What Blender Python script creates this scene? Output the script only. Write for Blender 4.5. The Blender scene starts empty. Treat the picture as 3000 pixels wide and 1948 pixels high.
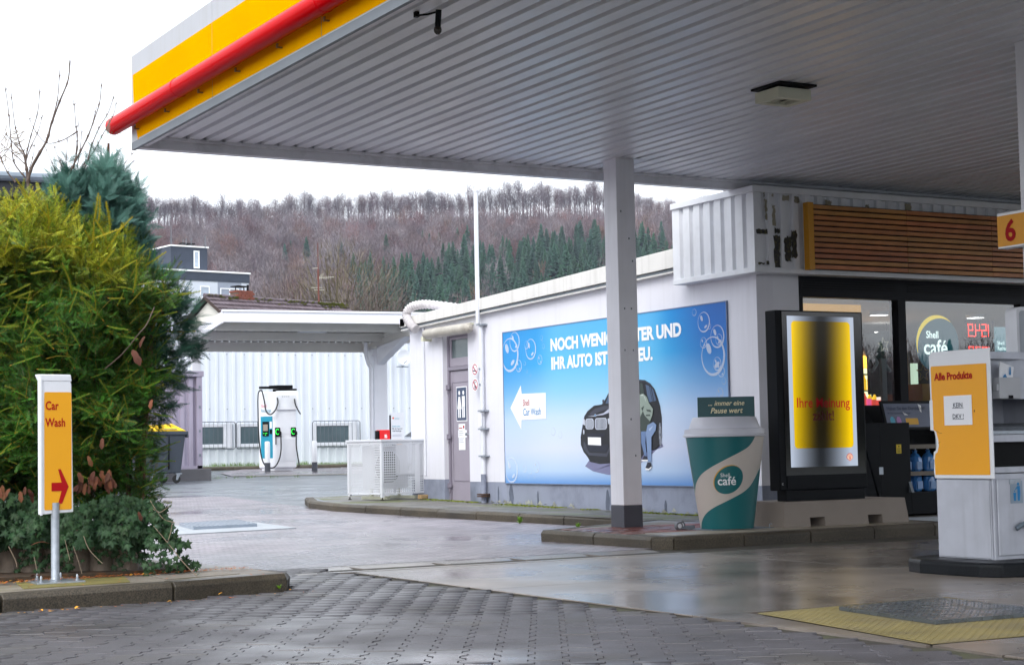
import bpy, bmesh, math, random
import numpy as np
from mathutils import Vector, Matrix
from mathutils.geometry import delaunay_2d_cdt
rnd = random.Random(7)
R = math.radians
sc = bpy.context.scene
C = sc.collection

# ------------------------------------------------------------------ camera
YAW, PITCH, ROLL, FPX = 0.514993, 0.0677996, -0.0196594, 5021.6
EYE = Vector((0.0, 0.0, 1.0))
FWD = Vector((math.sin(YAW)*math.cos(PITCH), math.cos(YAW)*math.cos(PITCH), math.sin(PITCH)))
_r = Vector((math.cos(YAW), -math.sin(YAW), 0)); _u = _r.cross(FWD)
RGT = math.cos(ROLL)*_r + math.sin(ROLL)*_u
UPV = -math.sin(ROLL)*_r + math.cos(ROLL)*_u
cam_d = bpy.data.cameras.new("camera"); cam = bpy.data.objects.new("camera", cam_d); C.objects.link(cam)
cam.matrix_world = Matrix(((RGT.x, UPV.x, -FWD.x, EYE.x), (RGT.y, UPV.y, -FWD.y, EYE.y), (RGT.z, UPV.z, -FWD.z, EYE.z), (0, 0, 0, 1)))
cam_d.sensor_width = 36; cam_d.lens = 36*FPX/3000
cam_d.clip_start = 0.1; cam_d.clip_end = 6000
sc.camera = cam
# ------------------------------------------------------------------ sky, sun, exposure
SUN_EL, SUN_AZ = R(42), R(235)          # azimuth measured clockwise from +Y
w = bpy.data.worlds.new("World"); sc.world = w; w.use_nodes = True
nt = w.node_tree; nt.nodes.clear()
out = nt.nodes.new('ShaderNodeOutputWorld')
sky = nt.nodes.new('ShaderNodeTexSky'); sky.sky_type = 'NISHITA'; sky.sun_disc = False
sky.sun_elevation = SUN_EL; sky.sun_rotation = SUN_AZ; sky.air_density = 1.0; sky.dust_density = 3.0
b1 = nt.nodes.new('ShaderNodeBackground'); b1.inputs[1].default_value = 0.05
hs = nt.nodes.new('ShaderNodeHueSaturation'); hs.inputs['Saturation'].default_value = 0.35
nt.links.new(sky.outputs[0], hs.inputs['Color']); nt.links.new(hs.outputs[0], b1.inputs[0])
# overcast cloud layer: brighter towards the zenith
tc = nt.nodes.new('ShaderNodeTexCoord'); sx = nt.nodes.new('ShaderNodeSeparateXYZ')
nt.links.new(tc.outputs['Generated'], sx.inputs[0])
mr = nt.nodes.new('ShaderNodeMapRange'); mr.inputs['From Min'].default_value = 0.05; mr.inputs['From Max'].default_value = 1.0
mr.inputs['To Min'].default_value = 0.86; mr.inputs['To Max'].default_value = 1.3
nt.links.new(sx.outputs['Z'], mr.inputs['Value'])
ns = nt.nodes.new('ShaderNodeTexNoise'); ns.inputs['Scale'].default_value = 2.2; ns.inputs['Detail'].default_value = 5
nt.links.new(tc.outputs['Generated'], ns.inputs['Vector'])
m2 = nt.nodes.new('ShaderNodeMapRange'); m2.inputs['To Min'].default_value = 0.94; m2.inputs['To Max'].default_value = 1.06
m2.inputs['From Min'].default_value = 0.3; m2.inputs['From Max'].default_value = 0.7
nt.links.new(ns.outputs['Fac'], m2.inputs['Value'])
mm = nt.nodes.new('ShaderNodeMath'); mm.operation = 'MULTIPLY'
nt.links.new(mr.outputs[0], mm.inputs[0]); nt.links.new(m2.outputs[0], mm.inputs[1])
b2 = nt.nodes.new('ShaderNodeBackground'); b2.inputs[0].default_value = (0.90, 0.945, 1.0, 1)
nt.links.new(mm.outputs[0], b2.inputs[1])
ad = nt.nodes.new('ShaderNodeAddShader'); nt.links.new(b1.outputs[0], ad.inputs[0]); nt.links.new(b2.outputs[0], ad.inputs[1])
nt.links.new(ad.outputs[0], out.inputs[0])
sun_d = bpy.data.lights.new("sun", 'SUN'); sun_d.energy = 0.9; sun_d.angle = R(25); sun_d.color = (1.0, 0.97, 0.92)
sun = bpy.data.objects.new("sun", sun_d); C.objects.link(sun)
sd = Vector((math.sin(SUN_AZ)*math.cos(SUN_EL), math.cos(SUN_AZ)*math.cos(SUN_EL), math.sin(SUN_EL)))
sun.rotation_euler = sd.to_track_quat('Z', 'Y').to_euler(); sun.location = (0, -20, 40)
sc.view_settings.view_transform = 'Standard'; sc.view_settings.look = 'None'
sc.view_settings.exposure = 0.72; sc.view_settings.gamma = 1.0; sc.view_settings.use_curve_mapping = False
sc.render.engine = 'CYCLES'
sc.cycles.use_denoising = True
sc.cycles.max_bounces = 6; sc.cycles.diffuse_bounces = 4; sc.cycles.glossy_bounces = 3
sc.cycles.transmission_bounces = 4; sc.cycles.transparent_max_bounces = 10; sc.cycles.volume_bounces = 0
sc.cycles.caustics_reflective = False; sc.cycles.caustics_refractive = False

# ------------------------------------------------------------------ helpers
def g(y):
    """height of the yard: level near the shop, rising gently to the back"""
    return 0.0047*max(0.0, min(y, 60.0)-17.0)**1.37
def at(px, py, D):
    """world point seen at (px, py) of the 3000 px wide photograph at forward depth D (metres)"""
    return EYE + D*(FWD + RGT*((px-1500)/FPX) - UPV*((py-974)/FPX))
F2 = Vector((math.sin(YAW), math.cos(YAW), 0)); R2 = Vector((math.cos(YAW), -math.sin(YAW), 0))
def S(h):
    """#rrggbb -> linear"""
    o = []
    for i in (1, 3, 5):
        c = int(h[i:i+2], 16)/255
        o.append(c/12.92 if c <= 0.04045 else ((c+0.055)/1.055)**2.4)
    return tuple(o)
MATS = {}
def mat(name, col, rough=0.5, metal=0.0, var=0.12, scale=3.0, bump=0.0, bscale=60.0, emit=0.0, spec=0.5,
        dirt=None, dscale=2.0, damt=0.5, rvar=0.0, tint=False, orand=0.0, streak=None, sheen=0.0, coat=0.0, ior=None):
    """procedural Principled material: base colour with noise, optional dirt patches, vertical streaks, bump"""
    if name in MATS: return MATS[name]
    m = bpy.data.materials.new(name); m.use_nodes = True; n = m.node_tree; L = n.links
    P = n.nodes['Principled BSDF']
    if len(col) == 3: col = (*col, 1)
    geo = n.nodes.new('ShaderNodeNewGeometry')
    nz = n.nodes.new('ShaderNodeTexNoise'); nz.inputs['Scale'].default_value = scale; nz.inputs['Detail'].default_value = 5
    L.new(geo.outputs['Position'], nz.inputs['Vector'])
    hv = n.nodes.new('ShaderNodeHueSaturation'); hv.inputs['Color'].default_value = col
    mp = n.nodes.new('ShaderNodeMapRange'); mp.inputs['From Min'].default_value = 0.3; mp.inputs['From Max'].default_value = 0.7
    mp.inputs['To Min'].default_value = 1-var; mp.inputs['To Max'].default_value = 1+var
    L.new(nz.outputs['Fac'], mp.inputs['Value']); L.new(mp.outputs[0], hv.inputs['Value'])
    last = hv.outputs[0]
    if tint:
        at_ = n.nodes.new('ShaderNodeAttribute'); at_.attribute_name = 'tint'
        L.new(at_.outputs['Color'], hv.inputs['Color'])
    if orand:
        oi = n.nodes.new('ShaderNodeObjectInfo'); m3 = n.nodes.new('ShaderNodeMapRange')
        m3.inputs['To Min'].default_value = 1-orand; m3.inputs['To Max'].default_value = 1+orand
        L.new(oi.outputs['Random'], m3.inputs['Value'])
        h2 = n.nodes.new('ShaderNodeHueSaturation'); L.new(last, h2.inputs['Color']); L.new(m3.outputs[0], h2.inputs['Value'])
        m4 = n.nodes.new('ShaderNodeMath'); m4.operation = 'MULTIPLY_ADD'; m4.inputs[1].default_value = 0.06*orand/0.3; m4.inputs[2].default_value = 0.5-0.03*orand/0.3
        m5 = n.nodes.new('ShaderNodeMath'); m5.operation = 'FRACT'; m6 = n.nodes.new('ShaderNodeMath'); m6.operation = 'MULTIPLY'; m6.inputs[1].default_value = 7.31
        L.new(oi.outputs['Random'], m6.inputs[0]); L.new(m6.outputs[0], m5.inputs[0]); L.new(m5.outputs[0], m4.inputs[0]); L.new(m4.outputs[0], h2.inputs['Hue'])
        last = h2.outputs[0]
    if dirt:
        nd = n.nodes.new('ShaderNodeTexNoise'); nd.inputs['Scale'].default_value = dscale; nd.inputs['Detail'].default_value = 9; nd.inputs['Roughness'].default_value = 0.65
        L.new(geo.outputs['Position'], nd.inputs['Vector'])
        r = n.nodes.new('ShaderNodeValToRGB'); r.color_ramp.elements[0].position = 0.48; r.color_ramp.elements[1].position = 0.72
        r.color_ramp.elements[1].color = (damt, damt, damt, 1)
        L.new(nd.outputs['Fac'], r.inputs[0])
        mx = n.nodes.new('ShaderNodeMix'); mx.data_type = 'RGBA'; L.new(r.outputs[0], mx.inputs[0]); L.new(last, mx.inputs[6]); mx.inputs[7].default_value = (*dirt, 1)
        last = mx.outputs[2]
    if streak:
        mpg = n.nodes.new('ShaderNodeMapping'); mpg.inputs['Scale'].default_value = (9, 9, 0.5)
        L.new(geo.outputs['Position'], mpg.inputs['Vector'])
        nd = n.nodes.new('ShaderNodeTexNoise'); nd.inputs['Scale'].default_value = 1.3; nd.inputs['Detail'].default_value = 6
        L.new(mpg.outputs[0], nd.inputs['Vector'])
        r = n.nodes.new('ShaderNodeValToRGB'); r.color_ramp.elements[0].position = 0.5; r.color_ramp.elements[1].position = 0.75
        sa = streak[3] if len(streak) > 3 else 0.35
        r.color_ramp.elements[1].color = (sa, sa, sa, 1)
        L.new(nd.outputs['Fac'], r.inputs[0])
        mx = n.nodes.new('ShaderNodeMix'); mx.data_type = 'RGBA'; L.new(r.outputs[0], mx.inputs[0]); L.new(last, mx.inputs[6]); mx.inputs[7].default_value = (*streak[:3], 1)
        last = mx.outputs[2]
    L.new(last, P.inputs['Base Color'])
    P.inputs['Roughness'].default_value = rough; P.inputs['Metallic'].default_value = metal
    P.inputs['Specular IOR Level'].default_value = spec
    if ior: P.inputs['IOR'].default_value = ior
    if coat: P.inputs['Coat Weight'].default_value = coat; P.inputs['Coat Roughness'].default_value = 0.08
    if rvar:
        nr = n.nodes.new('ShaderNodeTexNoise'); nr.inputs['Scale'].default_value = scale*2.3; nr.inputs['Detail'].default_value = 4
        L.new(geo.outputs['Position'], nr.inputs['Vector'])
        q = n.nodes.new('ShaderNodeMapRange'); q.inputs['From Min'].default_value = 0.3; q.inputs['From Max'].default_value = 0.7
        q.inputs['To Min'].default_value = max(0.02, rough-rvar); q.inputs['To Max'].default_value = min(1, rough+rvar)
        L.new(nr.outputs['Fac'], q.inputs['Value']); L.new(q.outputs[0], P.inputs['Roughness'])
    if emit:
        L.new(last, P.inputs['Emission Color']); P.inputs['Emission Strength'].default_value = emit
    if bump:
        nb = n.nodes.new('ShaderNodeTexNoise'); nb.inputs['Scale'].default_value = bscale; nb.inputs['Detail'].default_value = 6
        L.new(geo.outputs['Position'], nb.inputs['Vector'])
        bp = n.nodes.new('ShaderNodeBump'); bp.inputs['Strength'].default_value = bump; bp.inputs['Distance'].default_value = 0.01
        L.new(nb.outputs['Fac'], bp.inputs['Height']); L.new(bp.outputs[0], P.inputs['Normal'])
    MATS[name] = m
    return m
def wetmat(name, ca, cb, wa=0.08, wb=0.45, wscale=0.35, wlo=0.42, whi=0.6, speck=250, bump=0.25, bscale=140, brick=None, dark=0.6, stretch=(1, 1, 1), speckamt=0.5, soil=None, ospec=0.5):
    """wet ground: two-tone aggregate, wet patches darker and smoother"""
    m = bpy.data.materials.new(name); m.use_nodes = True; n = m.node_tree; L = n.links; P = n.nodes['Principled BSDF']
    geo = n.nodes.new('ShaderNodeNewGeometry')
    ns_ = n.nodes.new('ShaderNodeTexNoise'); ns_.inputs['Scale'].default_value = speck; ns_.inputs['Detail'].default_value = 3
    nb_ = n.nodes.new('ShaderNodeTexNoise'); nb_.inputs['Scale'].default_value = 1.7; nb_.inputs['Detail'].default_value = 7
    mp = n.nodes.new('ShaderNodeMapping'); mp.inputs['Scale'].default_value = stretch
    nw = n.nodes.new('ShaderNodeTexNoise'); nw.inputs['Scale'].default_value = wscale; nw.inputs['Detail'].default_value = 4; nw.inputs['Roughness'].default_value = 0.55
    L.new(geo.outputs['Position'], ns_.inputs['Vector']); L.new(geo.outputs['Position'], nb_.inputs['Vector'])
    L.new(geo.outputs['Position'], mp.inputs['Vector']); L.new(mp.outputs[0], nw.inputs['Vector'])
    def ramp(src, lo, hi, a=0.0, b=1.0):
        q = n.nodes.new('ShaderNodeMapRange'); q.inputs['From Min'].default_value = lo; q.inputs['From Max'].default_value = hi
        q.inputs['To Min'].default_value = a; q.inputs['To Max'].default_value = b; L.new(src, q.inputs['Value']); return q.outputs[0]
    mx = n.nodes.new('ShaderNodeMix'); mx.data_type = 'RGBA'; mx.inputs[6].default_value = (*ca, 1); mx.inputs[7].default_value = (*cb, 1)
    ad_ = n.nodes.new('ShaderNodeMath'); ad_.operation = 'ADD'
    L.new(ramp(ns_.outputs['Fac'], 0.35, 0.65, 0, speckamt), ad_.inputs[0]); L.new(ramp(nb_.outputs['Fac'], 0.35, 0.65, 0, 1-speckamt), ad_.inputs[1])
    L.new(ad_.outputs[0], mx.inputs[0]); last = mx.outputs[2]
    hgt = ns_.outputs['Fac']
    oi = n.nodes.new('ShaderNodeObjectInfo')
    if brick:
        bt = n.nodes.new('ShaderNodeTexBrick'); mg = n.nodes.new('ShaderNodeMapping'); mg.inputs['Rotation'].default_value = (0, 0, brick[2])
        L.new(geo.outputs['Position'], mg.inputs['Vector']); L.new(mg.outputs[0], bt.inputs['Vector'])
        bt.inputs['Scale'].default_value = 1.0; bt.inputs['Brick Width'].default_value = brick[0]; bt.inputs['Row Height'].default_value = brick[1]
        bt.inputs['Mortar Size'].default_value = 0.010; bt.inputs['Mortar Smooth'].default_value = 0.3
        bt.inputs['Color1'].default_value = (0.72, 0.72, 0.74, 1); bt.inputs['Color2'].default_value = (1.28, 1.24, 1.22, 1); bt.inputs['Mortar'].default_value = (0.28, 0.28, 0.28, 1)
        ml = n.nodes.new('ShaderNodeMix'); ml.data_type = 'RGBA'; ml.blend_type = 'MULTIPLY'; ml.inputs[0].default_value = 1
        L.new(last, ml.inputs[6]); L.new(bt.outputs['Color'], ml.inputs[7]); last = ml.outputs[2]
    if soil:
        nz = n.nodes.new('ShaderNodeTexNoise'); nz.inputs['Scale'].default_value = soil[3]; nz.inputs['Detail'].default_value = 8
        L.new(geo.outputs['Position'], nz.inputs['Vector'])
        ms = n.nodes.new('ShaderNodeMix'); ms.data_type = 'RGBA'; L.new(ramp(nz.outputs['Fac'], soil[4], soil[4]+0.15, 0, soil[5]), ms.inputs[0])
        L.new(last, ms.inputs[6]); ms.inputs[7].default_value = (*soil[:3], 1); last = ms.outputs[2]
    wet = ramp(nw.outputs['Fac'], wlo, whi)
    hv = n.nodes.new('ShaderNodeHueSaturation'); L.new(last, hv.inputs['Color']); L.new(ramp(wet, 0, 1, 1, dark), hv.inputs['Value'])
    L.new(hv.outputs[0], P.inputs['Base Color']); L.new(ramp(wet, 0, 1, wb, wa), P.inputs['Roughness'])
    P.inputs['Specular IOR Level'].default_value = ospec
    bp = n.nodes.new('ShaderNodeBump'); bp.inputs['Distance'].default_value = 0.004; L.new(ramp(wet, 0, 1, bump, bump*0.12), bp.inputs['Strength'])
    nb2 = n.nodes.new('ShaderNodeTexNoise'); nb2.inputs['Scale'].default_value = bscale; nb2.inputs['Detail'].default_value = 4
    L.new(geo.outputs['Position'], nb2.inputs['Vector']); L.new(nb2.outputs['Fac'], bp.inputs['Height'])
    last_n = bp.outputs[0]
    if brick:
        b3 = n.nodes.new('ShaderNodeBump'); b3.inputs['Strength'].default_value = 0.7; b3.inputs['Distance'].default_value = 0.006; b3.invert = True
        L.new(bt.outputs['Fac'], b3.inputs['Height']); L.new(last_n, b3.inputs['Normal']); last_n = b3.outputs[0]
    L.new(last_n, P.inputs['Normal'])
    MATS[name] = m
    return m
def glassmat(name, tintc=(1, 1, 1), refl=1.0, rough=0.0):
    m = bpy.data.materials.new(name); m.use_nodes = True; n = m.node_tree; L = n.links; n.nodes.clear()
    o = n.nodes.new('ShaderNodeOutputMaterial'); t = n.nodes.new('ShaderNodeBsdfTransparent'); t.inputs[0].default_value = (*tintc, 1)
    gl = n.nodes.new('ShaderNodeBsdfGlossy'); gl.inputs['Roughness'].default_value = rough
    fr = n.nodes.new('ShaderNodeFresnel'); fr.inputs[0].default_value = 1.5
    ml = n.nodes.new('ShaderNodeMath'); ml.operation = 'MULTIPLY'; ml.inputs[1].default_value = refl; ml.use_clamp = True
    geo = n.nodes.new('ShaderNodeNewGeometry'); nz = n.nodes.new('ShaderNodeTexNoise'); nz.inputs['Scale'].default_value = 1.2
    bp = n.nodes.new('ShaderNodeBump'); bp.inputs['Strength'].default_value = 0.006; bp.inputs['Distance'].default_value = 0.05
    L.new(geo.outputs['Position'], nz.inputs['Vector']); L.new(nz.outputs['Fac'], bp.inputs['Height']); L.new(bp.outputs[0], gl.inputs['Normal'])
    mx = n.nodes.new('ShaderNodeMixShader'); L.new(fr.outputs[0], ml.inputs[0]); L.new(ml.outputs[0], mx.inputs[0])
    L.new(t.outputs[0], mx.inputs[1]); L.new(gl.outputs[0], mx.inputs[2]); L.new(mx.outputs[0], o.inputs[0])
    MATS[name] = m
    return m

def props(o, label=None, cat=None, group=None, kind=None):
    if label: o['label'] = label
    if cat: o['category'] = cat
    if group: o['group'] = group
    if kind: o['kind'] = kind
    return o
def thing(name, loc, label, cat, group=None):
    o = bpy.data.objects.new(name, None); C.objects.link(o); o.location = loc; o.empty_display_size = 0.2
    return props(o, label, cat, group)
def base_of(o):
    v = Vector((0, 0, 0))
    while o is not None: v = v + o.location; o = o.parent
    return v
class MB:
    def __init__(s): s.v = []; s.f = []; s.m = []
    def _a(s, pts):
        k = len(s.v); s.v += [tuple(p) for p in pts]; return k
    def poly(s, pts, m=0):
        k = s._a(pts); s.f.append(tuple(range(k, k+len(pts)))); s.m.append(m); return s
    def hexa(s, p, m=0):
        """8 corners: bottom 0-3 counter-clockwise, top 4-7"""
        k = s._a(p)
        for q in ((0, 3, 2, 1), (4, 5, 6, 7), (0, 1, 5, 4), (1, 2, 6, 5), (2, 3, 7, 6), (3, 0, 4, 7)):
            s.f.append(tuple(k+i for i in q)); s.m.append(m)
        return s
    def box(s, x0, x1, y0, y1, z0, z1, m=0):
        return s.hexa([(x0, y0, z0), (x1, y0, z0), (x1, y1, z0), (x0, y1, z0), (x0, y0, z1), (x1, y0, z1), (x1, y1, z1), (x0, y1, z1)], m)
    def obox(s, c, a, b, d, m=0):
        c, a, b, d = Vector(c), Vector(a), Vector(b), Vector(d)
        return s.hexa([c-a-b-d, c+a-b-d, c+a+b-d, c-a+b-d, c-a-b+d, c+a-b+d, c+a+b+d, c-a+b+d], m)
    def prism(s, pts, vec, m=0, mside=None):
        vec = Vector(vec); pts = [Vector(p) for p in pts]; n = len(pts); k = s._a(pts); s._a([p+vec for p in pts])
        s.f.append(tuple(range(k+n-1, k-1, -1))); s.m.append(m); s.f.append(tuple(range(k+n, k+2*n))); s.m.append(m)
        for i in range(n):
            j = (i+1) % n; s.f.append((k+i, k+j, k+n+j, k+n+i)); s.m.append(m if mside is None else mside)
        return s
    def tube(s, pts, r, n=8, m=0, cap=True):
        pts = [Vector(p) for p in pts]; N = len(pts)
        if not hasattr(r, '__len__'): r = [r]*N
        k = len(s.v); up = None
        for i, p in enumerate(pts):
            d = (pts[min(i+1, N-1)]-pts[max(i-1, 0)])
            if d.length < 1e-9: d = Vector((0, 0, 1))
            d.normalize()
            if up is None:
                up = Vector((0, 0, 1)) if abs(d.z) < 0.9 else Vector((1, 0, 0))
            a = d.cross(up)
            if a.length < 1e-6: a = d.cross(Vector((0, 1, 0)))
            a.normalize(); b = d.cross(a); up = -b if False else a.cross(d)
            for j in range(n):
                t = 2*math.pi*j/n; s.v.append(tuple(p+r[i]*(math.cos(t)*a+math.sin(t)*b)))
        for i in range(N-1):
            for j in range(n):
                j2 = (j+1) % n; s.f.append((k+i*n+j, k+i*n+j2, k+(i+1)*n+j2, k+(i+1)*n+j)); s.m.append(m)
        if cap:
            s.f.append(tuple(k+j for j in range(n-1, -1, -1))); s.m.append(m)
            s.f.append(tuple(k+(N-1)*n+j for j in range(n))); s.m.append(m)
        return s
    def lathe(s, c, prof, n=24, m=0, axis='Z', cap=True):
        c = Vector(c); k = len(s.v)
        for r, h in prof:
            for j in range(n):
                t = 2*math.pi*j/n; a, b = r*math.cos(t), r*math.sin(t)
                p = {'Z': (a, b, h), 'X': (h, a, b), 'Y': (b, h, a)}[axis]
                s.v.append(tuple(c+Vector(p)))
        for i in range(len(prof)-1):
            for j in range(n):
                j2 = (j+1) % n; s.f.append((k+i*n+j, k+i*n+j2, k+(i+1)*n+j2, k+(i+1)*n+j)); s.m.append(m)
        if cap:
            s.f.append(tuple(k+j for j in range(n-1, -1, -1))); s.m.append(m)
            s.f.append(tuple(k+(len(prof)-1)*n+j for j in range(n))); s.m.append(m)
        return s
    def build(s, name, mats, parent=None, label=None, cat=None, group=None, kind=None, bevel=0, smooth=False, base=None, seg=2):
        if not isinstance(mats, (list, tuple)): mats = [mats]
        b = base_of(parent) if parent is not None else (Vector(base) if base is not None else Vector((0, 0, 0)))
        me = bpy.data.meshes.new(name)
        me.from_pydata([(x-b.x, y-b.y, z-b.z) for x, y, z in s.v], [], s.f)
        for mt in mats: me.materials.append(mt)
        if any(s.m): me.polygons.foreach_set('material_index', s.m)
        if smooth:
            me.polygons.foreach_set('use_smooth', [True]*len(me.polygons))
            me.set_sharp_from_angle(angle=R(38))
        o = bpy.data.objects.new(name, me); C.objects.link(o)
        if parent is not None: o.parent = parent
        else: o.location = b
        if bevel:
            bv = o.modifiers.new('bevel', 'BEVEL'); bv.width = bevel; bv.segments = seg; bv.limit_method = 'ANGLE'; bv.angle_limit = R(40)
        return props(o, label, cat, group, kind)
def copy_tree(o, dloc=(0, 0, 0), label=None, rot=None):
    c = o.copy(); C.objects.link(c); c.location = Vector(o.location)+Vector(dloc)
    if label: c['label'] = label
    if rot is not None: c.rotation_euler.z = rot
    for ch in list(o.children):
        k = ch.copy(); C.objects.link(k); k.parent = c
        for gch in list(ch.children):
            q = gch.copy(); C.objects.link(q); q.parent = k
    return c
class Fr:
    """a plane: origin, right and up; p(u, v, n) gives a world point n metres in front of it"""
    def __init__(s, o, r, u=(0, 0, 1)):
        s.o = Vector(o); s.r = Vector(r).normalized(); s.u = Vector(u).normalized(); s.n = s.r.cross(s.u)
    def p(s, u, v, n=0.0): return s.o+s.r*u+s.u*v+s.n*n
    def rect(s, mb, u0, v0, u1, v1, n=0.0, m=0): mb.poly([s.p(u0, v0, n), s.p(u1, v0, n), s.p(u1, v1, n), s.p(u0, v1, n)], m)
    def slab(s, mb, u0, v0, u1, v1, n0, n1, m=0):
        mb.hexa([s.p(u0, v0, n1), s.p(u1, v0, n1), s.p(u1, v0, n0), s.p(u0, v0, n0), s.p(u0, v1, n1), s.p(u1, v1, n1), s.p(u1, v1, n0), s.p(u0, v1, n0)], m)
    def poly(s, mb, pts, n=0.0, m=0): mb.poly([s.p(a, b, n) for a, b in pts], m)
def rrect(u0, v0, u1, v1, r, k=5):
    o = []
    for cx, cy, a0 in ((u1-r, v0+r, -90), (u1-r, v1-r, 0), (u0+r, v1-r, 90), (u0+r, v0+r, 180)):
        for i in range(k+1):
            a = R(a0+90*i/k); o.append((cx+r*math.cos(a), cy+r*math.sin(a)))
    return o
def ellipse(cx, cy, rx, ry, n=32, rot=0.0, a0=0, a1=360):
    o = []
    full = abs(a1-a0) >= 360
    for i in range(n if full else n+1):
        a = R(a0+(a1-a0)*i/n); x, y = rx*math.cos(a), ry*math.sin(a)
        o.append((cx+x*math.cos(rot)-y*math.sin(rot), cy+x*math.sin(rot)+y*math.cos(rot)))
    return o
def ring(mb, fr, cx, cy, rx, ry, t, n0, m=0, rot=0.0, a0=0, a1=360, k=32, tf=None):
    """flat ring or arc of width t"""
    A = ellipse(cx, cy, rx, ry, k, rot, a0, a1); B = ellipse(cx, cy, rx-t, ry-t, k, rot, a0, a1)
    N = len(A); full = abs(a1-a0) >= 360
    for i in range(N if full else N-1):
        j = (i+1) % N; fr.poly(mb, [B[i], A[i], A[j], B[j]], n0, m)
TEXTS = []
def text(name, body, size, m, fr, u, v, n=0.003, parent=None, bold=0.0, shear=0.0, sx=1.0, align='LEFT', mirror=False, warp=None, space=1.0, kind=None):
    cu = bpy.data.curves.new(name, 'FONT'); cu.body = body; cu.size = size; cu.offset = bold*size; cu.shear = shear
    cu.align_x = align; cu.space_character = space; cu.resolution_u = 3
    o = bpy.data.objects.new(name+'_t', cu); C.objects.link(o)
    TEXTS.append((o, name, m, fr, u, v, n, parent, sx, mirror, warp, kind))
def bake_texts():
    dg = bpy.context.evaluated_depsgraph_get(); dg.update()
    for (o, name, m, fr, u, v, n, parent, sx, mirror, warp, kind) in TEXTS:
        me = bpy.data.meshes.new_from_object(o.evaluated_get(dg))
        me.name = name; b = base_of(parent); s_ = -1 if mirror else 1
        for vt in me.vertices:
            a, c = u+vt.co.x*sx*s_, v+vt.co.y
            p = warp(a, c, n) if warp else fr.p(a, c, n)
            vt.co = p-b
        me.materials.clear(); me.materials.append(m)
        q = bpy.data.objects.new(name, me); C.objects.link(q)
        if parent is not None: q.parent = parent
        if kind: q['kind'] = kind
        cu = o.data; bpy.data.objects.remove(o); bpy.data.curves.remove(cu)
def npmesh(name, V, F, mats, midx=None, tint=None, parent=None, smooth=False, base=(0, 0, 0), **kw):
    """big triangle mesh from arrays; tint = colour per vertex"""
    V = np.asarray(V, np.float32).reshape(-1, 3); F = np.asarray(F, np.int32).reshape(-1, 3)
    b = base_of(parent) if parent is not None else Vector(base)
    V = V-np.array(b, np.float32)
    me = bpy.data.meshes.new(name); me.vertices.add(len(V)); me.vertices.foreach_set('co', V.ravel())
    me.loops.add(len(F)*3); me.loops.foreach_set('vertex_index', F.ravel())
    me.polygons.add(len(F)); me.polygons.foreach_set('loop_start', np.arange(0, len(F)*3, 3, dtype=np.int32))
    me.update(calc_edges=True)
    if not isinstance(mats, (list, tuple)): mats = [mats]
    for mt in mats: me.materials.append(mt)
    if midx is not None: me.polygons.foreach_set('material_index', np.asarray(midx, np.int32))
    if smooth: me.polygons.foreach_set('use_smooth', np.ones(len(F), bool))
    if tint is not None:
        ca = me.color_attributes.new('tint', 'FLOAT_COLOR', 'POINT')
        t4 = np.concatenate([np.asarray(tint, np.float32), np.ones((len(V), 1), np.float32)], 1); ca.data.foreach_set('color', t4.ravel())
    me.update()
    o = bpy.data.objects.new(name, me); C.objects.link(o)
    if parent is not None: o.parent = parent
    else: o.location = b
    return props(o, **kw)
# ------------------------------------------------------------------ shared materials
white_wall = mat('white_render', S('#dedee6'), 0.7, var=0.03, scale=1.2, bump=0.15, bscale=90, streak=(0.45, 0.45, 0.45, 0.16))
plinth_m = mat('grey_plinth_paint', S('#8d93a5'), 0.7, var=0.08, scale=2, bump=0.3, bscale=60, dirt=S('#3c4450'), dscale=1.6, damt=0.55, streak=(0.2, 0.22, 0.24, 0.3))
plinth_dark = mat('dark_plinth_paint', S('#4a4c55'), 0.6, var=0.1)
white_metal = mat('white_metal', S('#dcdfe6'), 0.4, var=0.03, bump=0.02, spec=0.5)
pillar_m = mat('pillar_paint', S('#e8e8ee'), 0.45, var=0.04, scale=3, streak=(0.3, 0.3, 0.3, 0.12), bump=0.06, bscale=30)
deck_m = mat('deck_panel_metal', S('#e6e8ed'), 0.36, var=0.03, scale=0.8, rvar=0.05, orand=0.04, streak=(0.5, 0.5, 0.52, 0.12))
deck_gap = mat('deck_gap', S('#4a4c50'), 0.7)
beam_m = mat('beam_paint', S('#e4e4e9'), 0.5, var=0.08, scale=2, dirt=S('#8d8d8c'), dscale=3, damt=0.4)
fascia_white = mat('fascia_white', S('#a6a9af'), 0.35, var=0.03, streak=(0.33, 0.33, 0.32, 0.5))
fascia_yellow = mat('fascia_yellow', S('#f0a800'), 0.8, var=0.03, scale=1.2, spec=0.0, ior=1.01)
tube_red = mat('tube_red', S('#d00009'), 0.14, var=0.03, spec=0.5, ior=1.09)
dark_grey = mat('dark_grey_trim', S('#6c747c'), 0.5, var=0.1)
black_m = mat('black_plastic', S('#0c0d0f'), 0.5, var=0.05, spec=0.10)
black_paint = mat('black_painted_metal', S('#0f1216'), 0.45, var=0.06, spec=0.10)
anthracite = mat('anthracite_frame', S('#17191e'), 0.5, var=0.05, spec=0.12)
steel = mat('brushed_steel', S('#b9bcc6'), 0.42, metal=0.35, var=0.08, scale=5, streak=(0.33, 0.34, 0.38, 0.4), rvar=0.1, bump=0.05, bscale=20)
galv = mat('galvanised_steel', S('#9fa6ae'), 0.38, metal=0.7, var=0.12, scale=25, rvar=0.1)
kerb_m = wetmat('kerb_concrete', S('#29251f'), S('#615849'), 0.35, 0.7, wscale=0.9, wlo=0.45, whi=0.7, speck=90, bump=0.5, bscale=120, dark=0.55, speckamt=0.7)
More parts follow.
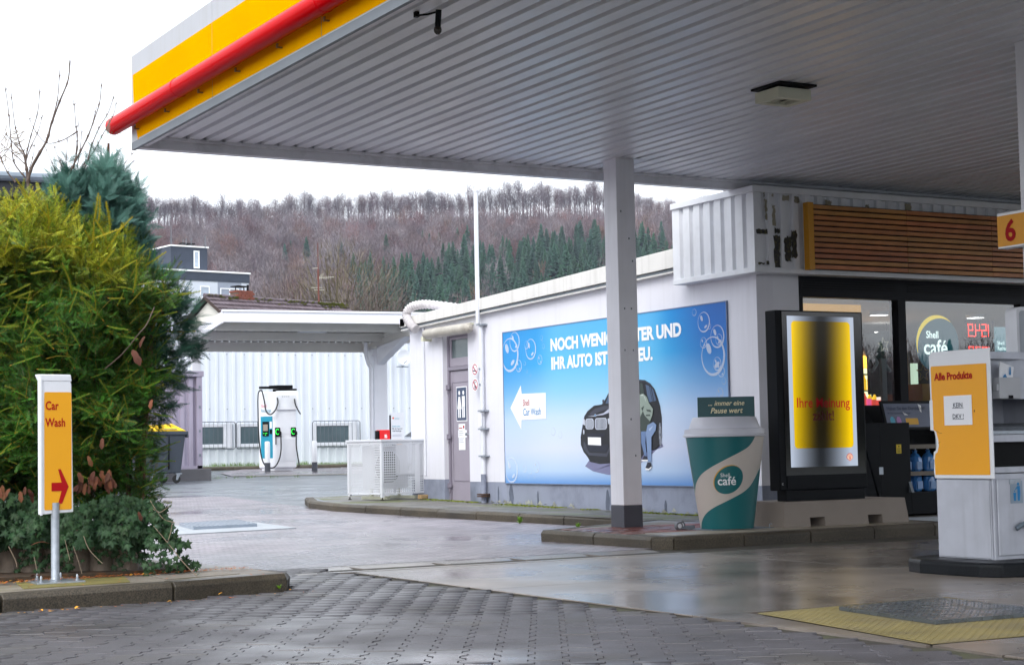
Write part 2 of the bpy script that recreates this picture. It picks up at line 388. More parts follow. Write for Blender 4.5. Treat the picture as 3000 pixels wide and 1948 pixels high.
pave_top = wetmat('island_paving', S('#6b655c'), S('#9a9184'), 0.3, 0.7, wscale=0.8, speck=140, bump=0.4, dark=0.6, soil=(*S('#5d5a2c'), 2.1, 0.52, 0.65))
slab_m = wetmat('concrete_slab', S('#736c67'), S('#978e86'), 0.19, 0.42, wscale=0.5, wlo=0.32, whi=0.62, speck=120, bump=0.10, dark=0.55, speckamt=0.25, soil=(*S('#4f453b'), 0.9, 0.52, 0.5), stretch=(1, 1, 1), ospec=0.6)
paver_m = wetmat('interlock_paver', S('#2f2e30'), S('#5c5a60'), 0.16, 0.55, wscale=0.42, wlo=0.50, whi=0.68, speck=170, bump=0.55, bscale=170, dark=0.66, speckamt=0.6, soil=(*S('#55524a'), 1.1, 0.55, 0.5))
joint_m = mat('joint_sand', S('#3d3933'), 0.8, var=0.3, scale=9, dirt=S('#4c5230'), dscale=3, damt=0.8)
brick_pave = wetmat('brick_paving', S('#79747a'), S('#a59fa8'), 0.17, 0.5, wscale=0.28, wlo=0.42, whi=0.62, speck=120, bump=0.35, brick=(0.2, 0.1, R(0)), dark=0.72)
asphalt_m = wetmat('asphalt', S('#50555b'), S('#80868d'), 0.2, 0.5, wscale=0.3, wlo=0.4, whi=0.6, speck=90, bump=0.5, bscale=90, dark=0.8, stretch=(0.5, 2.0, 1))
red_brick = wetmat('red_brick_paving', S('#6e3b35'), S('#9a5c52'), 0.2, 0.6, wscale=0.5, speck=120, bump=0.4, dark=0.6, soil=(*S('#474226'), 1.6, 0.5, 0.6))
moss_asph = wetmat('walkway_asphalt', S('#4c4b49'), S('#7d7a75'), 0.35, 0.7, wscale=0.7, speck=120, bump=0.7, bscale=110, dark=0.7, soil=(*S('#5b6420'), 1.3, 0.50, 0.75))
earth_m = mat('soil', S('#3b2f22'), 0.9, var=0.3, scale=8, bump=0.8, bscale=30, dirt=S('#7a4a1e'), dscale=9, damt=0.6)
print_w = mat('print_white', S('#f2f3f5'), 0.5, var=0.0)
print_red = mat('print_red', S('#a80d14'), 0.6, spec=0.2, var=0.0)
print_dark = mat('print_dark_blue', S('#1e2c44'), 0.5, var=0.0)
print_teal = mat('print_teal', S('#0d5a60'), 0.45, var=0.02)
print_blue = mat('print_blue', S('#0a7ab5'), 0.5, var=0.0)
rubber = mat('black_rubber', S('#151515'), 0.7, var=0.15)
paper = mat('paper_white', S('#eeeff4'), 0.7, var=0.02)

# ------------------------------------------------------------------ ground sheets
def clip_y(poly, y0, y1):
    def cut(P, c, keep):
        o = []
        for i in range(len(P)):
            a, b = P[i], P[(i+1) % len(P)]; ia, ib = keep(a[1]), keep(b[1])
            if ia: o.append(a)
            if ia != ib:
                t = (c-a[1])/(b[1]-a[1]); o.append((a[0]+t*(b[0]-a[0]), c))
        return o
    P = cut(poly, y0, lambda y: y >= y0-1e-9)
    return cut(P, y1, lambda y: y <= y1+1e-9) if P else P
def sheet(name, poly, dz, m, step=1.5, **kw):
    """flat sheet that follows the rise of the yard"""
    mb = MB(); ys = [p[1] for p in poly]; y0, y1 = min(ys), max(ys)
    cuts = [y0]; y = max(17.0, y0)
    while y < min(y1, 60):
        if y > cuts[-1]+1e-6: cuts.append(y)
        y += step
    cuts.append(y1)
    for a, b in zip(cuts, cuts[1:]):
        P = clip_y(poly, a, b)
        if len(P) >= 3: mb.poly([(x, yy, g(yy)+dz) for x, yy in P])
    bm_ = mb.build(name, m, **kw)
    return bm_
earth_far = wetmat('far_ground', S('#4d4b44'), S('#6d6a60'), 0.4, 0.8, wscale=0.1, speck=20, bump=0.4, dark=0.8, soil=(*S('#46502a'), 0.05, 0.45, 0.8))
sheet('ground', [(-900, -900), (1500, -900), (1500, 1500), (-900, 1500)], -0.06, earth_far, kind='structure')
sheet('asphalt_road', [(-30, 24.0), (60, 24.0), (60, 51.5), (-30, 51.5)], -0.004, asphalt_m, kind='structure')
bp_ = sheet('brick_paving', [(-12, 14.02), (11.62, 14.02), (11.62, 25.5), (11.05, 26.4), (11.55, 32.05), (-12, 32.9)], 0.001, brick_pave, kind='structure')
sheet('street', [(-60, -60), (40, -60), (40, 3.0), (-60, 3.0)], -0.004, asphalt_m, kind='structure')

# concrete forecourt: separate cast slabs with open joints
fore = MB().box(5.9, 40, 2.9, 14.0, -0.05, -0.012).build('concrete_forecourt', joint_m, kind='structure')
ylines = [13.22, 10.9, 8.38, 5.9, 2.9]
xlines = [5.92, 9.33, 12.8, 16.3, 19.8, 25, 32, 40]
for i in range(len(ylines)-1):
    for j in range(len(xlines)-1):
        a, b = xlines[j]+0.006, xlines[j+1]-0.006; c, d = ylines[i+1]+0.006, ylines[i]-0.006
        if i == 2 and j == 0:
            continue
        z = rnd.uniform(-0.001, 0.002)
        MB().box(a, b, c, d, -0.012, z).build('slab', slab_m, parent=fore, bevel=0.004, seg=1)
for a, b, c, d in ((5.926, 9.324, 8.30, 8.374), (7.86, 9.324, 5.906, 8.294)):
    MB().box(a, b, c, d, -0.012, 0.001).build('slab', slab_m, parent=fore)
MB().prism([(5.926, 5.906, -0.012), (7.854, 5.906, -0.012), (7.5, 6.33, -0.012), (5.96, 6.40, -0.012)], (0, 0, 0.013)).build('slab', slab_m, parent=fore)
MB().prism([(5.926, 6.41, -0.012), (5.955, 6.41, -0.012), (6.26, 8.25, -0.012), (6.26, 8.29, -0.012), (5.926, 8.29, -0.012)], (0, 0, 0.013)).build('slab', slab_m, parent=fore)
MB().prism([(7.53, 6.36, -0.012), (7.854, 5.92, -0.012), (7.854, 8.28, -0.012)], (0, 0, 0.013)).build('slab', slab_m, parent=fore)

# yellow checker plate with raised steel cover
ty = thing('yellow_shaft_frame', (6.9, 7.3, 0), 'worn yellow tread plate frame in the concrete round the steel hatch, lower right', 'shaft frame')
yel_plate = mat('worn_yellow_plate', S('#83784f'), 0.5, var=0.2, scale=1.5, dirt=S('#6b6459'), dscale=1.3, damt=0.9)
def tread(mb, q, n, m_, size=0.02, hh=0.003, z=0.0, excl=None):
    """raised lozenges on a quadrilateral"""
    q = [Vector(p) for p in q]
    e1 = (q[1]-q[0]).length; e2 = (q[3]-q[0]).length; a = int(e1/n); b = int(e2/n)
    for i in range(a):
        for j in range(b):
            s_, t_ = (i+.5)/a, (j+.5)/b
            c = (q[0]*(1-s_)+q[1]*s_)*(1-t_)+(q[3]*(1-s_)+q[2]*s_)*t_
            if excl and excl(c): continue
            dx, dy = (size, size*0.35) if (i+j) % 2 else (size*0.35, size)
            mb.poly([(c.x-dx, c.y, z), (c.x, c.y-dy, z+hh), (c.x+dx, c.y, z)], m_); mb.poly([(c.x-dx, c.y, z), (c.x+dx, c.y, z), (c.x, c.y+dy, z+hh)], m_)
            mb.poly([(c.x-dx, c.y, z), (c.x, c.y-dy, z), (c.x, c.y-dy, z+hh)], m_)
Yq = [(5.985, 6.43, 0), (7.47, 6.36, 0), (7.82, 8.27, 0), (6.29, 8.22, 0)]
Sq = [(6.60, 7.06, 0), (7.5, 7.02, 0), (7.60, 8.07, 0), (6.74, 8.02, 0)]
def in_steel(c): return 6.6 < c.x < 7.58 and 7.05 < c.y < 8.03
MB().prism(Yq, (0, 0, 0.004)).build('plate', yel_plate, parent=ty)
mb = MB(); tread(mb, Yq, 0.032, 0, 0.012, 0.0025, 0.0045, in_steel); mb.build('tread', yel_plate, parent=ty, kind='stuff')
ts = thing('steel_hatch', (7.1, 7.5, 0.004), 'raised grey checker plate hatch lying on the yellow frame', 'hatch')
galv_wet = mat('wet_checker_plate', S('#6f767d'), 0.28, metal=0.8, var=0.15, scale=4, rvar=0.1)
MB().prism([(x, y, 0.006) for x, y, z in Sq], (0, 0, 0.022)).build('plate', galv_wet, parent=ts)
mb = MB(); tread(mb, Sq, 0.032, 0, 0.013, 0.0016, 0.0285); mb.build('tread', galv_wet, parent=ts, kind='stuff')

# distant cover in the brick paving
def cover(name, lab, q, h, m_, cat, tr=None):
    t_ = thing(name, (q[0][0], q[0][1], g(q[0][1])), lab, cat)
    MB().prism([(x, y, g(y)+0.001) for x, y in q], (0, 0, h)).build('plate', m_, parent=t_)
    if tr:
        mb = MB()
        V_ = [Vector((x, y, g(y)+h+0.0015)) for x, y in q]
        for i in range(14):
            for j in range(16):
                s_, t2 = (i+.5)/14, (j+.5)/16; c = (V_[0]*(1-s_)+V_[1]*s_)*(1-t2)+(V_[3]*(1-s_)+V_[2]*s_)*t2
                mb.poly([c+Vector((-.022, 0, 0)), c+Vector((0, -.008, .004)), c+Vector((.022, 0, 0)), c+Vector((0, .008, .004))])
        mb.build('tread', m_, parent=t_, kind='stuff')
cframe = mat('pale_concrete', S('#9aa0a6'), 0.4, var=0.08, scale=3, rvar=0.1)
cover('concrete_cover_frame', 'pale concrete frame let into the brick paving behind the hedge', [(6.75, 20.42), (8.50, 20.78), (8.63, 22.9), (7.15, 22.4)], 0.012, cframe, 'cover frame')
cover('steel_cover', 'low bluish steel tank cover lying on the pale frame in the brick paving', [(7.30, 21.31), (8.22, 21.45), (8.42, 22.74), (7.47, 22.38)], 0.05, mat('pale_galvanised', S('#a9b4c2'), 0.3, metal=0.5, var=0.06), 'cover', True)

# drainage channel between paving and slabs: stones with a hollow
ch = MB().box(5.0, 9.3, 13.23, 14.01, -0.05, -0.03).build('drainage_channel', joint_m, kind='structure')
for i in range(5):
    x0 = 5.35+i*0.80; x1 = x0+0.79
    if x0 > 9.3: break
    x1 = min(x1, 9.4)
    for (y0, y1, prof) in ((13.24, 13.36, 0), (13.37, 13.83, 1), (13.84, 13.99, 0)):
        if prof:
            mb = MB(); n = 7
            for k in range(n):
                a, b = y0+(y1-y0)*k/n, y0+(y1-y0)*(k+1)/n
                za = 0.001-0.018*math.sin(math.pi*k/n); zb = 0.001-0.018*math.sin(math.pi*(k+1)/n)
                mb.poly([(x0, a, za), (x1, a, za), (x1, b, zb), (x0, b, zb)])
            mb.poly([(x0, y0, -.05), (x0, y0, .001), (x0, y1, .001), (x0, y1, -.05)])
            mb.build('channel_stone', slab_m, parent=ch)
        else:
            MB().box(x0, x1, y0, y1, -0.04, 0.001).build('channel_stone', slab_m, parent=ch, bevel=0.004, seg=1)

# ------------------------------------------------------------------ interlocking pavers in the foreground
PA = YAW+R(1.0)
pv = Vector((math.sin(PA), math.cos(PA))); pu = Vector((math.cos(PA), -math.sin(PA)))
base_pave = MB().box(-14, 5.92, 2.95, 14.02, -0.05, -0.014).build('paved_lane', joint_m, kind='structure')
prof = [(0.0975, -0.0995), (0.0975, -0.066), (0.0648, -0.034), (0.0648, 0.034), (0.0975, 0.066), (0.0975, 0.0995)]
outl = prof+[(-a, b) for a, b in reversed(prof)]
def paver_mesh():
    mb = MB(); n = len(outl)
    top = mb._a([(a*0.968, b*0.972, 0.0) for a, b in outl]); mid = mb._a([(a, b, -0.006) for a, b in outl]); bot = mb._a([(a, b, -0.012) for a, b in outl])
    # split the concave outline into three convex pieces
    for q in ((0, 1, 10, 11), (1, 2, 9, 10), (2, 3, 8, 9), (3, 4, 7, 8), (4, 5, 6, 7)):
        mb.f.append(tuple(top+i for i in q)); mb.m.append(0)
    for a, b in ((top, mid), (mid, bot)):
        for i in range(n):
            j = (i+1) % n; mb.f.append((b+i, b+j, a+j, a+i)); mb.m.append(0)
    return mb
pm_ = paver_mesh()
cells = []
for i in range(-60, 90):
    for j in range(10, 90):
        u = i*0.1650; v = j*0.2020+(0.101 if i % 2 else 0)
        c = pu*u+pv*v
        if not (c.x < 5.80 and 3.0 < c.y < 13.95 and c.x > -2.6): continue
        # inside the left kerbed island?
        if c.y > 11.42+0.13*max(0, c.x-2.6) and c.x < 4.98-0.0*c.y and c.y < 30 and not (c.x > 4.9): continue
        # the part of the lane that the picture can show
        rel = Vector((c.x, c.y, 0))-EYE; D = rel.dot(FWD)
        if D < 3: continue
        px = 1500+FPX*rel.dot(RGT)/D; py = 974-FPX*rel.dot(UPV)/D
        cells.append((D, c.x, c.y, -300 < px < 3300 and py < 2100, 0 <= px <= 3000 and py < 1945))
cells.sort()
show = [c for c in cells if c[4]][:300]; sset = set((c[1], c[2]) for c in show)
pme = None
rot = math.atan2(pu.y, pu.x)
V = []; Fa = []
bv = np.array(pm_.v, np.float32)
tri = []
for f in pm_.f:
    for k in range(1, len(f)-1): tri.append((f[0], f[k], f[k+1]))
tri = np.array(tri, np.int32)
cr, sr = math.cos(rot), math.sin(rot)
def jit():
    return rnd.uniform(-0.0022, 0.0022), rnd.gauss(0, 0.007), rnd.gauss(0, 0.007), rnd.gauss(0, 0.006)
# three shared meshes for individually built pavers
proto = []
for D, x, y, inv, vis in cells:
    dz, tx, ty_, tz = jit()
    if (x, y) in sset:
        if pme is None:
            o = MB(); o.v = list(pm_.v); o.f = list(pm_.f); o.m = list(pm_.m); po = o.build('paver', paver_m, parent=base_pave); pme = po
        else:
            po = pme.copy(); C.objects.link(po); po.parent = base_pave
        po.location = (x, y, 0.002+dz); po.rotation_euler = (tx, ty_, rot+tz)
    else:
        P = bv.copy(); a, b = cr*math.cos(tz)-sr*math.sin(tz), sr*math.cos(tz)+cr*math.sin(tz)
        P[:, 2] = bv[:, 2]+tx*bv[:, 1]-ty_*bv[:, 0]+0.002+dz
        P[:, 0] = a*bv[:, 0]-b*bv[:, 1]+x; P[:, 1] = b*bv[:, 0]+a*bv[:, 1]+y
        Fa.append(tri+len(V)*len(bv)); V.append(P)
npmesh('paver_field', np.concatenate(V), np.concatenate(Fa), paver_m, parent=base_pave, kind='stuff')

# ------------------------------------------------------------------ kerbs
def kerb(parent, pts, h, wd=0.14, seg=1.0, dz=0.0, m_=None, name='kerb_stone'):
    """kerb stones along a polyline; the street lies to the right of the walking direction"""
    for (x0, y0), (x1, y1) in zip(pts, pts[1:]):
        L_ = math.hypot(x1-x0, y1-y0); n = max(1, round(L_/seg)); dx, dy = (x1-x0)/L_, (y1-y0)/L_; nx, ny = -dy, dx
        for k in range(n):
            a, b = k*L_/n+0.007, (k+1)*L_/n-0.007
            mb = MB(); pr = [(0.0, -0.05), (-0.008, h-0.035), (0.022, h-0.002), (wd, h), (wd, -0.05)]
            off = rnd.uniform(-.004, .004); zo = rnd.uniform(-.003, .003)
            pa = [(x0+dx*a+nx*(q+off), y0+dy*a+ny*(q+off), g(y0+dy*a)+z+dz+zo) for q, z in pr]
            pb = [(x0+dx*b+nx*(q+off), y0+dy*b+ny*(q+off), g(y0+dy*b)+z+dz+zo) for q, z in pr]
            k0 = mb._a(pa+pb); N = len(pr)
            for i in range(N):
                j = (i+1) % N; mb.f.append((k0+i, k0+N+i, k0+N+j, k0+j)); mb.m.append(0)
            mb.f.append(tuple(k0+i for i in range(N))); mb.m.append(0); mb.f.append(tuple(k0+N+i for i in range(N-1, -1, -1))); mb.m.append(0)
            mb.build(name, m_ or kerb_m, parent=parent, bevel=0.006, seg=2)
# left island with the hedge
isl = [(-6, 11.2), (2.63, 11.50), (4.40, 11.80), (4.86, 11.95), (4.97, 12.12), (4.92, 12.9), (4.62, 14.6), (4.3, 16.5), (-6, 17.0)]
li = thing_ = MB().prism([(x, y, -0.05) for x, y in [(-6, 11.3), (2.63, 11.62), (4.38, 11.92), (4.80, 12.07), (4.80, 12.9), (4.50, 14.6), (4.2, 16.4), (-6, 16.9)]], (0, 0, 0.166)).build('planted_island', pave_top, kind='structure')
kerb(li, [(-5.4, 11.215), (2.62, 11.49)], 0.12, seg=1.0)
kerb(li, [(2.63, 11.49), (3.86, 11.70), (4.80, 11.93)], 0.12, seg=1.1)
kerb(li, [(4.80, 11.93), (4.97, 12.3), (4.95, 12.9), (4.62, 14.6), (4.3, 16.5)], 0.10, seg=1.0)
MB().prism([(3.9, 11.97, 0.117), (4.52, 12.16, 0.117), (4.45, 12.95, 0.117), (3.95, 12.8, 0.117)], (0, 0, 0.004)).build('slab', pave_top, parent=li)
MB().prism([(2.86, 11.86, 0.117), (3.62, 11.93, 0.117), (3.75, 12.5, 0.117), (2.95, 12.45, 0.117)], (0, 0, 0.005)).build('slab', mat('mossy_slab', S('#77703f'), 0.7, var=0.2, scale=6, bump=0.4, dirt=S('#5a5030'), dscale=5, damt=0.6), parent=li)
MB().prism([(-6, 12.5, 0.12), (4.3, 12.62, 0.12), (4.3, 14.2, 0.12), (4.0, 16.3, 0.12), (-6, 16.8, 0.12)], (0, 0, 0.03)).build('planting_bed', earth_m, parent=li)

# walkway along the white wall
wk = sheet('walkway', [(11.69, 16.4), (12.9, 16.4), (12.9, 27.9), (11.6, 27.6), (11.0, 25.4), (10.97, 24.95)], 0.115, moss_asph, kind='structure')
kerb(wk, [(10.95, 26.2), (10.83, 24.95)], 0.12)
kerb(wk, [(10.83, 24.95), (11.57, 18.0), (11.62, 16.5)], 0.12, seg=1.0)
kerb(wk, [(11.5, 27.7), (10.95, 26.2)], 0.12)
# island in front of the shop
si = MB().prism([(9.60, 14.02, -0.05), (13.0, 14.0, -0.05), (13.25, 14.2, -0.05), (13.35, 15.25, -0.05), (25, 15.25, -0.05), (25, 16.6, -0.05), (12.5, 16.6, -0.05), (11.64, 17.4, -0.05), (9.55, 16.0, -0.05)], (0, 0, 0.165)).build('shop_island', pave_top, kind='structure')
kerb(si, [(9.42, 16.1), (9.47, 14.05)], 0.12, seg=1.0)
kerb(si, [(9.47, 14.05), (9.62, 13.87)], 0.12, seg=.3)
kerb(si, [(9.62, 13.87), (13.0, 13.86)], 0.12, seg=0.85)
kerb(si, [(13.0, 13.86), (13.28, 13.98), (13.4, 14.3), (13.42, 15.1)], 0.12, seg=.5)
kerb(si, [(13.42, 15.1), (25, 15.1)], 0.12, seg=1.0, m_=cframe)
kerb(si, [(11.7, 17.3), (9.42, 16.1)], 0.12, seg=1.0)
# pale slabs and red clinkers on that island, one by one
pale_slab = wetmat('pale_island_slab', S('#8c8375'), S('#aea493'), 0.3, 0.6, wscale=1, speck=120, bump=0.3, dark=0.75, speckamt=0.3)
for a, b, c, d in ((9.78, 10.72, 14.03, 14.62), (10.73, 11.9, 14.03, 15.1), (11.91, 13.2, 14.03, 15.1)):
    MB().box(a, b, c, d, 0.10, 0.1205).build('slab', pale_slab, parent=si, bevel=.003, seg=1)
bm0 = None
for i in range(14):
    for j in range(14):
        x = 9.62+0.205*j*0.5*2*0.5+ (0.1 if i % 2 else 0); y = 14.68+0.103*i
        x = 9.66+0.205*j+(0.1 if i % 2 else 0)
        if x > 11.5 or y > 16.35 or (x > 10.65 and y < 15.16): continue
        if x-9.6 > 0 and y > 16.05+0.5*(x-9.6): continue
        if bm0 is None:
            bm0 = MB().box(-.1, .1, -.049, .049, -0.02, 0.0).build('clinker', red_brick, parent=si, bevel=.004, seg=1); o = bm0
        else:
            o = bm0.copy(); C.objects.link(o); o.parent = si
        o.location = (x, y, 0.1215+rnd.uniform(-.002, .002)); o.rotation_euler = (rnd.gauss(0, .008), rnd.gauss(0, .008), rnd.gauss(0, .01))
# rear kerb and charging bay
bay = sheet('charging_bay', [(15.9, 43.3), (26, 41.5), (26, 48.3), (18.4, 49.1), (16.6, 46.2)], 0.012, brick_pave, kind='structure')
gb = sheet('grass_strip', [(14.0, 50.0), (14.0, 49.2), (30, 48.2), (30, 50.0)], 0.09, mat('grass_soil', S('#4c5a2c'), 0.9, var=0.3, scale=6), kind='structure')
kerb(gb, [(14.0, 49.1), (30, 48.1)], 0.10, seg=1.0)
ln_m = mat('road_paint', S('#d8d6cf'), 0.6, var=0.1, scale=6, dirt=S('#8d8a84'), dscale=5, damt=0.5)
sheet('painted_line', [(16.15, 42.9), (24, 41.6), (24, 41.72), (16.15, 43.02)], 0.017, mat('yellowish_road_paint', S('#cfc9a0'), 0.6, var=0.1), kind='structure')
sheet('painted_line', [(17.0, 45.35), (18.9, 44.85), (18.9, 44.97), (17.0, 45.47)], 0.017, ln_m, kind='structure')
sheet('painted_line', [(19.3, 45.6), (26.0, 42.9), (26.0, 43.02), (19.3, 45.72)], 0.017, ln_m, kind='structure')
# ------------------------------------------------------------------ station canopy
XF, YB, ZD = 5.12, 16.72, 4.20            # left fascia plane, back edge, deck underside
cn = thing('station_canopy', (8.0, 10.0, 0), 'large flat forecourt canopy with grey ribbed soffit and yellow edge', 'canopy')
MB().box(XF+0.06, 19.2, 0.0, YB-0.02, ZD+0.06, ZD+0.5).build('roof_body', deck_gap, parent=cn)
pan = None; x = XF+0.13
while x < 18.9:
    if pan is None:
        mb = MB(); yf, yb_ = 0.05, YB-0.09
        pr = [(0.0, 0.058), (0.010, 0.0), (0.138, 0.0), (0.165, 0.058), (0.197, 0.058)]
        for (a, za), (b, zb) in zip(pr, pr[1:]):
            mb.poly([(x+a, yf, ZD+za), (x+a, yb_, ZD+za), (x+b, yb_, ZD+zb), (x+b, yf, ZD+zb)])
        pan = mb.build('deck_panel', deck_m, parent=cn); xp = x
    else:
        o = pan.copy(); C.objects.link(o); o.parent = cn; o.location.x = x-xp
        o.location.z = rnd.uniform(-.0015, .0015)
    x += 0.198
mb = MB(); mb.box(XF+.03, 19.2, YB-0.085, YB, ZD-0.115, ZD+0.30); mb.box(XF+.13, 19.2, YB-0.13, YB-0.085, ZD-0.03, ZD-0.0).build('back_beam', beam_m, parent=cn)
MB().box(XF+0.03, XF+0.125, 0.0, YB-0.09, ZD-0.10, ZD+0.05).build('edge_trim', beam_m, parent=cn)
MB().box(XF-0.005, XF+0.03, 0.0, YB+0.02, ZD-0.13, ZD-0.055).build('lower_trim', dark_grey, parent=cn)
# fascia: white panels, yellow band
yj = [YB+0.03, 14.35, 11.9, 9.45, 7.0, 4.5, 2.0, -0.05]
for a, b in zip(yj, yj[1:]):
    MB().box(XF, XF+0.03, b+.004, a-.004, ZD-0.055, ZD+0.83).build('fascia_panel', fascia_white, parent=cn, bevel=0.003, seg=1)
MB().box(XF+.03, 19.2, YB, YB+0.03, ZD-0.115, ZD+0.83).box(XF+.03, 19.2, -0.05, -0.02, ZD-0.115, ZD+0.83).box(19.17, 19.2, -.0199, YB-.001, ZD-.115, ZD+.83).build('fascia_panel', fascia_white, parent=cn)
fr = Fr((XF, YB+0.03, ZD), (0, -1, 0)); 
for k, (a, b) in enumerate(zip(yj, yj[1:])):
    u0, u1 = YB+.03-a+.004, YB+.03-b-.004
    mb = MB()
    if k == 0:
        top = [(0.05, 0.63), (u1, 0.63)]; cur = [(0.05+0.17*t*t, 0.63-0.71*t+0.0) for t in [i/8 for i in range(9)]]
        fr.poly(mb, [(u1, -0.04), (u1, 0.63)]+cur+[(0.24, -0.04)], 0.002)
    else: fr.poly(mb, [(u0, -0.04), (u1, -0.04), (u1, 0.63), (u0, 0.63)], 0.002)
    mb.build('yellow_band', fascia_yellow, parent=cn)
# red tube in lengths with joint collars, on small brackets
ys = [17.02, 14.95, 11.6, 8.4, 5.2, 2.0, -0.3]
tz, tx = ZD+0.155, XF-0.105
for i in range(len(ys)-1):
    a, b = ys[i], ys[i+1]
    mb = MB()
    pr = [(0.094, -b-0.004), (0.096, -b-0.08), (0.094, -a+.02), (0.09, -a+0.002)] 
    mb.lathe((tx, 0, tz), [(0.089, b+0.003), (0.090, (a+b)/2), (0.089, a-0.006), (0.081, a)], 28, axis='Y')
    mb.build('red_tube', tube_red, parent=cn, smooth=True)
    MB().lathe((tx, 0, tz), [(0.092, b-0.012), (0.094, b), (0.092, b+0.012)], 28, axis='Y').build('tube_collar', tube_red, parent=cn, smooth=True)
y = 16.5
while y > 0.2:
    MB().box(XF-0.035, XF, y-.010, y+.010, ZD+0.042, ZD+0.052).box(XF-0.05, XF-0.036, y-.012, y+.012, ZD+0.04, ZD+0.075).build('bracket', mat('rusty_bracket', S('#7a5a22'), 0.6), parent=cn)
    y -= 0.95
mb = MB()
for i in range(26):
    a = rnd.uniform(0, 6.28); y = 17.0-abs(rnd.gauss(0, .09)); r0 = .095; p0 = Vector((tx+r0*math.cos(a), y, tz+r0*math.sin(a)))
    mb.poly([p0, p0+Vector((rnd.uniform(-.012, .012)*1.2, rnd.uniform(-.012, .012), rnd.uniform(-.015, .02))), p0+Vector((rnd.uniform(-.02, .0), rnd.uniform(-.02, .02), .02))])
mb.build('lichen', mat('lichen_green', S('#6c7440'), 0.9), parent=cn, kind='stuff')
# pillars
def pillar(x, y, lab):
    p = thing('canopy_pillar', (x, y, 0.12), lab, 'pillar', 'canopy pillars')
    MB().box(x, x+0.245, y, y+0.26, 0.36, ZD-0.004).build('shaft', pillar_m, parent=p, bevel=0.008)
    MB().box(x-.002, x+0.247, y-.002, y+0.262, 0.10, 0.359).build('painted_foot', plinth_dark, parent=p, bevel=0.008)
    MB().box(x-.02, x+0.42, y-.02, y+0.28, ZD-0.004, ZD+0.01).build('head_plate', beam_m, parent=p)
    MB().box(x+0.03, x+0.20, y-.006, y+.001, 2.02, 2.17).build('cover_plate', pillar_m, parent=p, bevel=0.002)
    for (u, v) in ((.06, 2.06), (.17, 2.06), (.07, 2.52), (.16, 2.52), (.15, 3.3), (.19, 3.05), (.05, 3.6), (.12, 1.3), (.17, .9)):
        MB().box(x+u-.006, x+u+.006, y-.0075, y-.001, v-.008, v+.012).build('screw', dark_grey, parent=p)
    return p
pillar(10.31, 15.81, 'square grey canopy pillar standing on the island before the blue banner')
pillar(10.31, 9.62, 'grey canopy pillar at the right picture edge carrying the number 6')
# ceiling lamp
cl = thing('ceiling_lamp', (9.68, 12.07, ZD), 'square cream lamp housing under the canopy soffit', 'lamp')
cream = mat('cream_lamp_housing', S('#d6d6bf'), 0.5, var=0.04)
LX0, LX1, LY0, LY1 = 9.50, 9.87, 11.90, 12.24
MB().box(LX0-.03, LX1+.02, LY0-.06, LY1+.02, ZD-0.02, ZD+0.0).box(LX0+.04, LX1-.04, LY0+.04, LY1-.04, ZD-.035, ZD-.0201).build('mount', black_m, parent=cl)
mb = MB(); z0_, z1_ = ZD-.135, ZD-.036
for a in ((LX0, LX1, LY0, LY0+.06), (LX0, LX1, LY1-.06, LY1), (LX0, LX0+.06, LY0+.0605, LY1-.0605), (LX1-.06, LX1, LY0+.0605, LY1-.0605)): mb.box(a[0], a[1], a[2], a[3], z0_, z1_)
mb.build('housing', cream, parent=cl, bevel=.004)
MB().box(LX0+.062, LX1-.062, LY0+.062, LY1-.062, ZD-0.10, ZD-0.09).build('reflector', mat('lamp_glass', S('#3a3a36'), 0.15), parent=cl)
for k in range(2): MB().box(LX0+.13+.10*k, LX0+.138+.10*k, LY0+.061, LY1-.061, ZD-0.125, ZD-0.11).build('bar', cream, parent=cl)
# camera bracket
cm = thing('security_camera', (5.6, 10.9, ZD), 'small dark camera hanging from the canopy soffit near the yellow edge', 'camera')
MB().box(5.50, 5.53, 11.05, 11.09, ZD-.04, ZD-.0).tube([(5.51, 11.06, ZD-.03), (5.56, 10.98, ZD-.035), (5.6, 10.9, ZD-.03)], .008, 6).build('bracket', black_m, parent=cm)
MB().tube([(5.6, 10.88, ZD-.02), (5.6, 10.9, ZD-.14)], .022, 12).build('body', black_m, parent=cm, smooth=True)
MB().lathe((5.6, 10.9, ZD-.165), [(0.012, -.032), (.027, -.015), (.03, .0), (.026, .02), (.012, .03)], 16).build('lens_dome', mat('camera_dome', S('#2a2018'), 0.1), parent=cm, smooth=True)
# number sign
ns6 = thing('pump_number_sign', (10.2, 9.7, 2.68), 'orange sign box with a red 6 on the pillar', 'sign')
MB().box(10.2, 10.305, 9.1, 10.035, 2.53, 2.815).build('box', print_w, parent=ns6, bevel=.004)
fr = Fr((10.2, 10.035, 2.53), (0, -1, 0)); mb = MB(); fr.rect(mb, .004, .014, .93, .262, .003); mb.build('face', mat('sign_orange', S('#e39a05'), 0.45, var=0.02), parent=ns6)
text('digit', '6', 0.235, print_red, fr, 0.085, 0.055, .006, ns6, bold=0.03)

# ------------------------------------------------------------------ shop building
sb = thing('shop_building', (14, 20, 0), 'white rendered station shop with parapet, corrugated fascia and wide windows', 'building')
XW = 12.78
FW = Fr((XW, 26.1, 0), (0, -1, 0))          # the side wall: u runs towards the viewer, v is height
# side wall with door recess (door y 23.98..24.98, z up to 2.9)
dy0, dy1, dz1 = 24.02, 24.90, 2.93
for (a, b, c, d) in ((16.55, dy0, 0.5, 3.3), (dy1, 26.1, 0.53, 3.3), (dy0, dy1, dz1, 3.3)):
    MB().box(XW, XW+.25, a, b, c, d).build('wall', white_wall, parent=sb)
for (a, b) in ((16.55, dy0), (dy1, 26.1)):
    MB().box(XW+.001, XW+.25, a, b, -0.1, 0.499 if a < 20 else .529).build('plinth', plinth_m, parent=sb)
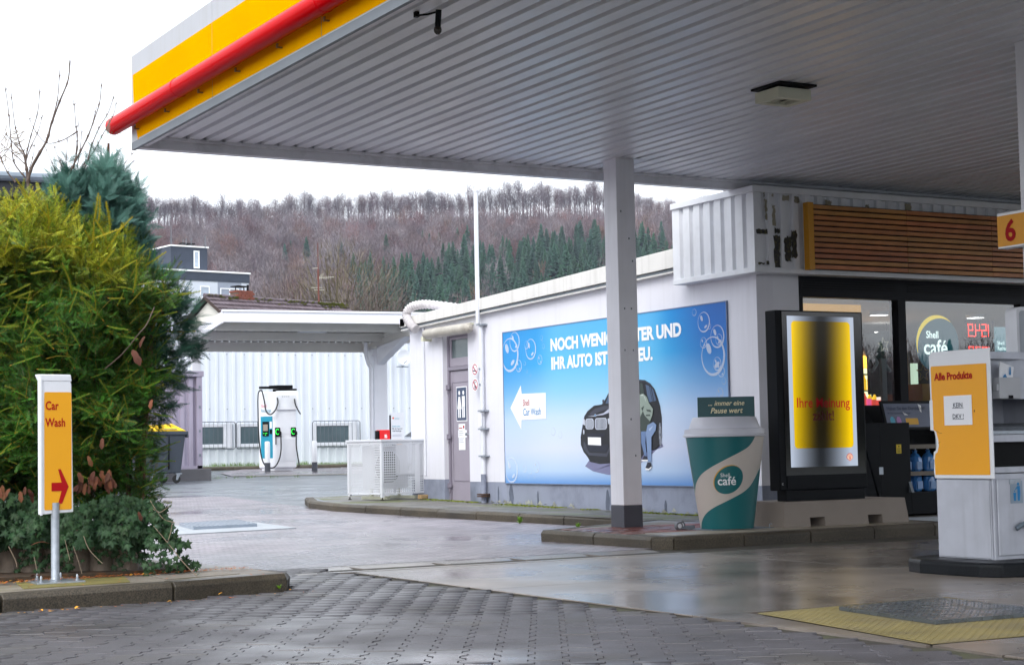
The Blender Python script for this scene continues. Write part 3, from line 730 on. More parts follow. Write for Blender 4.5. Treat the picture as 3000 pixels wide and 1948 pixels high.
# damp patches and flaking paint on the plinth
peel = mat('flaked_paint', S('#5d6474'), 0.8, var=0.2, scale=12)
mb = MB()
for yc, wd_, z0, z1 in ((22.7, .14, .06, .47), (20.0, .10, .06, .42), (21.9, .05, .1, .38), (18.6, .06, .08, .3), (23.1, .05, .15, .44)):
    q = [(XW-.0015, yc+wd_/2*math.cos(t)*(0.8+0.4*rnd.random()), (z0+z1)/2+(z1-z0)/2*math.sin(t)) for t in [k*math.pi/8 for k in range(16)]]
    mb.poly(q)
mb.build('damp_patch', peel, parent=sb)
mb = MB()
for k in range(60):
    yc = rnd.uniform(16.8, 23.6); h_ = abs(rnd.gauss(0, .03))+.01; wd_ = rnd.uniform(.03, .16); zb = 0.115+g(yc)+rnd.uniform(0, .03)
    mb.poly([(XW-.004, yc, zb), (XW-.004-rnd.uniform(0, .02), yc-wd_/2, zb+h_), (XW-.004, yc-wd_, zb)])
mb.build('flaking_paint', mat('peeling_paint', S('#a3a49a'), 0.8, var=0.3, scale=30), parent=sb, kind='stuff')
# far and rear walls, roof
MB().box(XW+.25, 34, 25.85, 26.1, -0.1, 3.3).build('wall', white_wall, parent=sb)
mb = MB(); mb.hexa([(XW+.02, 16.9, 3.2), (34, 16.9, 3.2), (34, 26.1, 3.05), (XW+.02, 26.1, 3.05), (XW+.02, 16.9, 3.32), (34, 16.9, 3.32), (34, 26.1, 3.10), (XW+.02, 26.1, 3.10)])
mb.build('roof', mat('roof_felt', S('#5a5c5e'), 0.85), parent=sb)
# parapet along the side wall: falls to the rear
def para(z0a, z0b, z1a, z1b, xo, m_, nm, ya=26.28, yb=18.0):
    MB().hexa([(XW-xo, yb, z0b), (XW+.2, yb, z0b), (XW+.2, ya, z0a), (XW-xo, ya, z0a), (XW-xo, yb, z1b), (XW+.2, yb, z1b), (XW+.2, ya, z1a), (XW-xo, ya, z1a)]).build(nm, m_, parent=sb, bevel=.006)
cream_par = mat('parapet_sheet', S('#dcdad6'), 0.5, var=0.04, streak=(0.35, 0.34, 0.3, 0.3))
para(3.10, 3.30, 3.245, 3.545, .10, cream_par, 'parapet')
para(3.06, 3.262, 3.092, 3.292, .075, dark_grey, 'shadow_joint', 26.27)
para(3.035, 3.235, 3.056, 3.256, .09, cream_par, 'drip_edge', 26.27)
MB().box(XW-.10, 34, 26.1, 26.28, 3.10, 3.245).build('parapet', cream_par, parent=sb)
# front: corner pier, plinth
MB().box(XW+.25, 13.43, 16.55, 16.8, 0.42, 3.06).build('corner_pier', mat('pier_render', S('#e0e1e8'), 0.65, var=0.03, bump=0.1), parent=sb)
MB().box(XW+.251, 13.43, 16.551, 16.8, 0.05, 0.419).build('dark_plinth', black_m, parent=sb)
# corrugated fascia box
box_m = mat('corrugated_fascia', S('#e2e4e9'), 0.5, var=0.05, scale=2, dirt=S('#8f8a7e'), dscale=5, damt=0.12)
fb = MB()
X0, Y0, ZA, ZB = 12.58, 16.30, 3.07, 4.09
fb.box(X0+.05, 26, Y0+.05, 18.0, ZA+.02, ZB-.02)
fb.build('fascia_core', box_m, parent=sb)
def ribs(mb, o, d, n, L_, z0, z1, pitch=.155, rib=.05, dep=.035):
    o, d, n = Vector(o), Vector(d), Vector(n); u = 0.0
    zz = Vector((0, 0, 1))
    P = [(0, 0)]; u = 0.03
    while u+pitch < L_:
        P += [(u+pitch-rib-.02, 0), (u+pitch-rib, -dep), (u+pitch-.0, -dep), (u+pitch+.02, 0)]; u += pitch+.02
    P.append((L_, 0))
    for (a, da), (b, db) in zip(P, P[1:]):
        p0 = o+d*a+n*da; p1 = o+d*b+n*db
        mb.poly([p0+zz*z0, p1+zz*z0, p1+zz*z1, p0+zz*z1])
mb = MB(); ribs(mb, (X0, 18.0, 0), (0, -1, 0), (-1, 0, 0), 1.70, ZA+.03, ZB-.06, .20, .055, .04)
mb.build('corrugated_sheet', box_m, parent=sb)
mb = MB(); ribs(mb, (X0, Y0, 0), (1, 0, 0), (0, -1, 0), 13.4, ZA+.03, ZB-.06, .17, .07, .035)
mb.build('corrugated_sheet', box_m, parent=sb)
MB().box(X0-.03, 26, Y0-.03, Y0+.04, ZB-.075, ZB).box(X0-.03, X0+.04, Y0+.041, 18.0, ZB-.075, ZB).build('cap_trim', box_m, parent=sb, bevel=.004)
MB().box(X0-.01, 26, Y0-.01, Y0+.2, ZA-.02, ZA+.045).box(X0-.01, X0+.21, Y0+.201, 18.0, ZA-.02, ZA+.045).build('bottom_trim', box_m, parent=sb, bevel=.004)
MB().box(X0+.2, 26, Y0+.2, 16.6, ZA-.01, ZA+.03).build('soffit', box_m, parent=sb)
# torn black patches where the sheet has lost its paint
frb = Fr((X0, Y0, ZA), (1, 0, 0)); tear = mat('bare_black_core', S('#0d0d10'), 0.6, var=0.3, scale=40, dirt=S('#8a7f30'), dscale=30, damt=0.5)
grime = mat('flaked_grey', S('#98927f'), 0.8, var=0.1)
def blob(u0, v0, u1, v1, n_, m_, nm, jag=.014, k=9):
    pts = []
    for (a, b, c, d) in ((u0, v0, u1, v0), (u1, v0, u1, v1), (u1, v1, u0, v1), (u0, v1, u0, v0)):
        for i in range(k):
            t = i/k; pts.append((a+(c-a)*t+rnd.uniform(-jag, jag), b+(d-b)*t+rnd.uniform(-jag, jag)))
    mb = MB(); frb.poly(mb, pts, n_); mb.build(nm, m_, parent=sb)
blob(.03, .445, .20, .50, .003, tear, 'torn_patch', .006)
blob(.04, .075, .14, .10, .003, tear, 'torn_patch', .01); blob(.17, .075, .21, .12, .003, tear, 'torn_patch', .008)
blob(.29, .03, .38, .43, .003, tear, 'torn_patch', .012); blob(.31, .46, .385, .52, .003, tear, 'torn_patch', .012)
blob(.455, .13, .55, .42, .003, tear, 'torn_patch', .016); blob(.565, .17, .645, .5, .003, tear, 'torn_patch', .014)
for a, b, c, d in ((.17, .62, .20, .86), (.28, .55, .32, .80), (.44, .86, .54, .93), (.62, .85, .70, .92), (.15, .9, .17, .96), (1.1, .84, 1.2, .9), (.28, .9, .3, .93), (1.75, .85, 1.8, .88), (2.4, .84, 2.5, .93)):
    blob(a, b, c, d, .003, grime, 'flaked_patch', .012)
# timber cladding
ZW0, ZW1, YWD = 3.105, 3.905, 16.19
wd = thing('timber_cladding', (13.4, YWD, ZW0), 'brown horizontal timber slats with a yellow end strip on the shop front', 'cladding')
MB().box(13.40, 25.5, YWD+.045, YWD+.075, ZW0, ZW1).build('backing', black_m, parent=wd)
wood = mat('oiled_timber', S('#b5743f'), 0.5, var=0.22, scale=2.5, orand=0.14, bump=0.15, bscale=70)
n_ = 12; ph = (ZW1-ZW0)/n_
jx = [13.40, 14.9, 16.35, 17.9, 20.0, 22.6, 25.5]
for i in range(n_):
    for a, b in zip(jx, jx[1:]):
        MB().box(a+.001, b-.001, YWD, YWD+.044, ZW0+ph*i+.005, ZW0+ph*(i+1)-.013).build('slat', wood, parent=wd, bevel=.003, seg=1)
MB().box(13.31, 13.395, YWD-.012, YWD+.08, ZW0-.01, ZW1+.01).build('end_strip', mat('ochre_strip', S('#c88a10'), 0.45, var=0.04), parent=wd)
# window wall
YG = 16.60
fl_ = anthracite
MB().box(13.43, 26, YG-.04, YG+.12, 2.80, 3.06).build('window_head', fl_, parent=sb)
for z in (2.99, 2.96, 2.93, 2.90): 
    for a, b in ((13.5, 15.0), (15.2, 17.2), (17.35, 19.2)): MB().box(a, b, YG-.05, YG-.041, z, z+.012).build('louvre', black_m, parent=sb)
for a, b in ((13.43, 13.50), (15.04, 15.17), (17.20, 17.33), (19.3, 19.43), (22, 22.13)): MB().box(a, b, YG-.04, YG+.12, 0.12, 2.799).build('mullion', fl_, parent=sb)
MB().box(13.50, 26, YG-.03, YG+.12, 1.24, 1.33).build('sill', fl_, parent=sb)
MB().box(13.50, 26, YG-.01, YG+.10, 0.12, 1.239).build('lower_panel', black_paint, parent=sb)
gm = glassmat('shop_glass', (0.86, 0.93, 0.95), 4.0)
for a, b in ((13.50, 15.04), (15.17, 17.20), (17.33, 19.3), (19.43, 22), (22.13, 26)):
    mb = MB(); mb.poly([(a, YG+.02, 1.33), (b, YG+.02, 1.33), (b, YG+.02, 2.80), (a, YG+.02, 2.80)]); mb.build('pane', gm, parent=sb)
# interior shell
in_w = mat('interior_wall', S('#4a3c32'), 0.8, var=0.05); in_c = mat('interior_ceiling', S('#a9a6a6'), 0.8, var=0.02); in_f = mat('interior_floor', S('#5a5048'), 0.4)
MB().box(13.03, 33, 16.9, 25.8, 0.0, 0.10).build('interior_floor', in_f, parent=sb)
MB().box(13.03, 33, 16.73, 25.8, 2.78, 2.82).build('interior_ceiling', in_c, parent=sb)
MB().box(13.04, 33, 22.5, 22.6, 0.1, 3.0).build('interior_wall', in_w, parent=sb)
lampm = mat('shop_lamp', (1, 0.96, 0.88), 0.5, emit=7.0, var=0)
for i, (x, y) in enumerate(((16.0, 18.0), (17.8, 18.0), (15.6, 20.2), (19.4, 19.6), (20.6, 17.7), (19.5, 21.8))):
    l = thing('ceiling_spot', (x, y, 2.74), ['round bright ceiling spot above the monitor behind the left shop window', 'round bright ceiling spot above the red price digits', 'round ceiling spot deep in the shop, left', 'round ceiling spot deep in the shop, right', 'round ceiling spot near the glass at the right picture edge', 'round ceiling spot outside the picture on the right'][i], 'ceiling light', 'round spots in the shop ceiling')
    MB().lathe((x, y, 2.755), [(0.10, 0), (0.11, .02)], 20).build('lamp', lampm, parent=l)
    MB().lathe((x, y, 2.735), [(0.125, .0), (0.135, .045)], 20, cap=False).build('ring', white_metal, parent=l)
tl = thing('strip_light', (17.5, 19.6, 2.66), 'thin suspended strip light seen through the left shop window', 'strip light')
MB().box(17.36, 17.56, 19.6, 19.64, 2.62, 2.64).box(17.60, 17.74, 19.6, 19.64, 2.62, 2.64).build('tube', lampm, parent=tl)
MB().tube([(17.58, 19.62, 2.64), (17.58, 19.62, 2.78)], .005, 5).build('cord', black_m, parent=tl)
# ------------------------------------------------------------------ door, banner and fittings on the side wall
UY = lambda y: 26.1-y
door = thing('toilet_door', (XW, 24.4, 0.17), 'grey metal toilet door with a small window above it in the white wall', 'door')
door_m = mat('door_paint', S('#9a93a0'), 0.5, var=0.05, streak=(0.28, 0.26, 0.26, 0.25), bump=0.03, bscale=20)
frame_m = mat('door_frame_paint', S('#857f8c'), 0.5, var=0.04)
xd = XW+0.10; zb, zl, zt = 0.175, 2.28, 2.90
mb = MB(); mb.box(xd-.02, xd+.08, dy0, dy0+.035, zb, zt).box(xd-.02, xd+.08, dy1-.05, dy1, zb, zt).box(xd-.02, xd+.08, dy0+.036, dy1-.051, zt-.06, zt).box(xd-.02, xd+.08, dy0+.036, dy1-.051, zl+.01, zl+.07).build('frame', frame_m, parent=door, bevel=.003)
MB().box(xd+.01, xd+.05, dy0+.04, dy1-.055, zb+.01, zl).build('leaf', door_m, parent=door, bevel=.003)
q = dy0+.10, dy1-.115
mb = MB(); mb.box(xd+.003, xd+.0095, q[0], q[0]+.012, .5, 2.1).box(xd+.003, xd+.0095, q[1]-.012, q[1], .5, 2.1).box(xd+.003, xd+.0095, q[0]+.0125, q[1]-.0125, .5, .512).box(xd+.003, xd+.0095, q[0]+.0125, q[1]-.0125, 2.088, 2.1).build('panel_moulding', frame_m, parent=door)
mb = MB(); mb.box(xd, xd+.04, dy0+.04, dy1-.055, zl+.075, zl+.21); mb.box(xd, xd+.04, dy0+.04, dy0+.10, zl+.2105, zt-.061).box(xd, xd+.04, dy1-.115, dy1-.055, zl+.2105, zt-.061).box(xd, xd+.04, dy0+.101, dy1-.1155, zt-.11, zt-.061).build('transom_frame', door_m, parent=door, bevel=.003)
MB().box(xd+.02, xd+.03, dy0+.10, dy1-.115, zl+.21, zt-.11).build('transom_pane', mat('wired_glass', S('#5f6e70'), 0.15, var=0.15, scale=3), parent=door)
for z in (.43, 1.22, 2.02): MB().box(xd-.05, xd-.021, dy1-.04, dy1+.03, z-.04, z+.04).box(xd-.045, xd-.025, dy1-.10, dy1-.041, z-.03, z+.03).tube([(xd-.035, dy1-.04, z-.11), (xd-.035, dy1-.04, z-.041)], .013, 8).build('hinge', frame_m, parent=door)
MB().tube([(xd+.01, dy0+.09, 1.25), (xd-.05, dy0+.09, 1.25)], .012, 10).tube([(xd-.045, dy0+.085, 1.25), (xd-.05, dy0+.2, 1.25)], .010, 10).lathe((xd-.02, dy0+.09, 1.25), [(.03, 0), (.03, .03)], 14, axis='X').lathe((xd-.05, dy0+.2, 1.25), [(.002, -.022), (.02, -.014), (.024, 0), (.02, .014), (.002, .022)], 14, axis='X').build('handle', galv, parent=door, smooth=True)
MB().box(XW-.03, XW+.2, dy0-.02, dy1+.02, .12, .174).build('threshold', galv, parent=door)
mb = MB(); mb.box(XW+.10, XW+.24, dy1-.0, dy1+.005, .175, 2.93).build('reveal', white_wall, parent=door)
ws = thing('toilet_sign', (XW, 24.4, 1.7), 'blue pictogram sign with a woman and a man on the grey door', 'sign')
F = Fr((xd+.008, 24.64, 1.46), (0, -1, 0))
mb = MB(); F.slab(mb, 0, 0, .36, .56, 0, .004); mb.build('board', print_w, parent=ws)
mb = MB(); F.rect(mb, .015, .015, .345, .545, .006); mb.build('blue_field', mat('sign_slate', S('#3c4a66'), 0.5, var=0), parent=ws)
mb = MB()
for c, skirt in ((.11, True), (.25, False)):
    F.poly(mb, ellipse(c, .46, .032, .036, 16), .008)
    if skirt: F.poly(mb, [(c-.03, .40), (c+.03, .40), (c+.075, .20), (c-.075, .20)], .008); F.rect(mb, c-.045, .06, c-.008, .2, .008); F.rect(mb, c+.008, .06, c+.045, .2, .008)
    else: F.rect(mb, c-.05, .24, c+.05, .405, .008); F.rect(mb, c-.045, .06, c-.006, .24, .008); F.rect(mb, c+.006, .06, c+.045, .24, .008)
mb.build('pictogram', print_w, parent=ws)
nt_ = thing('paper_notice', (XW, 24.4, 1.2), 'white paper notice taped to the grey door under the toilet sign', 'notice')
F = Fr((xd+.007, 24.60, 1.00), (0, -1, 0))
mb = MB(); F.rect(mb, .02, 0, .25, .42, .003); F.rect(mb, 0, .2, .30, .32, .0015); mb.build('sheet', paper, parent=nt_)
mb = MB()
for k in range(6): F.rect(mb, .04, .30-.03*k-(.03 if k > 2 else 0), .04+rnd.uniform(.12, .18), .307-.03*k-(.03 if k > 2 else 0), .005)
mb.build('print_lines', mat('print_grey', S('#9a9ea8'), 0.6, var=0), parent=nt_)
mb = MB(); F.poly(mb, ellipse(.20, .37, .025, .025, 12), .005); F.rect(mb, .04, .345, .15, .36, .005); mb.build('print_emblem', print_red, parent=nt_)

# banner
bn = thing('car_wash_banner', (XW, 20, 0.49), 'large blue soap bubble billboard for the car wash on the white wall', 'billboard')
BW, BH = 5.69, 2.28
FBn = Fr((XW-.022, 22.83, 0.49), (0, -1, 0))
def banner_mat():
    m = bpy.data.materials.new('banner_print'); m.use_nodes = True; n = m.node_tree; L = n.links; P = n.nodes['Principled BSDF']; P.inputs['Roughness'].default_value = 0.38
    geo = n.nodes.new('ShaderNodeNewGeometry'); s_ = n.nodes.new('ShaderNodeSeparateXYZ'); L.new(geo.outputs['Position'], s_.inputs[0])
    def mr_(src, a, b, c=0, d=1):
        q = n.nodes.new('ShaderNodeMapRange'); q.interpolation_type = 'SMOOTHSTEP'; q.inputs['From Min'].default_value = a; q.inputs['From Max'].default_value = b; q.inputs['To Min'].default_value = c; q.inputs['To Max'].default_value = d
        L.new(src, q.inputs['Value']); return q.outputs[0]
    vv = mr_(s_.outputs['Z'], 0, 1); 
    lin = n.nodes.new('ShaderNodeMapRange'); lin.inputs['From Min'].default_value = 0.49; lin.inputs['From Max'].default_value = 2.77; L.new(s_.outputs['Z'], lin.inputs['Value'])
    r = n.nodes.new('ShaderNodeValToRGB'); L.new(lin.outputs[0], r.inputs[0]); e = r.color_ramp.elements
    e[0].position = 0.0; e[0].color = (*S('#5a90cf'), 1); e[1].position = 1.0; e[1].color = (*S('#0092d6'), 1)
    for p_, c_ in ((0.08, '#b3cbe9'), (0.22, '#d0d8ed'), (0.42, '#c2d6ee'), (0.58, '#8cc2e8'), (0.76, '#2fa4dd')):
        x = e.new(p_); x.color = (*S(c_), 1)
    def over(last, col, fac):
        mx = n.nodes.new('ShaderNodeMix'); mx.data_type = 'RGBA'; L.new(fac, mx.inputs[0]); L.new(last, mx.inputs[6]); mx.inputs[7].default_value = (*S(col), 1); return mx.outputs[2]
    def mul(a, b):
        q = n.nodes.new('ShaderNodeMath'); q.operation = 'MULTIPLY'; L.new(a, q.inputs[0])
        if hasattr(b, 'is_linked'): L.new(b, q.inputs[1])
        else: q.inputs[1].default_value = b
        return q.outputs[0]
    Y = s_.outputs['Y']; Z = s_.outputs['Z']
    last = r.outputs[0]
    last = over(last, '#0f62bb', mul(mr_(Y, 18.9, 17.3), mr_(Z, 1.2, 2.7, 0.15, 0.95)))       # right side turns deep blue
    last = over(last, '#0a8ad2', mul(mr_(Y, 21.2, 22.9), mr_(Z, 1.3, 2.5, 0.15, 0.8)))
    last = over(last, '#4c7fc4', mul(mr_(Y, 18.4, 17.0), mr_(Z, 1.6, 0.5, 0.1, 0.75)))
    last = over(last, '#7ccdf0', mul(mul(mr_(Y, 21.9, 21.2), mr_(Y, 18.3, 18.9)), mr_(Z, 1.2, 2.2, 0, .4)))
    L.new(last, P.inputs['Base Color']); return m
ban_m = banner_mat()
mb = MB(); FBn.slab(mb, 0, 0, BW, BH, -.02, 0); mb.build('board', ban_m, parent=bn)
mb = MB()
for a in ((-.012, -.012, 0, BH+.012), (BW, -.012, BW+.012, BH+.012)): FBn.slab(mb, a[0], a[1], a[2], a[3], -.021, .006)
FBn.slab(mb, .0005, -.012, BW-.0005, 0, -.021, .006); FBn.slab(mb, .0005, BH, BW-.0005, BH+.012, -.021, .006)
mb.build('edge_profile', mat('board_edge', S('#6f7f9c'), 0.4), parent=bn)
BT = lambda nm, s_, sz, m_, u, v, **k: text(nm, s_, sz, m_, FBn, u, v, .005, bn, **k)
BT('headline', 'NOCH WENIGE METER UND', 0.238, print_w, 1.42, 1.925, bold=.045, sx=1.075)
BT('headline', 'IHR AUTO IST WIE NEU.', 0.238, print_w, 1.43, 1.655, bold=.045, sx=1.02)
bl = lambda nm, hexc, rough=.4, **k: mat(nm, S(hexc), rough, var=0.02, **k)
c_shadow = bl('print_shadow', '#77789a'); c_body = bl('print_car_black', '#12141c'); c_hi = bl('print_car_highlight', '#3a3d4b'); c_chr = bl('print_chrome', '#c3cad8')
c_glass = bl('print_car_glass', '#4b5f7c'); c_jean = bl('print_jeans', '#7f97bd'); c_jack = bl('print_jacket', '#8e9c92'); c_jackd = bl('print_jacket_dark', '#36423d'); c_shoe = bl('print_shoe', '#171b2c')
def P_(nm, pts, m_, n_=.004):
    mb = MB(); FBn.poly(mb, pts, n_); return mb.build(nm, m_, parent=bn)
P_('printed_arrow', [(.2, 1.13), (.53, 1.46), (.55, 1.33), (1.26, 1.32), (1.25, .94), (.53, .94), (.52, .80)], print_w)
BT('arrow_lettering', 'Shell', .13, print_red, .58, 1.15, bold=.01, sx=.82); BT('arrow_lettering', 'Car Wash', .15, print_blue, .58, 1.005, bold=.01, sx=.86)
P_('printed_shadow', [(2.3, .25), (2.45, .36), (3.4, .36), (4.25, .50), (4.22, .54), (4.0, .42), (3.4, .15), (2.9, .13), (2.5, .18)], c_shadow, .002)
P_('printed_car', [(2.98, 1.28), (2.84, 1.14), (2.77, 1.10), (2.57, 1.09), (2.4, 1.02), (2.31, .95), (2.26, .83), (2.2, .66), (2.2, .55), (2.27, .45), (2.37, .38), (2.44, .31), (2.69, .28), (3.0, .29), (3.4, .30), (3.7, .33), (3.8, .42), (3.97, .46), (4.08, .48), (4.18, .53), (4.22, .62), (4.23, .88), (4.2, 1.03), (4.15, 1.14), (4.08, 1.26), (3.98, 1.34), (3.85, 1.39), (3.6, 1.41), (3.3, 1.40), (3.1, 1.36)], c_body, .0035)
P_('printed_window', [(3.73, 1.355), (3.80, 1.35), (3.86, 1.09), (3.75, 1.06)], c_jackd, .005)
P_('printed_window', [(3.87, 1.33), (3.95, 1.31), (4.02, 1.10), (3.93, 1.09)], c_glass, .005); P_('printed_window', [(3.965, 1.30), (3.99, 1.29), (4.05, 1.10), (4.03, 1.10)], c_glass, .005); P_('printed_window', [(4.01, 1.28), (4.05, 1.25), (4.115, 1.11), (4.065, 1.10)], c_glass, .005)
P_('printed_window', [(2.87, 1.11), (3.0, 1.27), (3.1, 1.32), (3.1, 1.11)], c_glass, .005)
P_('printed_roof_line', [(3.73, 1.375), (3.86, 1.365), (3.98, 1.315), (4.07, 1.23), (4.075, 1.235), (3.985, 1.33), (3.86, 1.38), (3.73, 1.39)], c_hi, .005)
P_('printed_mirror', [(2.80, 1.10), (2.79, 1.16), (2.84, 1.17), (2.85, 1.11)], c_hi, .005)
P_('printed_bonnet', [(2.45, .98), (2.60, 1.05), (2.85, 1.08), (2.98, 1.07), (2.98, 1.04), (2.7, 1.0), (2.5, .95)], c_hi, .005)
P_('printed_highlight', [(2.40, .945), (2.6, .955), (2.82, .98), (2.98, 1.045), (2.98, .985), (2.80, .955), (2.66, .95), (2.60, .94)], bl('print_gleam', '#b8bdd0'), .006)
for a, b, c, d in ((2.34, 2.56, .765, .915), (2.59, 2.90, .755, .915)):
    P_('printed_grille', rrect(a, c, b, d, .05, 4), c_chr, .006); P_('printed_grille', rrect(a+.015, c+.012, b-.015, d-.012, .04, 4), c_shoe, .007)
    mb = MB(); n_ = 7 if b < 2.6 else 9
    for k in range(n_):
        u = a+.03+(b-a-.06)*k/(n_-1); FBn.poly(mb, [(u-.009, c+.015), (u+.007, c+.015), (u+.009, d-.015), (u-.007, d-.015)], .008)
    mb.build('printed_grille_bars', c_chr, parent=bn)
P_('printed_badge', ellipse(2.605, .955, .027, .018, 16), c_chr, .0075); P_('printed_badge', ellipse(2.605, .955, .019, .012, 16), print_blue, .009)
P_('printed_headlight', [(2.26, .84), (2.285, .93), (2.325, .90), (2.33, .82)], c_chr, .006); P_('printed_headlight', [(2.92, .90), (3.05, .93), (3.05, .80), (2.93, .83)], c_chr, .006)
P_('printed_fog_lamp', ellipse(2.29, .73, .018, .035, 14), c_chr, .006)
P_('printed_intake', [(2.36, .71), (2.84, .70), (2.82, .66), (2.38, .66)], c_shoe, .005); P_('printed_intake', [(2.32, .57), (2.93, .54), (2.86, .44), (2.42, .46)], c_shoe, .006); P_('printed_bumper_line', [(2.28, .60), (2.31, .585), (2.42, .44), (2.87, .425), (2.96, .53), (2.98, .50), (2.88, .38), (2.42, .40), (2.27, .5)], c_hi, .005)
P_('printed_number_plate', [(2.40, .655), (2.74, .645), (2.74, .535), (2.40, .55)], print_w, .008); P_('printed_plate_rim', [(2.39, .665), (2.75, .655), (2.75, .525), (2.39, .54)], c_hi, .007)
BT('plate_lettering', 'Shell', .05, print_red, 2.45, .615, sx=.9); BT('plate_lettering', 'Car Wash', .062, print_blue, 2.45, .562, sx=.9)
P_('printed_wheel', ellipse(4.19, .66, .026, .15, 24), c_hi, .006); ring_mb = MB(); ring(ring_mb, FBn, 4.19, .66, .028, .155, .006, .007)
for k in range(7):
    a = k*2*math.pi/7; FBn.poly(ring_mb, [(4.19-.003, .66), (4.19+.003, .66), (4.19+.022*math.cos(a)+.003, .66+.135*math.sin(a)), (4.19+.022*math.cos(a)-.003, .66+.135*math.sin(a))], .0075)
ring_mb.build('printed_rim', c_chr, parent=bn)
P_('printed_jacket', [(3.55, 1.2), (3.82, 1.21), (3.92, 1.17), (3.95, 1.08), (4.04, 1.0), (4.02, .92), (3.94, .79), (3.86, .71), (3.55, .71)], c_jackd, .009)
P_('printed_jacket', [(3.73, 1.2), (3.82, 1.21), (3.90, 1.16), (3.95, 1.08), (4.04, 1.0), (4.02, .92), (3.96, .84), (3.84, .92), (3.80, .98), (3.73, .90)], c_jack, .010)
P_('printed_folds', [(3.74, 1.19), (3.83, 1.18), (3.88, 1.10), (3.86, 1.16), (3.80, 1.205)], bl('print_jacket_light', '#c4cdc8'), .011); P_('printed_folds', [(3.76, 1.02), (3.84, 1.05), (3.79, .98)], c_jackd, .011); P_('printed_folds', [(3.88, 1.0), (3.98, .99), (4.0, .96), (3.9, .975)], c_jackd, .011); P_('printed_folds', [(3.86, .93), (3.97, .93), (3.97, .91), (3.88, .91)], c_jackd, .011)
P_('printed_jeans', [(3.74, .71), (3.87, .71), (3.84, .56), (3.865, .39), (3.82, .37), (3.74, .56)], bl('print_jeans_dark', '#667fa8'), .010)
P_('printed_jeans', [(3.90, .79), (4.04, .83), (4.11, .79), (4.09, .72), (3.985, .63), (3.975, .31), (3.89, .31), (3.87, .56), (3.86, .68)], c_jean, .011)
P_('printed_folds', [(3.93, .74), (4.03, .78), (4.02, .76), (3.95, .71)], bl('print_jeans_light', '#a9bbd8'), .012)
P_('printed_shoe', [(3.74, .33), (3.81, .39), (3.88, .37), (3.89, .33)], c_shoe, .010); P_('printed_sole', [(3.74, .335), (3.89, .335), (3.89, .315), (3.74, .315)], print_w, .011)
P_('printed_shoe', [(3.83, .225), (3.88, .30), (3.955, .30), (3.98, .245), (3.91, .21)], c_shoe, .012); P_('printed_sole', [(3.83, .225), (3.91, .215), (3.98, .25), (3.97, .225), (3.91, .195), (3.83, .20)], print_w, .013)
def bub_mat():
    m = bpy.data.materials.new('print_bubble'); m.use_nodes = True; n = m.node_tree; P = n.nodes['Principled BSDF']; P.inputs['Base Color'].default_value = (*S('#e9f1fb'), 1); P.inputs['Roughness'].default_value = .5
    P.inputs['Alpha'].default_value = 0.55; return m
bubm = bub_mat()
for (cx, cy, r_) in ((.22, 1.93, .26), (.37, 2.12, .15), (.85, 1.98, .155), (.72, 2.05, .06), (.48, 1.75, .09), (1.11, 1.81, .07), (5.22, 2.06, .13), (5.33, 2.0, .04), (5.50, 1.86, .145), (5.40, 1.62, .25), (5.48, 1.52, .085), (5.53, 1.82, .07), (5.20, 1.80, .07), (5.56, 1.42, .07), (5.61, 1.30, .045), (5.52, 1.15, .07), (5.02, 2.2, .045), (.20, .19, .19), (.60, .22, .062), (.77, .18, .045), (.95, .24, .085), (.88, .1, .025), (.7, .09, .02), (1.22, 2.0, .035), (1.17, 2.13, .035), (1.2, 2.08, .015), (.66, 1.78, .03), (.72, 1.66, .025), (.83, 1.60, .02), (1.45, .75, .06), (1.65, .70, .05)):
    mb = MB(); b0, b1 = max(cx-r_, 0.004), 0
    n_ = 28
    def inside(p): return (min(max(p[0], .004), BW-.004), min(max(p[1], .004), BH-.004))
    for k in range(n_):
        a0, a1 = 2*math.pi*k/n_, 2*math.pi*(k+1)/n_; t = r_*(.10+.06*math.cos(a0+.8)) 
        q = [(cx+r_*math.cos(a0), cy+r_*math.sin(a0)), (cx+r_*math.cos(a1), cy+r_*math.sin(a1)), (cx+(r_-t)*math.cos(a1), cy+(r_-t)*math.sin(a1)), (cx+(r_-t)*math.cos(a0), cy+(r_-t)*math.sin(a0))]
        FBn.poly(mb, [inside(x) for x in q], .0045)
    if r_ > .06: FBn.poly(mb, [inside(x) for x in ellipse(cx-.35*r_, cy+.4*r_, .18*r_, .3*r_, 12, .5)], .0048); FBn.poly(mb, [inside(x) for x in ellipse(cx+.3*r_, cy-.45*r_, .25*r_, .12*r_, 12, .5)], .0048)
    mb.build('printed_bubble', bubm, parent=bn)

# vent pipe with the two prohibition signs
vp_ = thing('vent_pipe', (XW-.06, 23.46, .19), 'slim white vertical vent pipe running up the white wall and above the roof', 'pipe')
py_, pxx = 23.46, XW-.06
MB().tube([(pxx, py_, .62), (pxx, py_, 2.96)], .038, 12).build('lower_pipe', white_metal, parent=vp_, smooth=True)
MB().tube([(pxx-.05, py_, 2.96), (pxx-.05, py_, 5.02)], .034, 12).lathe((pxx-.05, py_, 5.02), [(.036, 0), (.042, .01), (.042, .05), (.034, .06)], 12).build('upper_pipe', white_metal, parent=vp_, smooth=True)
MB().tube([(pxx, py_, .1), (pxx, py_, .62)], .042, 12).build('foot_pipe', plinth_m, parent=vp_, smooth=True)
rust = mat('rusty_flange', S('#4d3a30'), 0.8, var=0.25, scale=20)
MB().lathe((pxx, py_, .27), [(.11, 0), (.11, .02)], 16).lathe((pxx, py_, .30), [(.11, 0), (.11, .02)], 16).build('flange', rust, parent=vp_)
for z in (2.94, 1.60, 1.32, .9): MB().box(pxx-.055, pxx+.06, py_-.11, py_+.055, z-.012, z+.012).build('clamp', galv, parent=vp_)
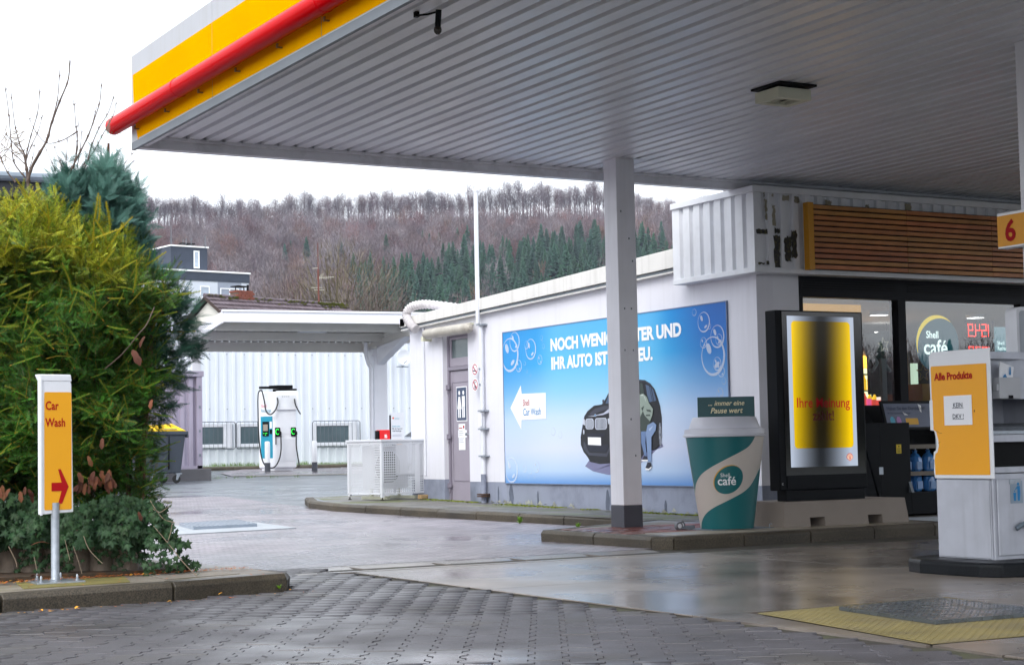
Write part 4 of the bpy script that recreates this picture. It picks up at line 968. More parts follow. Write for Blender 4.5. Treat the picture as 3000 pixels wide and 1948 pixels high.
MB().box(pxx-.05, pxx-.035, py_-.05, py_+.045, 1.36, 1.56).build('tag_plate', paper, parent=vp_)
def ban_sign(zc, nm, lab, kind_):
    t_ = thing(nm, (XW-.12, 23.57, zc), lab, 'sign'); F = Fr((XW-.12, 23.57, zc), (0, -1, 0)); sr_ = .085
    mb = MB(); mb.prism([F.p(a, b, -.004) for a, b in ellipse(0, 0, sr_+.012, sr_+.012, 32)], F.n*.004); mb.build('board', print_w, parent=t_)
    mb = MB(); ring(mb, F, 0, 0, sr_, sr_, .016, .0015, k=36); c = .707*sr_
    F.poly(mb, [(-c+.01, c+.008-.01), (-c-.008+.01, c-.01-.01), (c-.01, -c-.008+.01), (c+.008-.01, -c+.01+.01)], .004); mb.build('red_ring', mat('sign_crimson', S('#b01842'), 0.45, var=0), parent=t_)
    mb = MB()
    if kind_ == 'cig': F.rect(mb, -.055, -.03, .025, -.012, .0025); F.rect(mb, .03, -.03, .045, -.012, .0025); F.poly(mb, [(-.05, 0), (-.025, .015), (-.05, .045), (-.04, .048), (-.012, .015), (-.035, 0)], .0025)
    else: F.poly(mb, rrect(-.018, -.06, .018, .0, .006, 2), .0025); ring(mb, F, 0, .01, .03, .03, .006, .0025, a0=30, a1=150, k=8); ring(mb, F, 0, .01, .047, .047, .006, .0025, a0=30, a1=150, k=8)
    mb.build('pictogram', print_dark, parent=t_)
    MB().box(XW-.115, XW-.03, 23.44, 23.46, zc-.015, zc+.015).build('clamp', galv, parent=t_)
ban_sign(2.25, 'no_smoking_sign', 'round red ringed no smoking sign, upper of the two on the vent pipe', 'cig')
ban_sign(2.01, 'no_mobile_phone_sign', 'round red ringed no mobile phone sign, lower of the two on the vent pipe', 'phone')
# tube lamp above the door
tb = thing('tube_lamp', (XW-.12, 24.5, 2.9), 'grimy cylindrical wall lamp above the grey toilet door', 'wall lamp')
MB().lathe((XW-.14, 0, 2.91), [(.03, 23.66), (.075, 23.70), (.085, 23.76), (.085, 25.16), (.07, 25.22), (.03, 25.24)], 20, axis='Y').build('tube', mat('grimy_acrylic', S('#b3ada2'), 0.35, var=0.12, scale=6, dirt=S('#7c7468'), dscale=5, damt=.5), parent=tb, smooth=True)
MB().box(XW-.16, XW, 25.28, 25.36, 2.80, 2.88).tube([(XW-.14, 25.2, 2.90), (XW-.14, 25.36, 2.85)], .02, 8).box(XW-.08, XW, 23.8, 23.86, 2.97, 3.0).box(XW-.08, XW, 25.0, 25.06, 2.97, 3.0).build('bracket', cream, parent=tb)
# ribbed hose over the parapet corner
hs_ = thing('ventilation_hose', (XW, 26.0, 3.1), 'ribbed grey flexible duct bent over the corner of the parapet', 'duct')
hp = [Vector((XW-.14, 25.58, 3.02)), Vector((XW-.17, 25.7, 3.10)), Vector((XW-.18, 25.86, 3.27)), Vector((XW-.12, 25.8, 3.40)), Vector((XW-.0, 25.6, 3.44)), Vector((XW+.15, 25.3, 3.40)), Vector((XW+.35, 25.0, 3.34))]
def smooth_path(P, n=8):
    o = []
    for i in range(len(P)-1):
        p0, p1, p2, p3 = P[max(i-1, 0)], P[i], P[i+1], P[min(i+2, len(P)-1)]
        for k in range(n):
            t = k/n; o.append(0.5*((2*p1)+(-p0+p2)*t+(2*p0-5*p1+4*p2-p3)*t*t+(-p0+3*p1-3*p2+p3)*t**3))
    o.append(P[-1]); return o
sp = smooth_path(hp, 9); MB().tube(sp, [.062 if i % 2 else .078 for i in range(len(sp))], 18).build('hose', mat('hose_fabric', S('#c8c4c6'), 0.8, var=0.1, scale=12), parent=hs_, smooth=False)
# security style conduit on the far corner
cd = thing('wall_conduit', (XW-.02, 25.75, 1.0), 'thin white cable conduit up the corner of the white wall', 'conduit')
MB().tube([(XW-.02, 25.55, .6), (XW-.02, 25.55, 3.05)], .018, 8).build('pipe', white_metal, parent=cd, smooth=True)

# ------------------------------------------------------------------ things in the shop window and inside
po = thing('yellow_poster', (13.9, YG+.04, 2.6), 'long yellow promotional strip inside the left shop window', 'poster')
F = Fr((13.55, YG+.045, 2.46), (1, 0, 0)); mb = MB(); F.poly(mb, [(0, .0), (.95, .0), (.95, .27), (0, .27)], 0); mb.build('sheet', mat('poster_ochre', S('#e0a020'), 0.6, var=0.05, emit=.35), parent=po)  # printed sheet also glows faintly, light put into it to read brighter
text('lettering', 'r', .12, print_red, F, .78, .05, .003, po)
cd_ = thing('cafe_disc', (15.8, YG+.06, 2.28), 'round teal café window sign with a yellow crescent', 'sign')
F = Fr((15.79, YG+.06, 2.26), (1, 0, 0)); rr_ = .37
teal_disc = mat('disc_teal', S('#1d5a66'), 0.4, var=.02, emit=.3)
mb = MB(); mb.prism([F.p(a, b, -.02) for a, b in ellipse(0, 0, rr_, rr_, 48)], F.n*.02); mb.build('disc', teal_disc, parent=cd_)
mb = MB(); N = 30
for k in range(N):
    def pt(t): 
        a = R(200-150*t); w_ = .055*math.sin(math.pi*min(1, max(0, t)))+.004
        return (rr_*math.cos(a), rr_*math.sin(a)), ((rr_-w_)*math.cos(a), (rr_-w_)*math.sin(a))
    (a, b), (c, d) = pt(k/N), pt((k+1)/N); F.poly(mb, [b, a, c, d], .003)
mb.build('crescent', mat('crescent_yellow', S('#f7d411'), 0.5, var=0, emit=.45), parent=cd_)
lit_w = mat('lit_lettering', S('#e8f6ef'), 0.5, var=0, emit=.75)
text('lettering', 'Shell', .13, lit_w, F, -.20, .07, .004, cd_, bold=.02, sx=.9); text('lettering', 'café', .27, lit_w, F, -.25, -.14, .004, cd_, bold=.015, sx=.98)
digit_glow = mat('red_digit_glow', (1, .04, .02), 0.5, emit=2.2, var=0)
pd = thing('price_reflection', (16.6, YG+.10, 2.3), 'mirrored red price digits, a reflection built as glowing shapes in the shop window', 'price reflection')  # glowing digits on dark panels imitate the mirror image of a price sign
seg = {'1': 'bc', '5': 'afgcd', '4': 'fgbc', '9': 'abcdfg', '8': 'abcdefg', '2': 'abged'}
for row, (s_, zz, dot) in enumerate((('1549', 2.36, 2), ('1829', 2.06, 2))):
    F = Fr((16.34, YG+.10, zz-.02), (1, 0, 0)); mb = MB(); F.slab(mb, 0, 0, .50, .245, -.04, 0); mb.build('panel', black_m, parent=pd)
    for k, chh in enumerate(s_):
        u1 = .47-.115*k-(.012 if k > 2 else 0); mb = MB(); W_, H_, T_ = .075, .155, .010        # digits run right to left, mirrored
        A = {'a': ((0, H_), (W_, H_)), 'g': ((0, H_/2), (W_, H_/2)), 'd': ((0, 0), (W_, 0)), 'f': ((0, H_/2), (0, H_)), 'e': ((0, 0), (0, H_/2)), 'b': ((W_, H_/2), (W_, H_)), 'c': ((W_, 0), (W_, H_/2))}
        for q in seg[chh]:
            (a, b), (c, d) = A[q]; a0, a1 = min(a, c), max(a, c); b0, b1 = min(b, d), max(b, d)
            F.rect(mb, u1-a1-T_/2, .03+b0-T_/2, u1-a0+T_/2, .03+b1+T_/2, .003)
        mb.build('digit', digit_glow, parent=pd)
    mb = MB(); F.rect(mb, .128, .018, .145, .035, .004); mb.build('decimal_point', digit_glow, parent=pd)
rc = thing('recharge_panel', (17.0, YG+.1, 2.2), 'pale lit panel with charging lettering right of the red digits', 'light panel')
F = Fr((16.86, YG+.11, 2.04), (1, 0, 0)); mb = MB(); F.slab(mb, 0, 0, .34, .46, -.03, 0); mb.build('panel', mat('pale_cyan_panel', S('#8fb9c4'), .5, var=.03, emit=.25), parent=rc)
text('lettering', 'Shell', .07, lit_w, F, .04, .22, .003, rc); text('lettering', 'Recharge', .075, lit_w, F, .04, .15, .003, rc, bold=.01, sx=.8)
# shelves with drinks, refrigerated rack
rk = thing('drinks_cooler', (16.6, 19.2, .1), 'lit yellow fronted drinks cooler behind the totem', 'cooler')
xa, xb, yy = 16.0, 17.2, 19.6
MB().box(xa, xb, yy, yy+.7, .1, 2.35).build('cabinet', mat('cooler_grey', S('#8a8a80'), .5), parent=rk)
MB().box(xa, xb, yy-.06, yy-.001, 2.10, 2.28).build('header_light', mat('cooler_header', S('#f2a838'), .5, var=0, emit=2.6), parent=rk)
MB().box(xa, xb, yy-.02, yy-.001, 1.22, 2.09).build('lit_back', mat('cooler_back', S('#d2d8a8'), .6, var=.1, emit=1.4), parent=rk)
for z in (1.24, 1.50, 1.76, 2.0): MB().box(xa, xb, yy-.26, yy-.021, z-.02, z).build('shelf', white_metal, parent=rk)
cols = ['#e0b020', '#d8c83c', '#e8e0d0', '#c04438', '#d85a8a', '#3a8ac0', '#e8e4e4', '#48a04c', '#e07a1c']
cm_ = [mat('can_%s' % 'abcdefghi'[i], S(c), .35, var=.05, emit=.8) for i, c in enumerate(cols)]  # goods also glow in their own colour, imitating shop light behind the glass
for z in (1.24, 1.50, 1.76):
    for k in range(12):
        x = xa+.06+k*.095
        m_ = cm_[(0 if z > 1.3 and rnd.random() < .75 else rnd.randrange(9))]
        b_ = MB().lathe((x, yy-.2, z), [(.032, 0), (.034, .01), (.034, .15), (.014, .19), (.014, .22)], 8).build('drink_bottle', m_, base=(x, yy-.2, z), label='small colourful bottle on a lit cooler shelf in the shop', cat='bottle', group='drink bottles on the cooler shelves')
gd = thing('snack_gondola', (15.5, 18.2, .1), 'low shelf with rows of red and white packs behind the totem', 'shelf')
MB().box(14.4, 16.6, 18.3, 18.9, .1, 1.45).build('carcass', mat('gondola_beige', S('#9a7f66'), .6), parent=gd)
for z in (1.50, 1.24): MB().box(14.5, 16.6, 18.2, 18.6, z-.02, z).build('shelf', mat('shelf_wood', S('#b08a66'), .5), parent=gd)
for z, n_ in ((1.50, 22), (1.24, 18)):
    for k in range(n_):
        x = 14.55+k*(2.0/n_); h_ = rnd.uniform(.07, .13)
        MB().box(x, x+2.0/n_*.8, 18.2, 18.32, z, z+h_).build('snack_pack', cm_[rnd.choice([2, 3, 3, 4, 6, 3, 2, 5])], base=(x, 18.2, z), label='small bright snack pack in a row on the low shop shelf', cat='pack', group='snack packs on the low shelf')
mo = thing('back_of_monitor', (15.25, 17.1, 1.2), 'dark monitor on a grey pole with a white four armed bracket, seen from behind', 'monitor')
F = Fr((14.965, 17.2, 1.45), (1, 0, 0)); mb = MB(); F.slab(mb, .13, .17, .62, .73, -.05, 0); mb.build('monitor', mat('monitor_navy', S('#142029'), .45), parent=mo)
mb = MB(); mb.box(15.20, 15.28, 17.08, 17.12, .5, 2.08); mb.build('pole', mat('pole_grey', S('#9aa0a2'), .5), parent=mo)
mb = MB(); 
for sx_ in (-1, 1):
    path = [F.p(.275+sx_*.15, .68, .06), F.p(.275+sx_*.11, .64, .06), F.p(.275+sx_*.065, .58, .06), F.p(.275+sx_*.11, .52, .06), F.p(.275+sx_*.15, .48, .06)]
    mb.tube(smooth_path([Vector(p) for p in path], 4), .022, 8)
    for vv in (.68, .48): mb.lathe(tuple(F.p(.275+sx_*.15, vv, .04)), [(.028, -.02), (.028, .02)], 12, axis='Y')
mb.build('bracket', mat('bracket_pale', S('#8fa0a4'), .5), parent=mo)
hp_ = thing('hanging_poster', (15, 17.6, 2.2), 'tilted pale poster with a star hanging behind the left window', 'poster')
F = Fr((15.30, 17.5, 2.13), (.98, 0, .13), (-.13, 0, .98)); mb = MB(); F.rect(mb, 0, 0, .62, .30, 0); mb.build('sheet', mat('pale_poster', S('#8e9ca2'), .6, var=.1), parent=hp_)
star = []
for k in range(10): a = math.pi/2+k*math.pi/5; q = .10 if k % 2 == 0 else .04; star.append((q*math.cos(a), q*math.sin(a)))
def starring(nm, fr_, cx, cy, s_, m_, par):
    mb = MB()
    for k in range(10):
        a, b = star[k], star[(k+1) % 10]; mb.tube([fr_.p(cx+a[0]*s_, cy+a[1]*s_, .01), fr_.p(cx+b[0]*s_, cy+b[1]*s_, .01)], .005, 4)
    mb.build(nm, m_, parent=par)
starring('star', F, .33, .12, 1.0, mat('wire_star', S('#c8c8b8'), .4, emit=.2), hp_)
st2 = thing('wire_star_ornament', (15.35, YG+.15, 1.85), 'golden wire star ornament hanging left of the service unit behind the glass', 'star ornament')
F2_ = Fr((15.60, YG+.15, 1.88), (1, 0, 0)); starring('wire', F2_, 0, 0, 1.2, mat('gold_wire', S('#b8903c'), .3, metal=.8), st2)
bx = thing('brown_shop_shelving', (15.6, 17.8, .1), 'dark brown timber shelving behind the right shop window', 'shelving')
MB().box(16.10, 16.9, 17.6, 18.0, .1, 2.35).build('carcass', mat('shop_brown', S('#4a3628'), .6, var=.2, scale=4), parent=bx)
MB().box(16.05, 16.09, 17.55, 18.0, .1, 2.38).build('post', mat('shop_post', S('#7d5a3e'), .6), parent=bx)
MB().box(16.13, 16.21, 17.50, 17.56, 1.5, 2.05).build('lit_strip', mat('lit_strip', S('#bcd0b8'), .6, emit=.8), parent=bx)
bg = thing('cardboard_box', (15.55, 17.3, 1.3), 'orange brown carton standing inside behind the service unit', 'box')
MB().box(16.0, 16.4, 17.2, 17.5, 1.45, 1.76).build('carton', mat('carton', S('#b9822c'), .6), parent=bg)
dk = thing('counter_wall', (14, 17, .1), 'low counter with dark goods behind the left window', 'counter')
MB().box(13.5, 16, 16.85, 17.05, .1, 1.30).build('front', mat('counter_dark', S('#3c2c24'), .5), parent=dk)
for k in range(14):
    MB().box(13.6+.1*k, 13.6+.1*k+rnd.uniform(.05, .09), 16.86, 17.0, 1.301, 1.301+rnd.uniform(.03, .12)).build('goods', cm_[rnd.randrange(9)] if k % 3 == 0 else black_m, parent=dk)
# ------------------------------------------------------------------ digital totem on its concrete foot
cb = thing('concrete_ballast_block', (12.2, 14.7, .12), 'brown grey concrete ballast block with two fork pockets under the screen totem', 'ballast block')
blk = mat('ballast_concrete', S('#8b8178'), 0.7, var=0.06, scale=4, bump=.15, bscale=90)
x0, x1, y0, y1, z0, z1 = 11.36, 13.10, 14.36, 15.10, .12, .385
pk = [(11.72, 11.92), (12.52, 12.72)]
mb = MB(); t_ = .03
def tap(xa, xb, za, zc):
    f = lambda z: t_*(z-z0)/(z1-z0)
    ea0 = f(za) if xa == x0 else 0; ea1 = f(zc) if xa == x0 else 0; eb0 = f(za) if xb == x1 else 0; eb1 = f(zc) if xb == x1 else 0
    mb.hexa([(xa+ea0, y0+f(za), za), (xb-eb0, y0+f(za), za), (xb-eb0, y1-f(za), za), (xa+ea0, y1-f(za), za), (xa+ea1, y0+f(zc), zc), (xb-eb1, y0+f(zc), zc), (xb-eb1, y1-f(zc), zc), (xa+ea1, y1-f(zc), zc)])
tap(x0, x1, .215, z1)
for a, b in ((x0, pk[0][0]), (pk[0][1], pk[1][0]), (pk[1][1], x1)): tap(a, b, z0, .2149)
mb.build('block', blk, parent=cb)
tt = thing('screen_totem', (12.05, 14.7, .385), 'tall black advertising screen totem with a half failed yellow display', 'screen')
MB().box(11.47, 12.68, 14.54, 14.72, .50, 2.43).build('case', black_paint, parent=tt, bevel=.01)
MB().box(11.55, 12.64, 14.545, 14.70, .386, .499).build('foot', black_paint, parent=tt, bevel=.004)
MB().box(11.55, 12.655, 14.532, 14.5395, .66, 2.415).build('front_glass', mat('totem_glass', S('#07080a'), .08, var=0, spec=.6), parent=tt)
MB().box(11.56, 12.62, 14.528, 14.539, .52, .64).build('service_cover', black_paint, parent=tt)
F = Fr((11.615, 14.5285, .745), (1, 0, 0)); SW, SH = .925, 1.625
def scr_mat(name, edge, dead, es):
    m = bpy.data.materials.new(name); m.use_nodes = True; n = m.node_tree; L = n.links; P = n.nodes['Principled BSDF']; P.inputs['Roughness'].default_value = .12; P.inputs['Base Color'].default_value = (*[c*.04 for c in S(edge)], 1); P.inputs['Specular IOR Level'].default_value = .2
    geo = n.nodes.new('ShaderNodeNewGeometry'); s_ = n.nodes.new('ShaderNodeSeparateXYZ'); L.new(geo.outputs['Position'], s_.inputs[0])
    a = n.nodes.new('ShaderNodeMath'); a.operation = 'SUBTRACT'; L.new(s_.outputs['X'], a.inputs[0]); a.inputs[1].default_value = 12.065
    zz = n.nodes.new('ShaderNodeMath'); zz.operation = 'MULTIPLY_ADD'; L.new(s_.outputs['Z'], zz.inputs[0]); zz.inputs[1].default_value = -.035; zz.inputs[2].default_value = .06
    c = n.nodes.new('ShaderNodeMath'); c.operation = 'ADD'; L.new(a.outputs[0], c.inputs[0]); L.new(zz.outputs[0], c.inputs[1])
    b = n.nodes.new('ShaderNodeMath'); b.operation = 'ABSOLUTE'; L.new(c.outputs[0], b.inputs[0])
    q = n.nodes.new('ShaderNodeMapRange'); q.inputs['From Min'].default_value = .02; q.inputs['From Max'].default_value = .40; q.inputs['To Min'].default_value = dead; q.inputs['To Max'].default_value = 1.0; L.new(b.outputs[0], q.inputs['Value'])
    pw = n.nodes.new('ShaderNodeMath'); pw.operation = 'POWER'; L.new(q.outputs[0], pw.inputs[0]); pw.inputs[1].default_value = 2.1
    e = n.nodes.new('ShaderNodeMath'); e.operation = 'MULTIPLY'; L.new(pw.outputs[0], e.inputs[0]); e.inputs[1].default_value = es
    P.inputs['Emission Color'].default_value = (*S(edge), 1); L.new(e.outputs[0], P.inputs['Emission Strength']); return m
mb = MB(); F.rect(mb, 0, 0, SW, SH, 0); mb.build('screen', scr_mat('screen_white', '#c4d0e4', .15, .52), parent=tt)
mb = MB(); F.poly(mb, rrect(.055, .20, SW-.055, SH-.055, .045), .0025); mb.build('screen_picture', scr_mat('screen_yellow', '#f2c800', .005, .66), parent=tt)
scr_red = scr_mat('screen_red', '#c3101f', .35, .7)
text('screen_lettering', 'Ihre Meinung', .15, scr_red, F, SW/2, .64, .005, tt, bold=.01, align='CENTER', sx=.93)
text('screen_lettering', 'zählt!', .15, scr_mat('screen_red_dim', '#7d2230', .3, .6), F, SW/2, .50, .005, tt, bold=.01, align='CENTER', sx=.93)
def pecten(par, fr_, cx, cy, s_, m_, mline, n_=.004, nm='shell_emblem'):
    pts = [(-.35, -.85), (.35, -.85), (.42, -.55), (.75, -.45)]
    for k in range(13):
        a = R(-15+210*k/12); rr = 1.0+(.035 if k % 2 else -.02); pts.append((rr*math.cos(a), rr*math.sin(a)*.95))
    pts += [(-.75, -.45), (-.42, -.55)]
    mb = MB(); fr_.poly(mb, [(cx+a*s_, cy+b*s_) for a, b in pts], n_); mb.build(nm, mline, parent=par)
    mb = MB(); fr_.poly(mb, [(cx+a*s_*.85, cy+b*s_*.85+.0*s_) for a, b in pts], n_+.0015); mb.build(nm, m_, parent=par)
    mb = MB()
    for k in range(7):
        a = R(38+104*k/6); fr_.poly(mb, [(cx-.03*s_, cy-.65*s_), (cx+.03*s_, cy-.65*s_), (cx+.82*s_*math.cos(a)+.035*s_, cy+.78*s_*math.sin(a)), (cx+.82*s_*math.cos(a)-.035*s_, cy+.78*s_*math.sin(a))], n_+.003)
    mb.build(nm+'_ribs', mline, parent=par)
pecten(tt, F, SW-.115, .095, .045, scr_mat('screen_pale', '#e8c9b0', .5, .75), scr_red)
text('label', 'C', .03, paper, Fr((11.49, 14.538, .56), (1, 0, 0)), 0, 0, .003, tt)
ob = thing('outlet_post', (11.40, 15.0, .12), 'low black post with a cable beside the screen totem', 'post')
MB().box(11.30, 11.40, 15.2, 15.3, .12, 1.02).box(11.27, 11.40, 15.18, 15.31, .9, 1.05).tube([(11.3, 15.2, .5), (11.2, 15.15, .62), (11.12, 15.1, .68)], .008, 5).tube([(11.3, 15.2, .55), (11.18, 15.15, .6)], .006, 5).build('post', black_m, parent=ob)

# ------------------------------------------------------------------ giant coffee cup
cup = thing('giant_coffee_cup', (10.86, 14.68, .12), 'man high teal and cream paper cup figure with a white lid', 'advertising cup')
CX, CY, CZ = 10.86, 14.68, .125
zt0, r0_, zt1, r1_ = CZ, .278, 1.095, .413
cream_p = mat('cup_cream', S('#cfc6be'), .42, var=.02); teal_p = mat('cup_teal', S('#0f6468'), .35, var=.03, scale=2)
lidm = mat('cup_lid', S('#cbccd6'), .4, var=.02)
MB().lathe((CX, CY, 0), [(r0_-.012, zt0), (r0_, zt0+.012), (r1_, zt1)], 64).build('cup_body', cream_p, parent=cup, smooth=True)
MB().lathe((CX, CY, 0), [(.40, 1.082), (.438, 1.086), (.440, 1.10), (.425, 1.115), (.420, 1.165), (.375, 1.172), (.372, 1.19), (.335, 1.285), (.325, 1.292)], 64).build('lid', lidm, parent=cup, smooth=True)
vdir = Vector((CX, CY, 0)).normalized(); vr = Vector((vdir.y, -vdir.x, 0))       # right as seen from the street
def cupwarp(u, z, n):
    z = zt0+z; r_ = r0_+(r1_-r0_)*(z-zt0)/(zt1-zt0)
    a = max(-1.45, min(1.45, u))        # u is an arc angle
    rr2 = r_+n; d = -vdir*math.cos(a)+vr*math.sin(a)
    return Vector((CX, CY, z))+d*rr2
def flat2ang(x, z):
    """x in metres measured flat as seen from the front -> angle round the cup"""
    r_ = r0_+(r1_-r0_)*z/(zt1-zt0); return math.asin(max(-.995, min(.995, x/r_)))
def cup_patch(pts, n, m_, nm, step=.03):
    P = [Vector(p) for p in pts]; dense = []
    for i in range(len(P)):
        a, b = P[i], P[(i+1) % len(P)]; k = max(1, int((b-a).length/step))
        for j in range(k): dense.append(a.lerp(b, j/k))
    xs = [p.x for p in dense]; zs = [p.y for p in dense]; inner = []
    x = min(xs)
    while x < max(xs):
        z = min(zs)
        while z < max(zs): inner.append(Vector((x+.0011, z+.0007))); z += step*1.3
        x += step*1.3
    vs, es, fs, _, _, _ = delaunay_2d_cdt(dense+inner, [], [list(range(len(dense)))], 1, 1e-5)
    mb = MB(); mb.v = [tuple(cupwarp(p.x, p.y, n)) for p in vs]; mb.f = [tuple(f) for f in fs]; mb.m = [0]*len(fs)
    return mb.build(nm, m_, parent=cup, smooth=True)
def cspline(P, n=8):
    Q = smooth_path([Vector((a, b, 0)) for a, b in P], n); return [(q.x, q.y) for q in Q]
# swirl drawn from the photograph: crop scale 3.289 px per native px; cup centre line x = 572-0.0*z
def cp(zx, zy):
    """crop pixel -> (angle, height) on the cup; crop origin (1950,1130), scale 3.289"""
    z = (1385-zy)/3.289/278.0; cxl = 605-(1385-zy)*0.0345
    return (flat2ang((zx-cxl)/3.289/278.0, z), z)
edge_l = [(-1.5, .97), (-1.5, 0.0)]
up = [cp(*p) for p in [(868, 488), (845, 545), (800, 605), (730, 650), (640, 695), (540, 745), (440, 800), (370, 850), (330, 900), (305, 960), (298, 1020), (296, 1075)]]
upc = cspline(up)
T1 = upc+[(-1.45, up[-1][1]-.03), (-1.45, .968)]
T1 = [(-1.45, .968)]+[(a, min(b, .968)) for a, b in upc]+[(-1.45, upc[-1][1]-.0)]
# cream rim along the left edge stays visible
T1 = [(max(a, -1.38), b) for a, b in T1]
cup_patch(T1, .0015, teal_p, 'teal_field')
lo = [cp(*p) for p in [(362, 1383), (366, 1320), (385, 1265), (425, 1215), (490, 1170), (580, 1125), (680, 1075), (760, 1030), (820, 975), (860, 910), (895, 840)]]
loc_ = cspline(lo)
T2 = [(a, max(b, .004)) for a, b in loc_]+[(1.45, loc_[-1][1]+.05), (1.45, .004)]
cup_patch(T2, .0015, teal_p, 'teal_field')
oc = cp(618, 915)
def cell(rx, rz, rot, dx=0, dz=0, n=40):
    o = []
    for k in range(n):
        a = 2*math.pi*k/n; x, z = rx*math.cos(a), rz*math.sin(a); X = x*math.cos(rot)-z*math.sin(rot); Z = x*math.sin(rot)+z*math.cos(rot)
        zz = oc[1]+dz+Z; rr3 = r0_+(r1_-r0_)*zz/(zt1-zt0); o.append((oc[0]+(dx+X)/rr3, zz))
    return o
cup_patch(cell(.168, .132, .70, -.008, .006), .003, mat('cup_ochre', S('#d3a03a'), .4, var=.02), 'ochre_rim')
cup_patch(cell(.165, .130, .70), .0045, teal_p, 'teal_oval')
cup_patch([(oc[0]-.34, oc[1]-.10), (oc[0]-.1, oc[1]-.06), (oc[0]+.2, oc[1]+.0), (oc[0]+.33, oc[1]+.085), (oc[0]+.28, oc[1]+.02), (oc[0]+.1, oc[1]-.05), (oc[0]-.15, oc[1]-.09)], .0055, print_teal, 'shade_stroke')
cw = lambda u, v, n: cupwarp(u, v, n)
rr_m = r0_+(r1_-r0_)*oc[1]/(zt1-zt0)
text('lettering', 'Shell', .058, print_w, F, oc[0]-.085/rr_m, oc[1]+.030, .008, cup, bold=.0, sx=1/rr_m*.9, warp=cw)
text('lettering', 'café', .125, print_w, F, oc[0]-.118/rr_m, oc[1]-.052, .008, cup, bold=.015, sx=1/rr_m*.97, warp=cw)
cs = thing('slogan_board', (10.86, 14.6, 1.29), 'dark teal board with cream italic slogan standing on the cup lid', 'board')
F = Fr(Vector((10.86, 14.62, 1.29))-vr*.02-vr*.29, (vr+vdir*.10))
mb = MB(); F.slab(mb, 0, 0, .60, .215, -.012, 0); mb.build('board', mat('board_teal', S('#0b474c'), .4, var=.03), parent=cs, bevel=.003)
cream_t = mat('cream_lettering', S('#e4d9b0'), .5, var=0)
text('lettering', '... immer eine', .074, cream_t, F, .30, .125, .003, cs, bold=.012, shear=.28, align='CENTER', sx=.93)
text('lettering', 'Pause wert', .080, cream_t, F, .30, .045, .003, cs, bold=.015, shear=.28, align='CENTER', sx=.93)
tr = thing('cup_trolley', (10.5, 14.9, .12), 'small flat trolley with grey castors sticking out left under the cup', 'trolley')
MB().box(10.50, 11.3, 14.45, 14.95, .121, .128).build('plate', dark_grey, parent=tr)
for (x, y) in ((10.36, 14.85), (10.48, 14.98)):
    MB().lathe((x, y, .165), [(.012, -.022), (.042, -.02), (.045, 0), (.042, .02), (.012, .022)], 20, axis='Y').build('castor', mat('castor_grey', S('#6b6e74'), .5), parent=tr, smooth=True)
    MB().lathe((x, y-.001, .165), [(.024, -.024), (.024, .024)], 14, axis='Y').build('castor_hub', white_metal, parent=tr)
    MB().obox((x+.08, y-.02, .145), (.07, -.02, 0), (.006, .012, 0), (0, 0, .014)).build('fork', dark_grey, parent=tr)
hk = thing('ground_hook', (11.2, 14.4, .12), 'tiny bent steel hook standing between cup and ballast block', 'hook')
MB().tube([(11.17, 14.36, .12), (11.17, 14.36, .165), (11.19, 14.36, .175), (11.2, 14.36, .16)], .004, 6).build('hook', galv, parent=hk)

# ------------------------------------------------------------------ dark washer fluid display
od = thing('fluid_display', (13.9, 15.5, .12), 'black sloping outdoor sales rack for screen wash canisters', 'display rack')
# side cheeks: profile in (y,z): deep at the bottom, leaning back at the top
def cheek(x):
    mb = MB(); pts = [(x, 15.35, .14), (x, 16.25, .14), (x, 16.25, 1.48), (x, 15.95, 1.52), (x, 15.78, 1.30), (x, 15.74, 1.22)]
    mb.prism(pts, (.04, 0, 0)); return mb
cheek(13.42+.18).build('cheek', black_paint, parent=od, bevel=.004); 
MB().box(13.62, 14.08, 15.38, 16.25, .14, 1.22).build('side_cabinet', black_paint, parent=od, bevel=.004)
MB().prism([(13.50, 16.2, 1.50), (13.50, 15.9, 1.15), (13.50, 16.2, 1.15)], (.55, 0, 0)).build('hood', black_paint, parent=od)
cheek(15.5).build('cheek', black_paint, parent=od, bevel=.004)
MB().box(14.081, 15.5, 16.2, 16.25, .14, 1.45).build('back', black_m, parent=od)
MB().box(14.081, 15.499, 15.38, 16.199, .14, .40).build('base_box', black_paint, parent=od, bevel=.006)
for z in (.60, .92): MB().box(14.081, 15.499, 15.50, 16.199, z, z+.035).box(14.081, 15.499, 15.485, 15.4999, z-.01, z+.04, 0).build('shelf', mat('rack_shelf', S('#6d6458'), .5, var=.1), parent=od)
MB().prism([(14.04, 15.33, .40), (14.04, 15.40, .40), (14.04, 15.72, 1.20), (14.04, 15.65, 1.20)], (.04, 0, 0)).build('slanted_edge', dark_grey, parent=od)
# header picture
F = Fr((14.0, 15.66, 1.17), (1, 0, 0), (0, .28, 1)); HW = 1.35
mb = MB(); F.slab(mb, -.03, -.03, HW, .33, -.03, 0); mb.build('header', black_paint, parent=od)
mb = MB(); F.rect(mb, .0, 0, HW-.05, .295, .002); mb.build('header_print', mat('header_print', S('#59627a'), .4, var=.15, scale=3), parent=od)
hb = mat('header_navy', S('#202c50'), .5, var=0)
text('header_lettering', 'Haben Sie den Durchblick?', .062, hb, F, .04, .215, .004, od, bold=.012, sx=.9)
text('header_lettering', 'Mit Shell Scheibenreiniger immer.', .030, hb, F, .04, .165, .004, od, bold=.01, sx=.9)
for k, c in enumerate(('#4aa7c4', '#b07ab4')):
    mb = MB(); F.poly(mb, [(.06+.1*k, .01), (.13+.1*k, .01), (.13+.1*k, .10), (.11+.1*k, .13), (.08+.1*k, .13), (.06+.1*k, .10)], .004); mb.build('printed_canister', mat('canister_print_%s' % 'ab'[k], S(c), .5), parent=od)
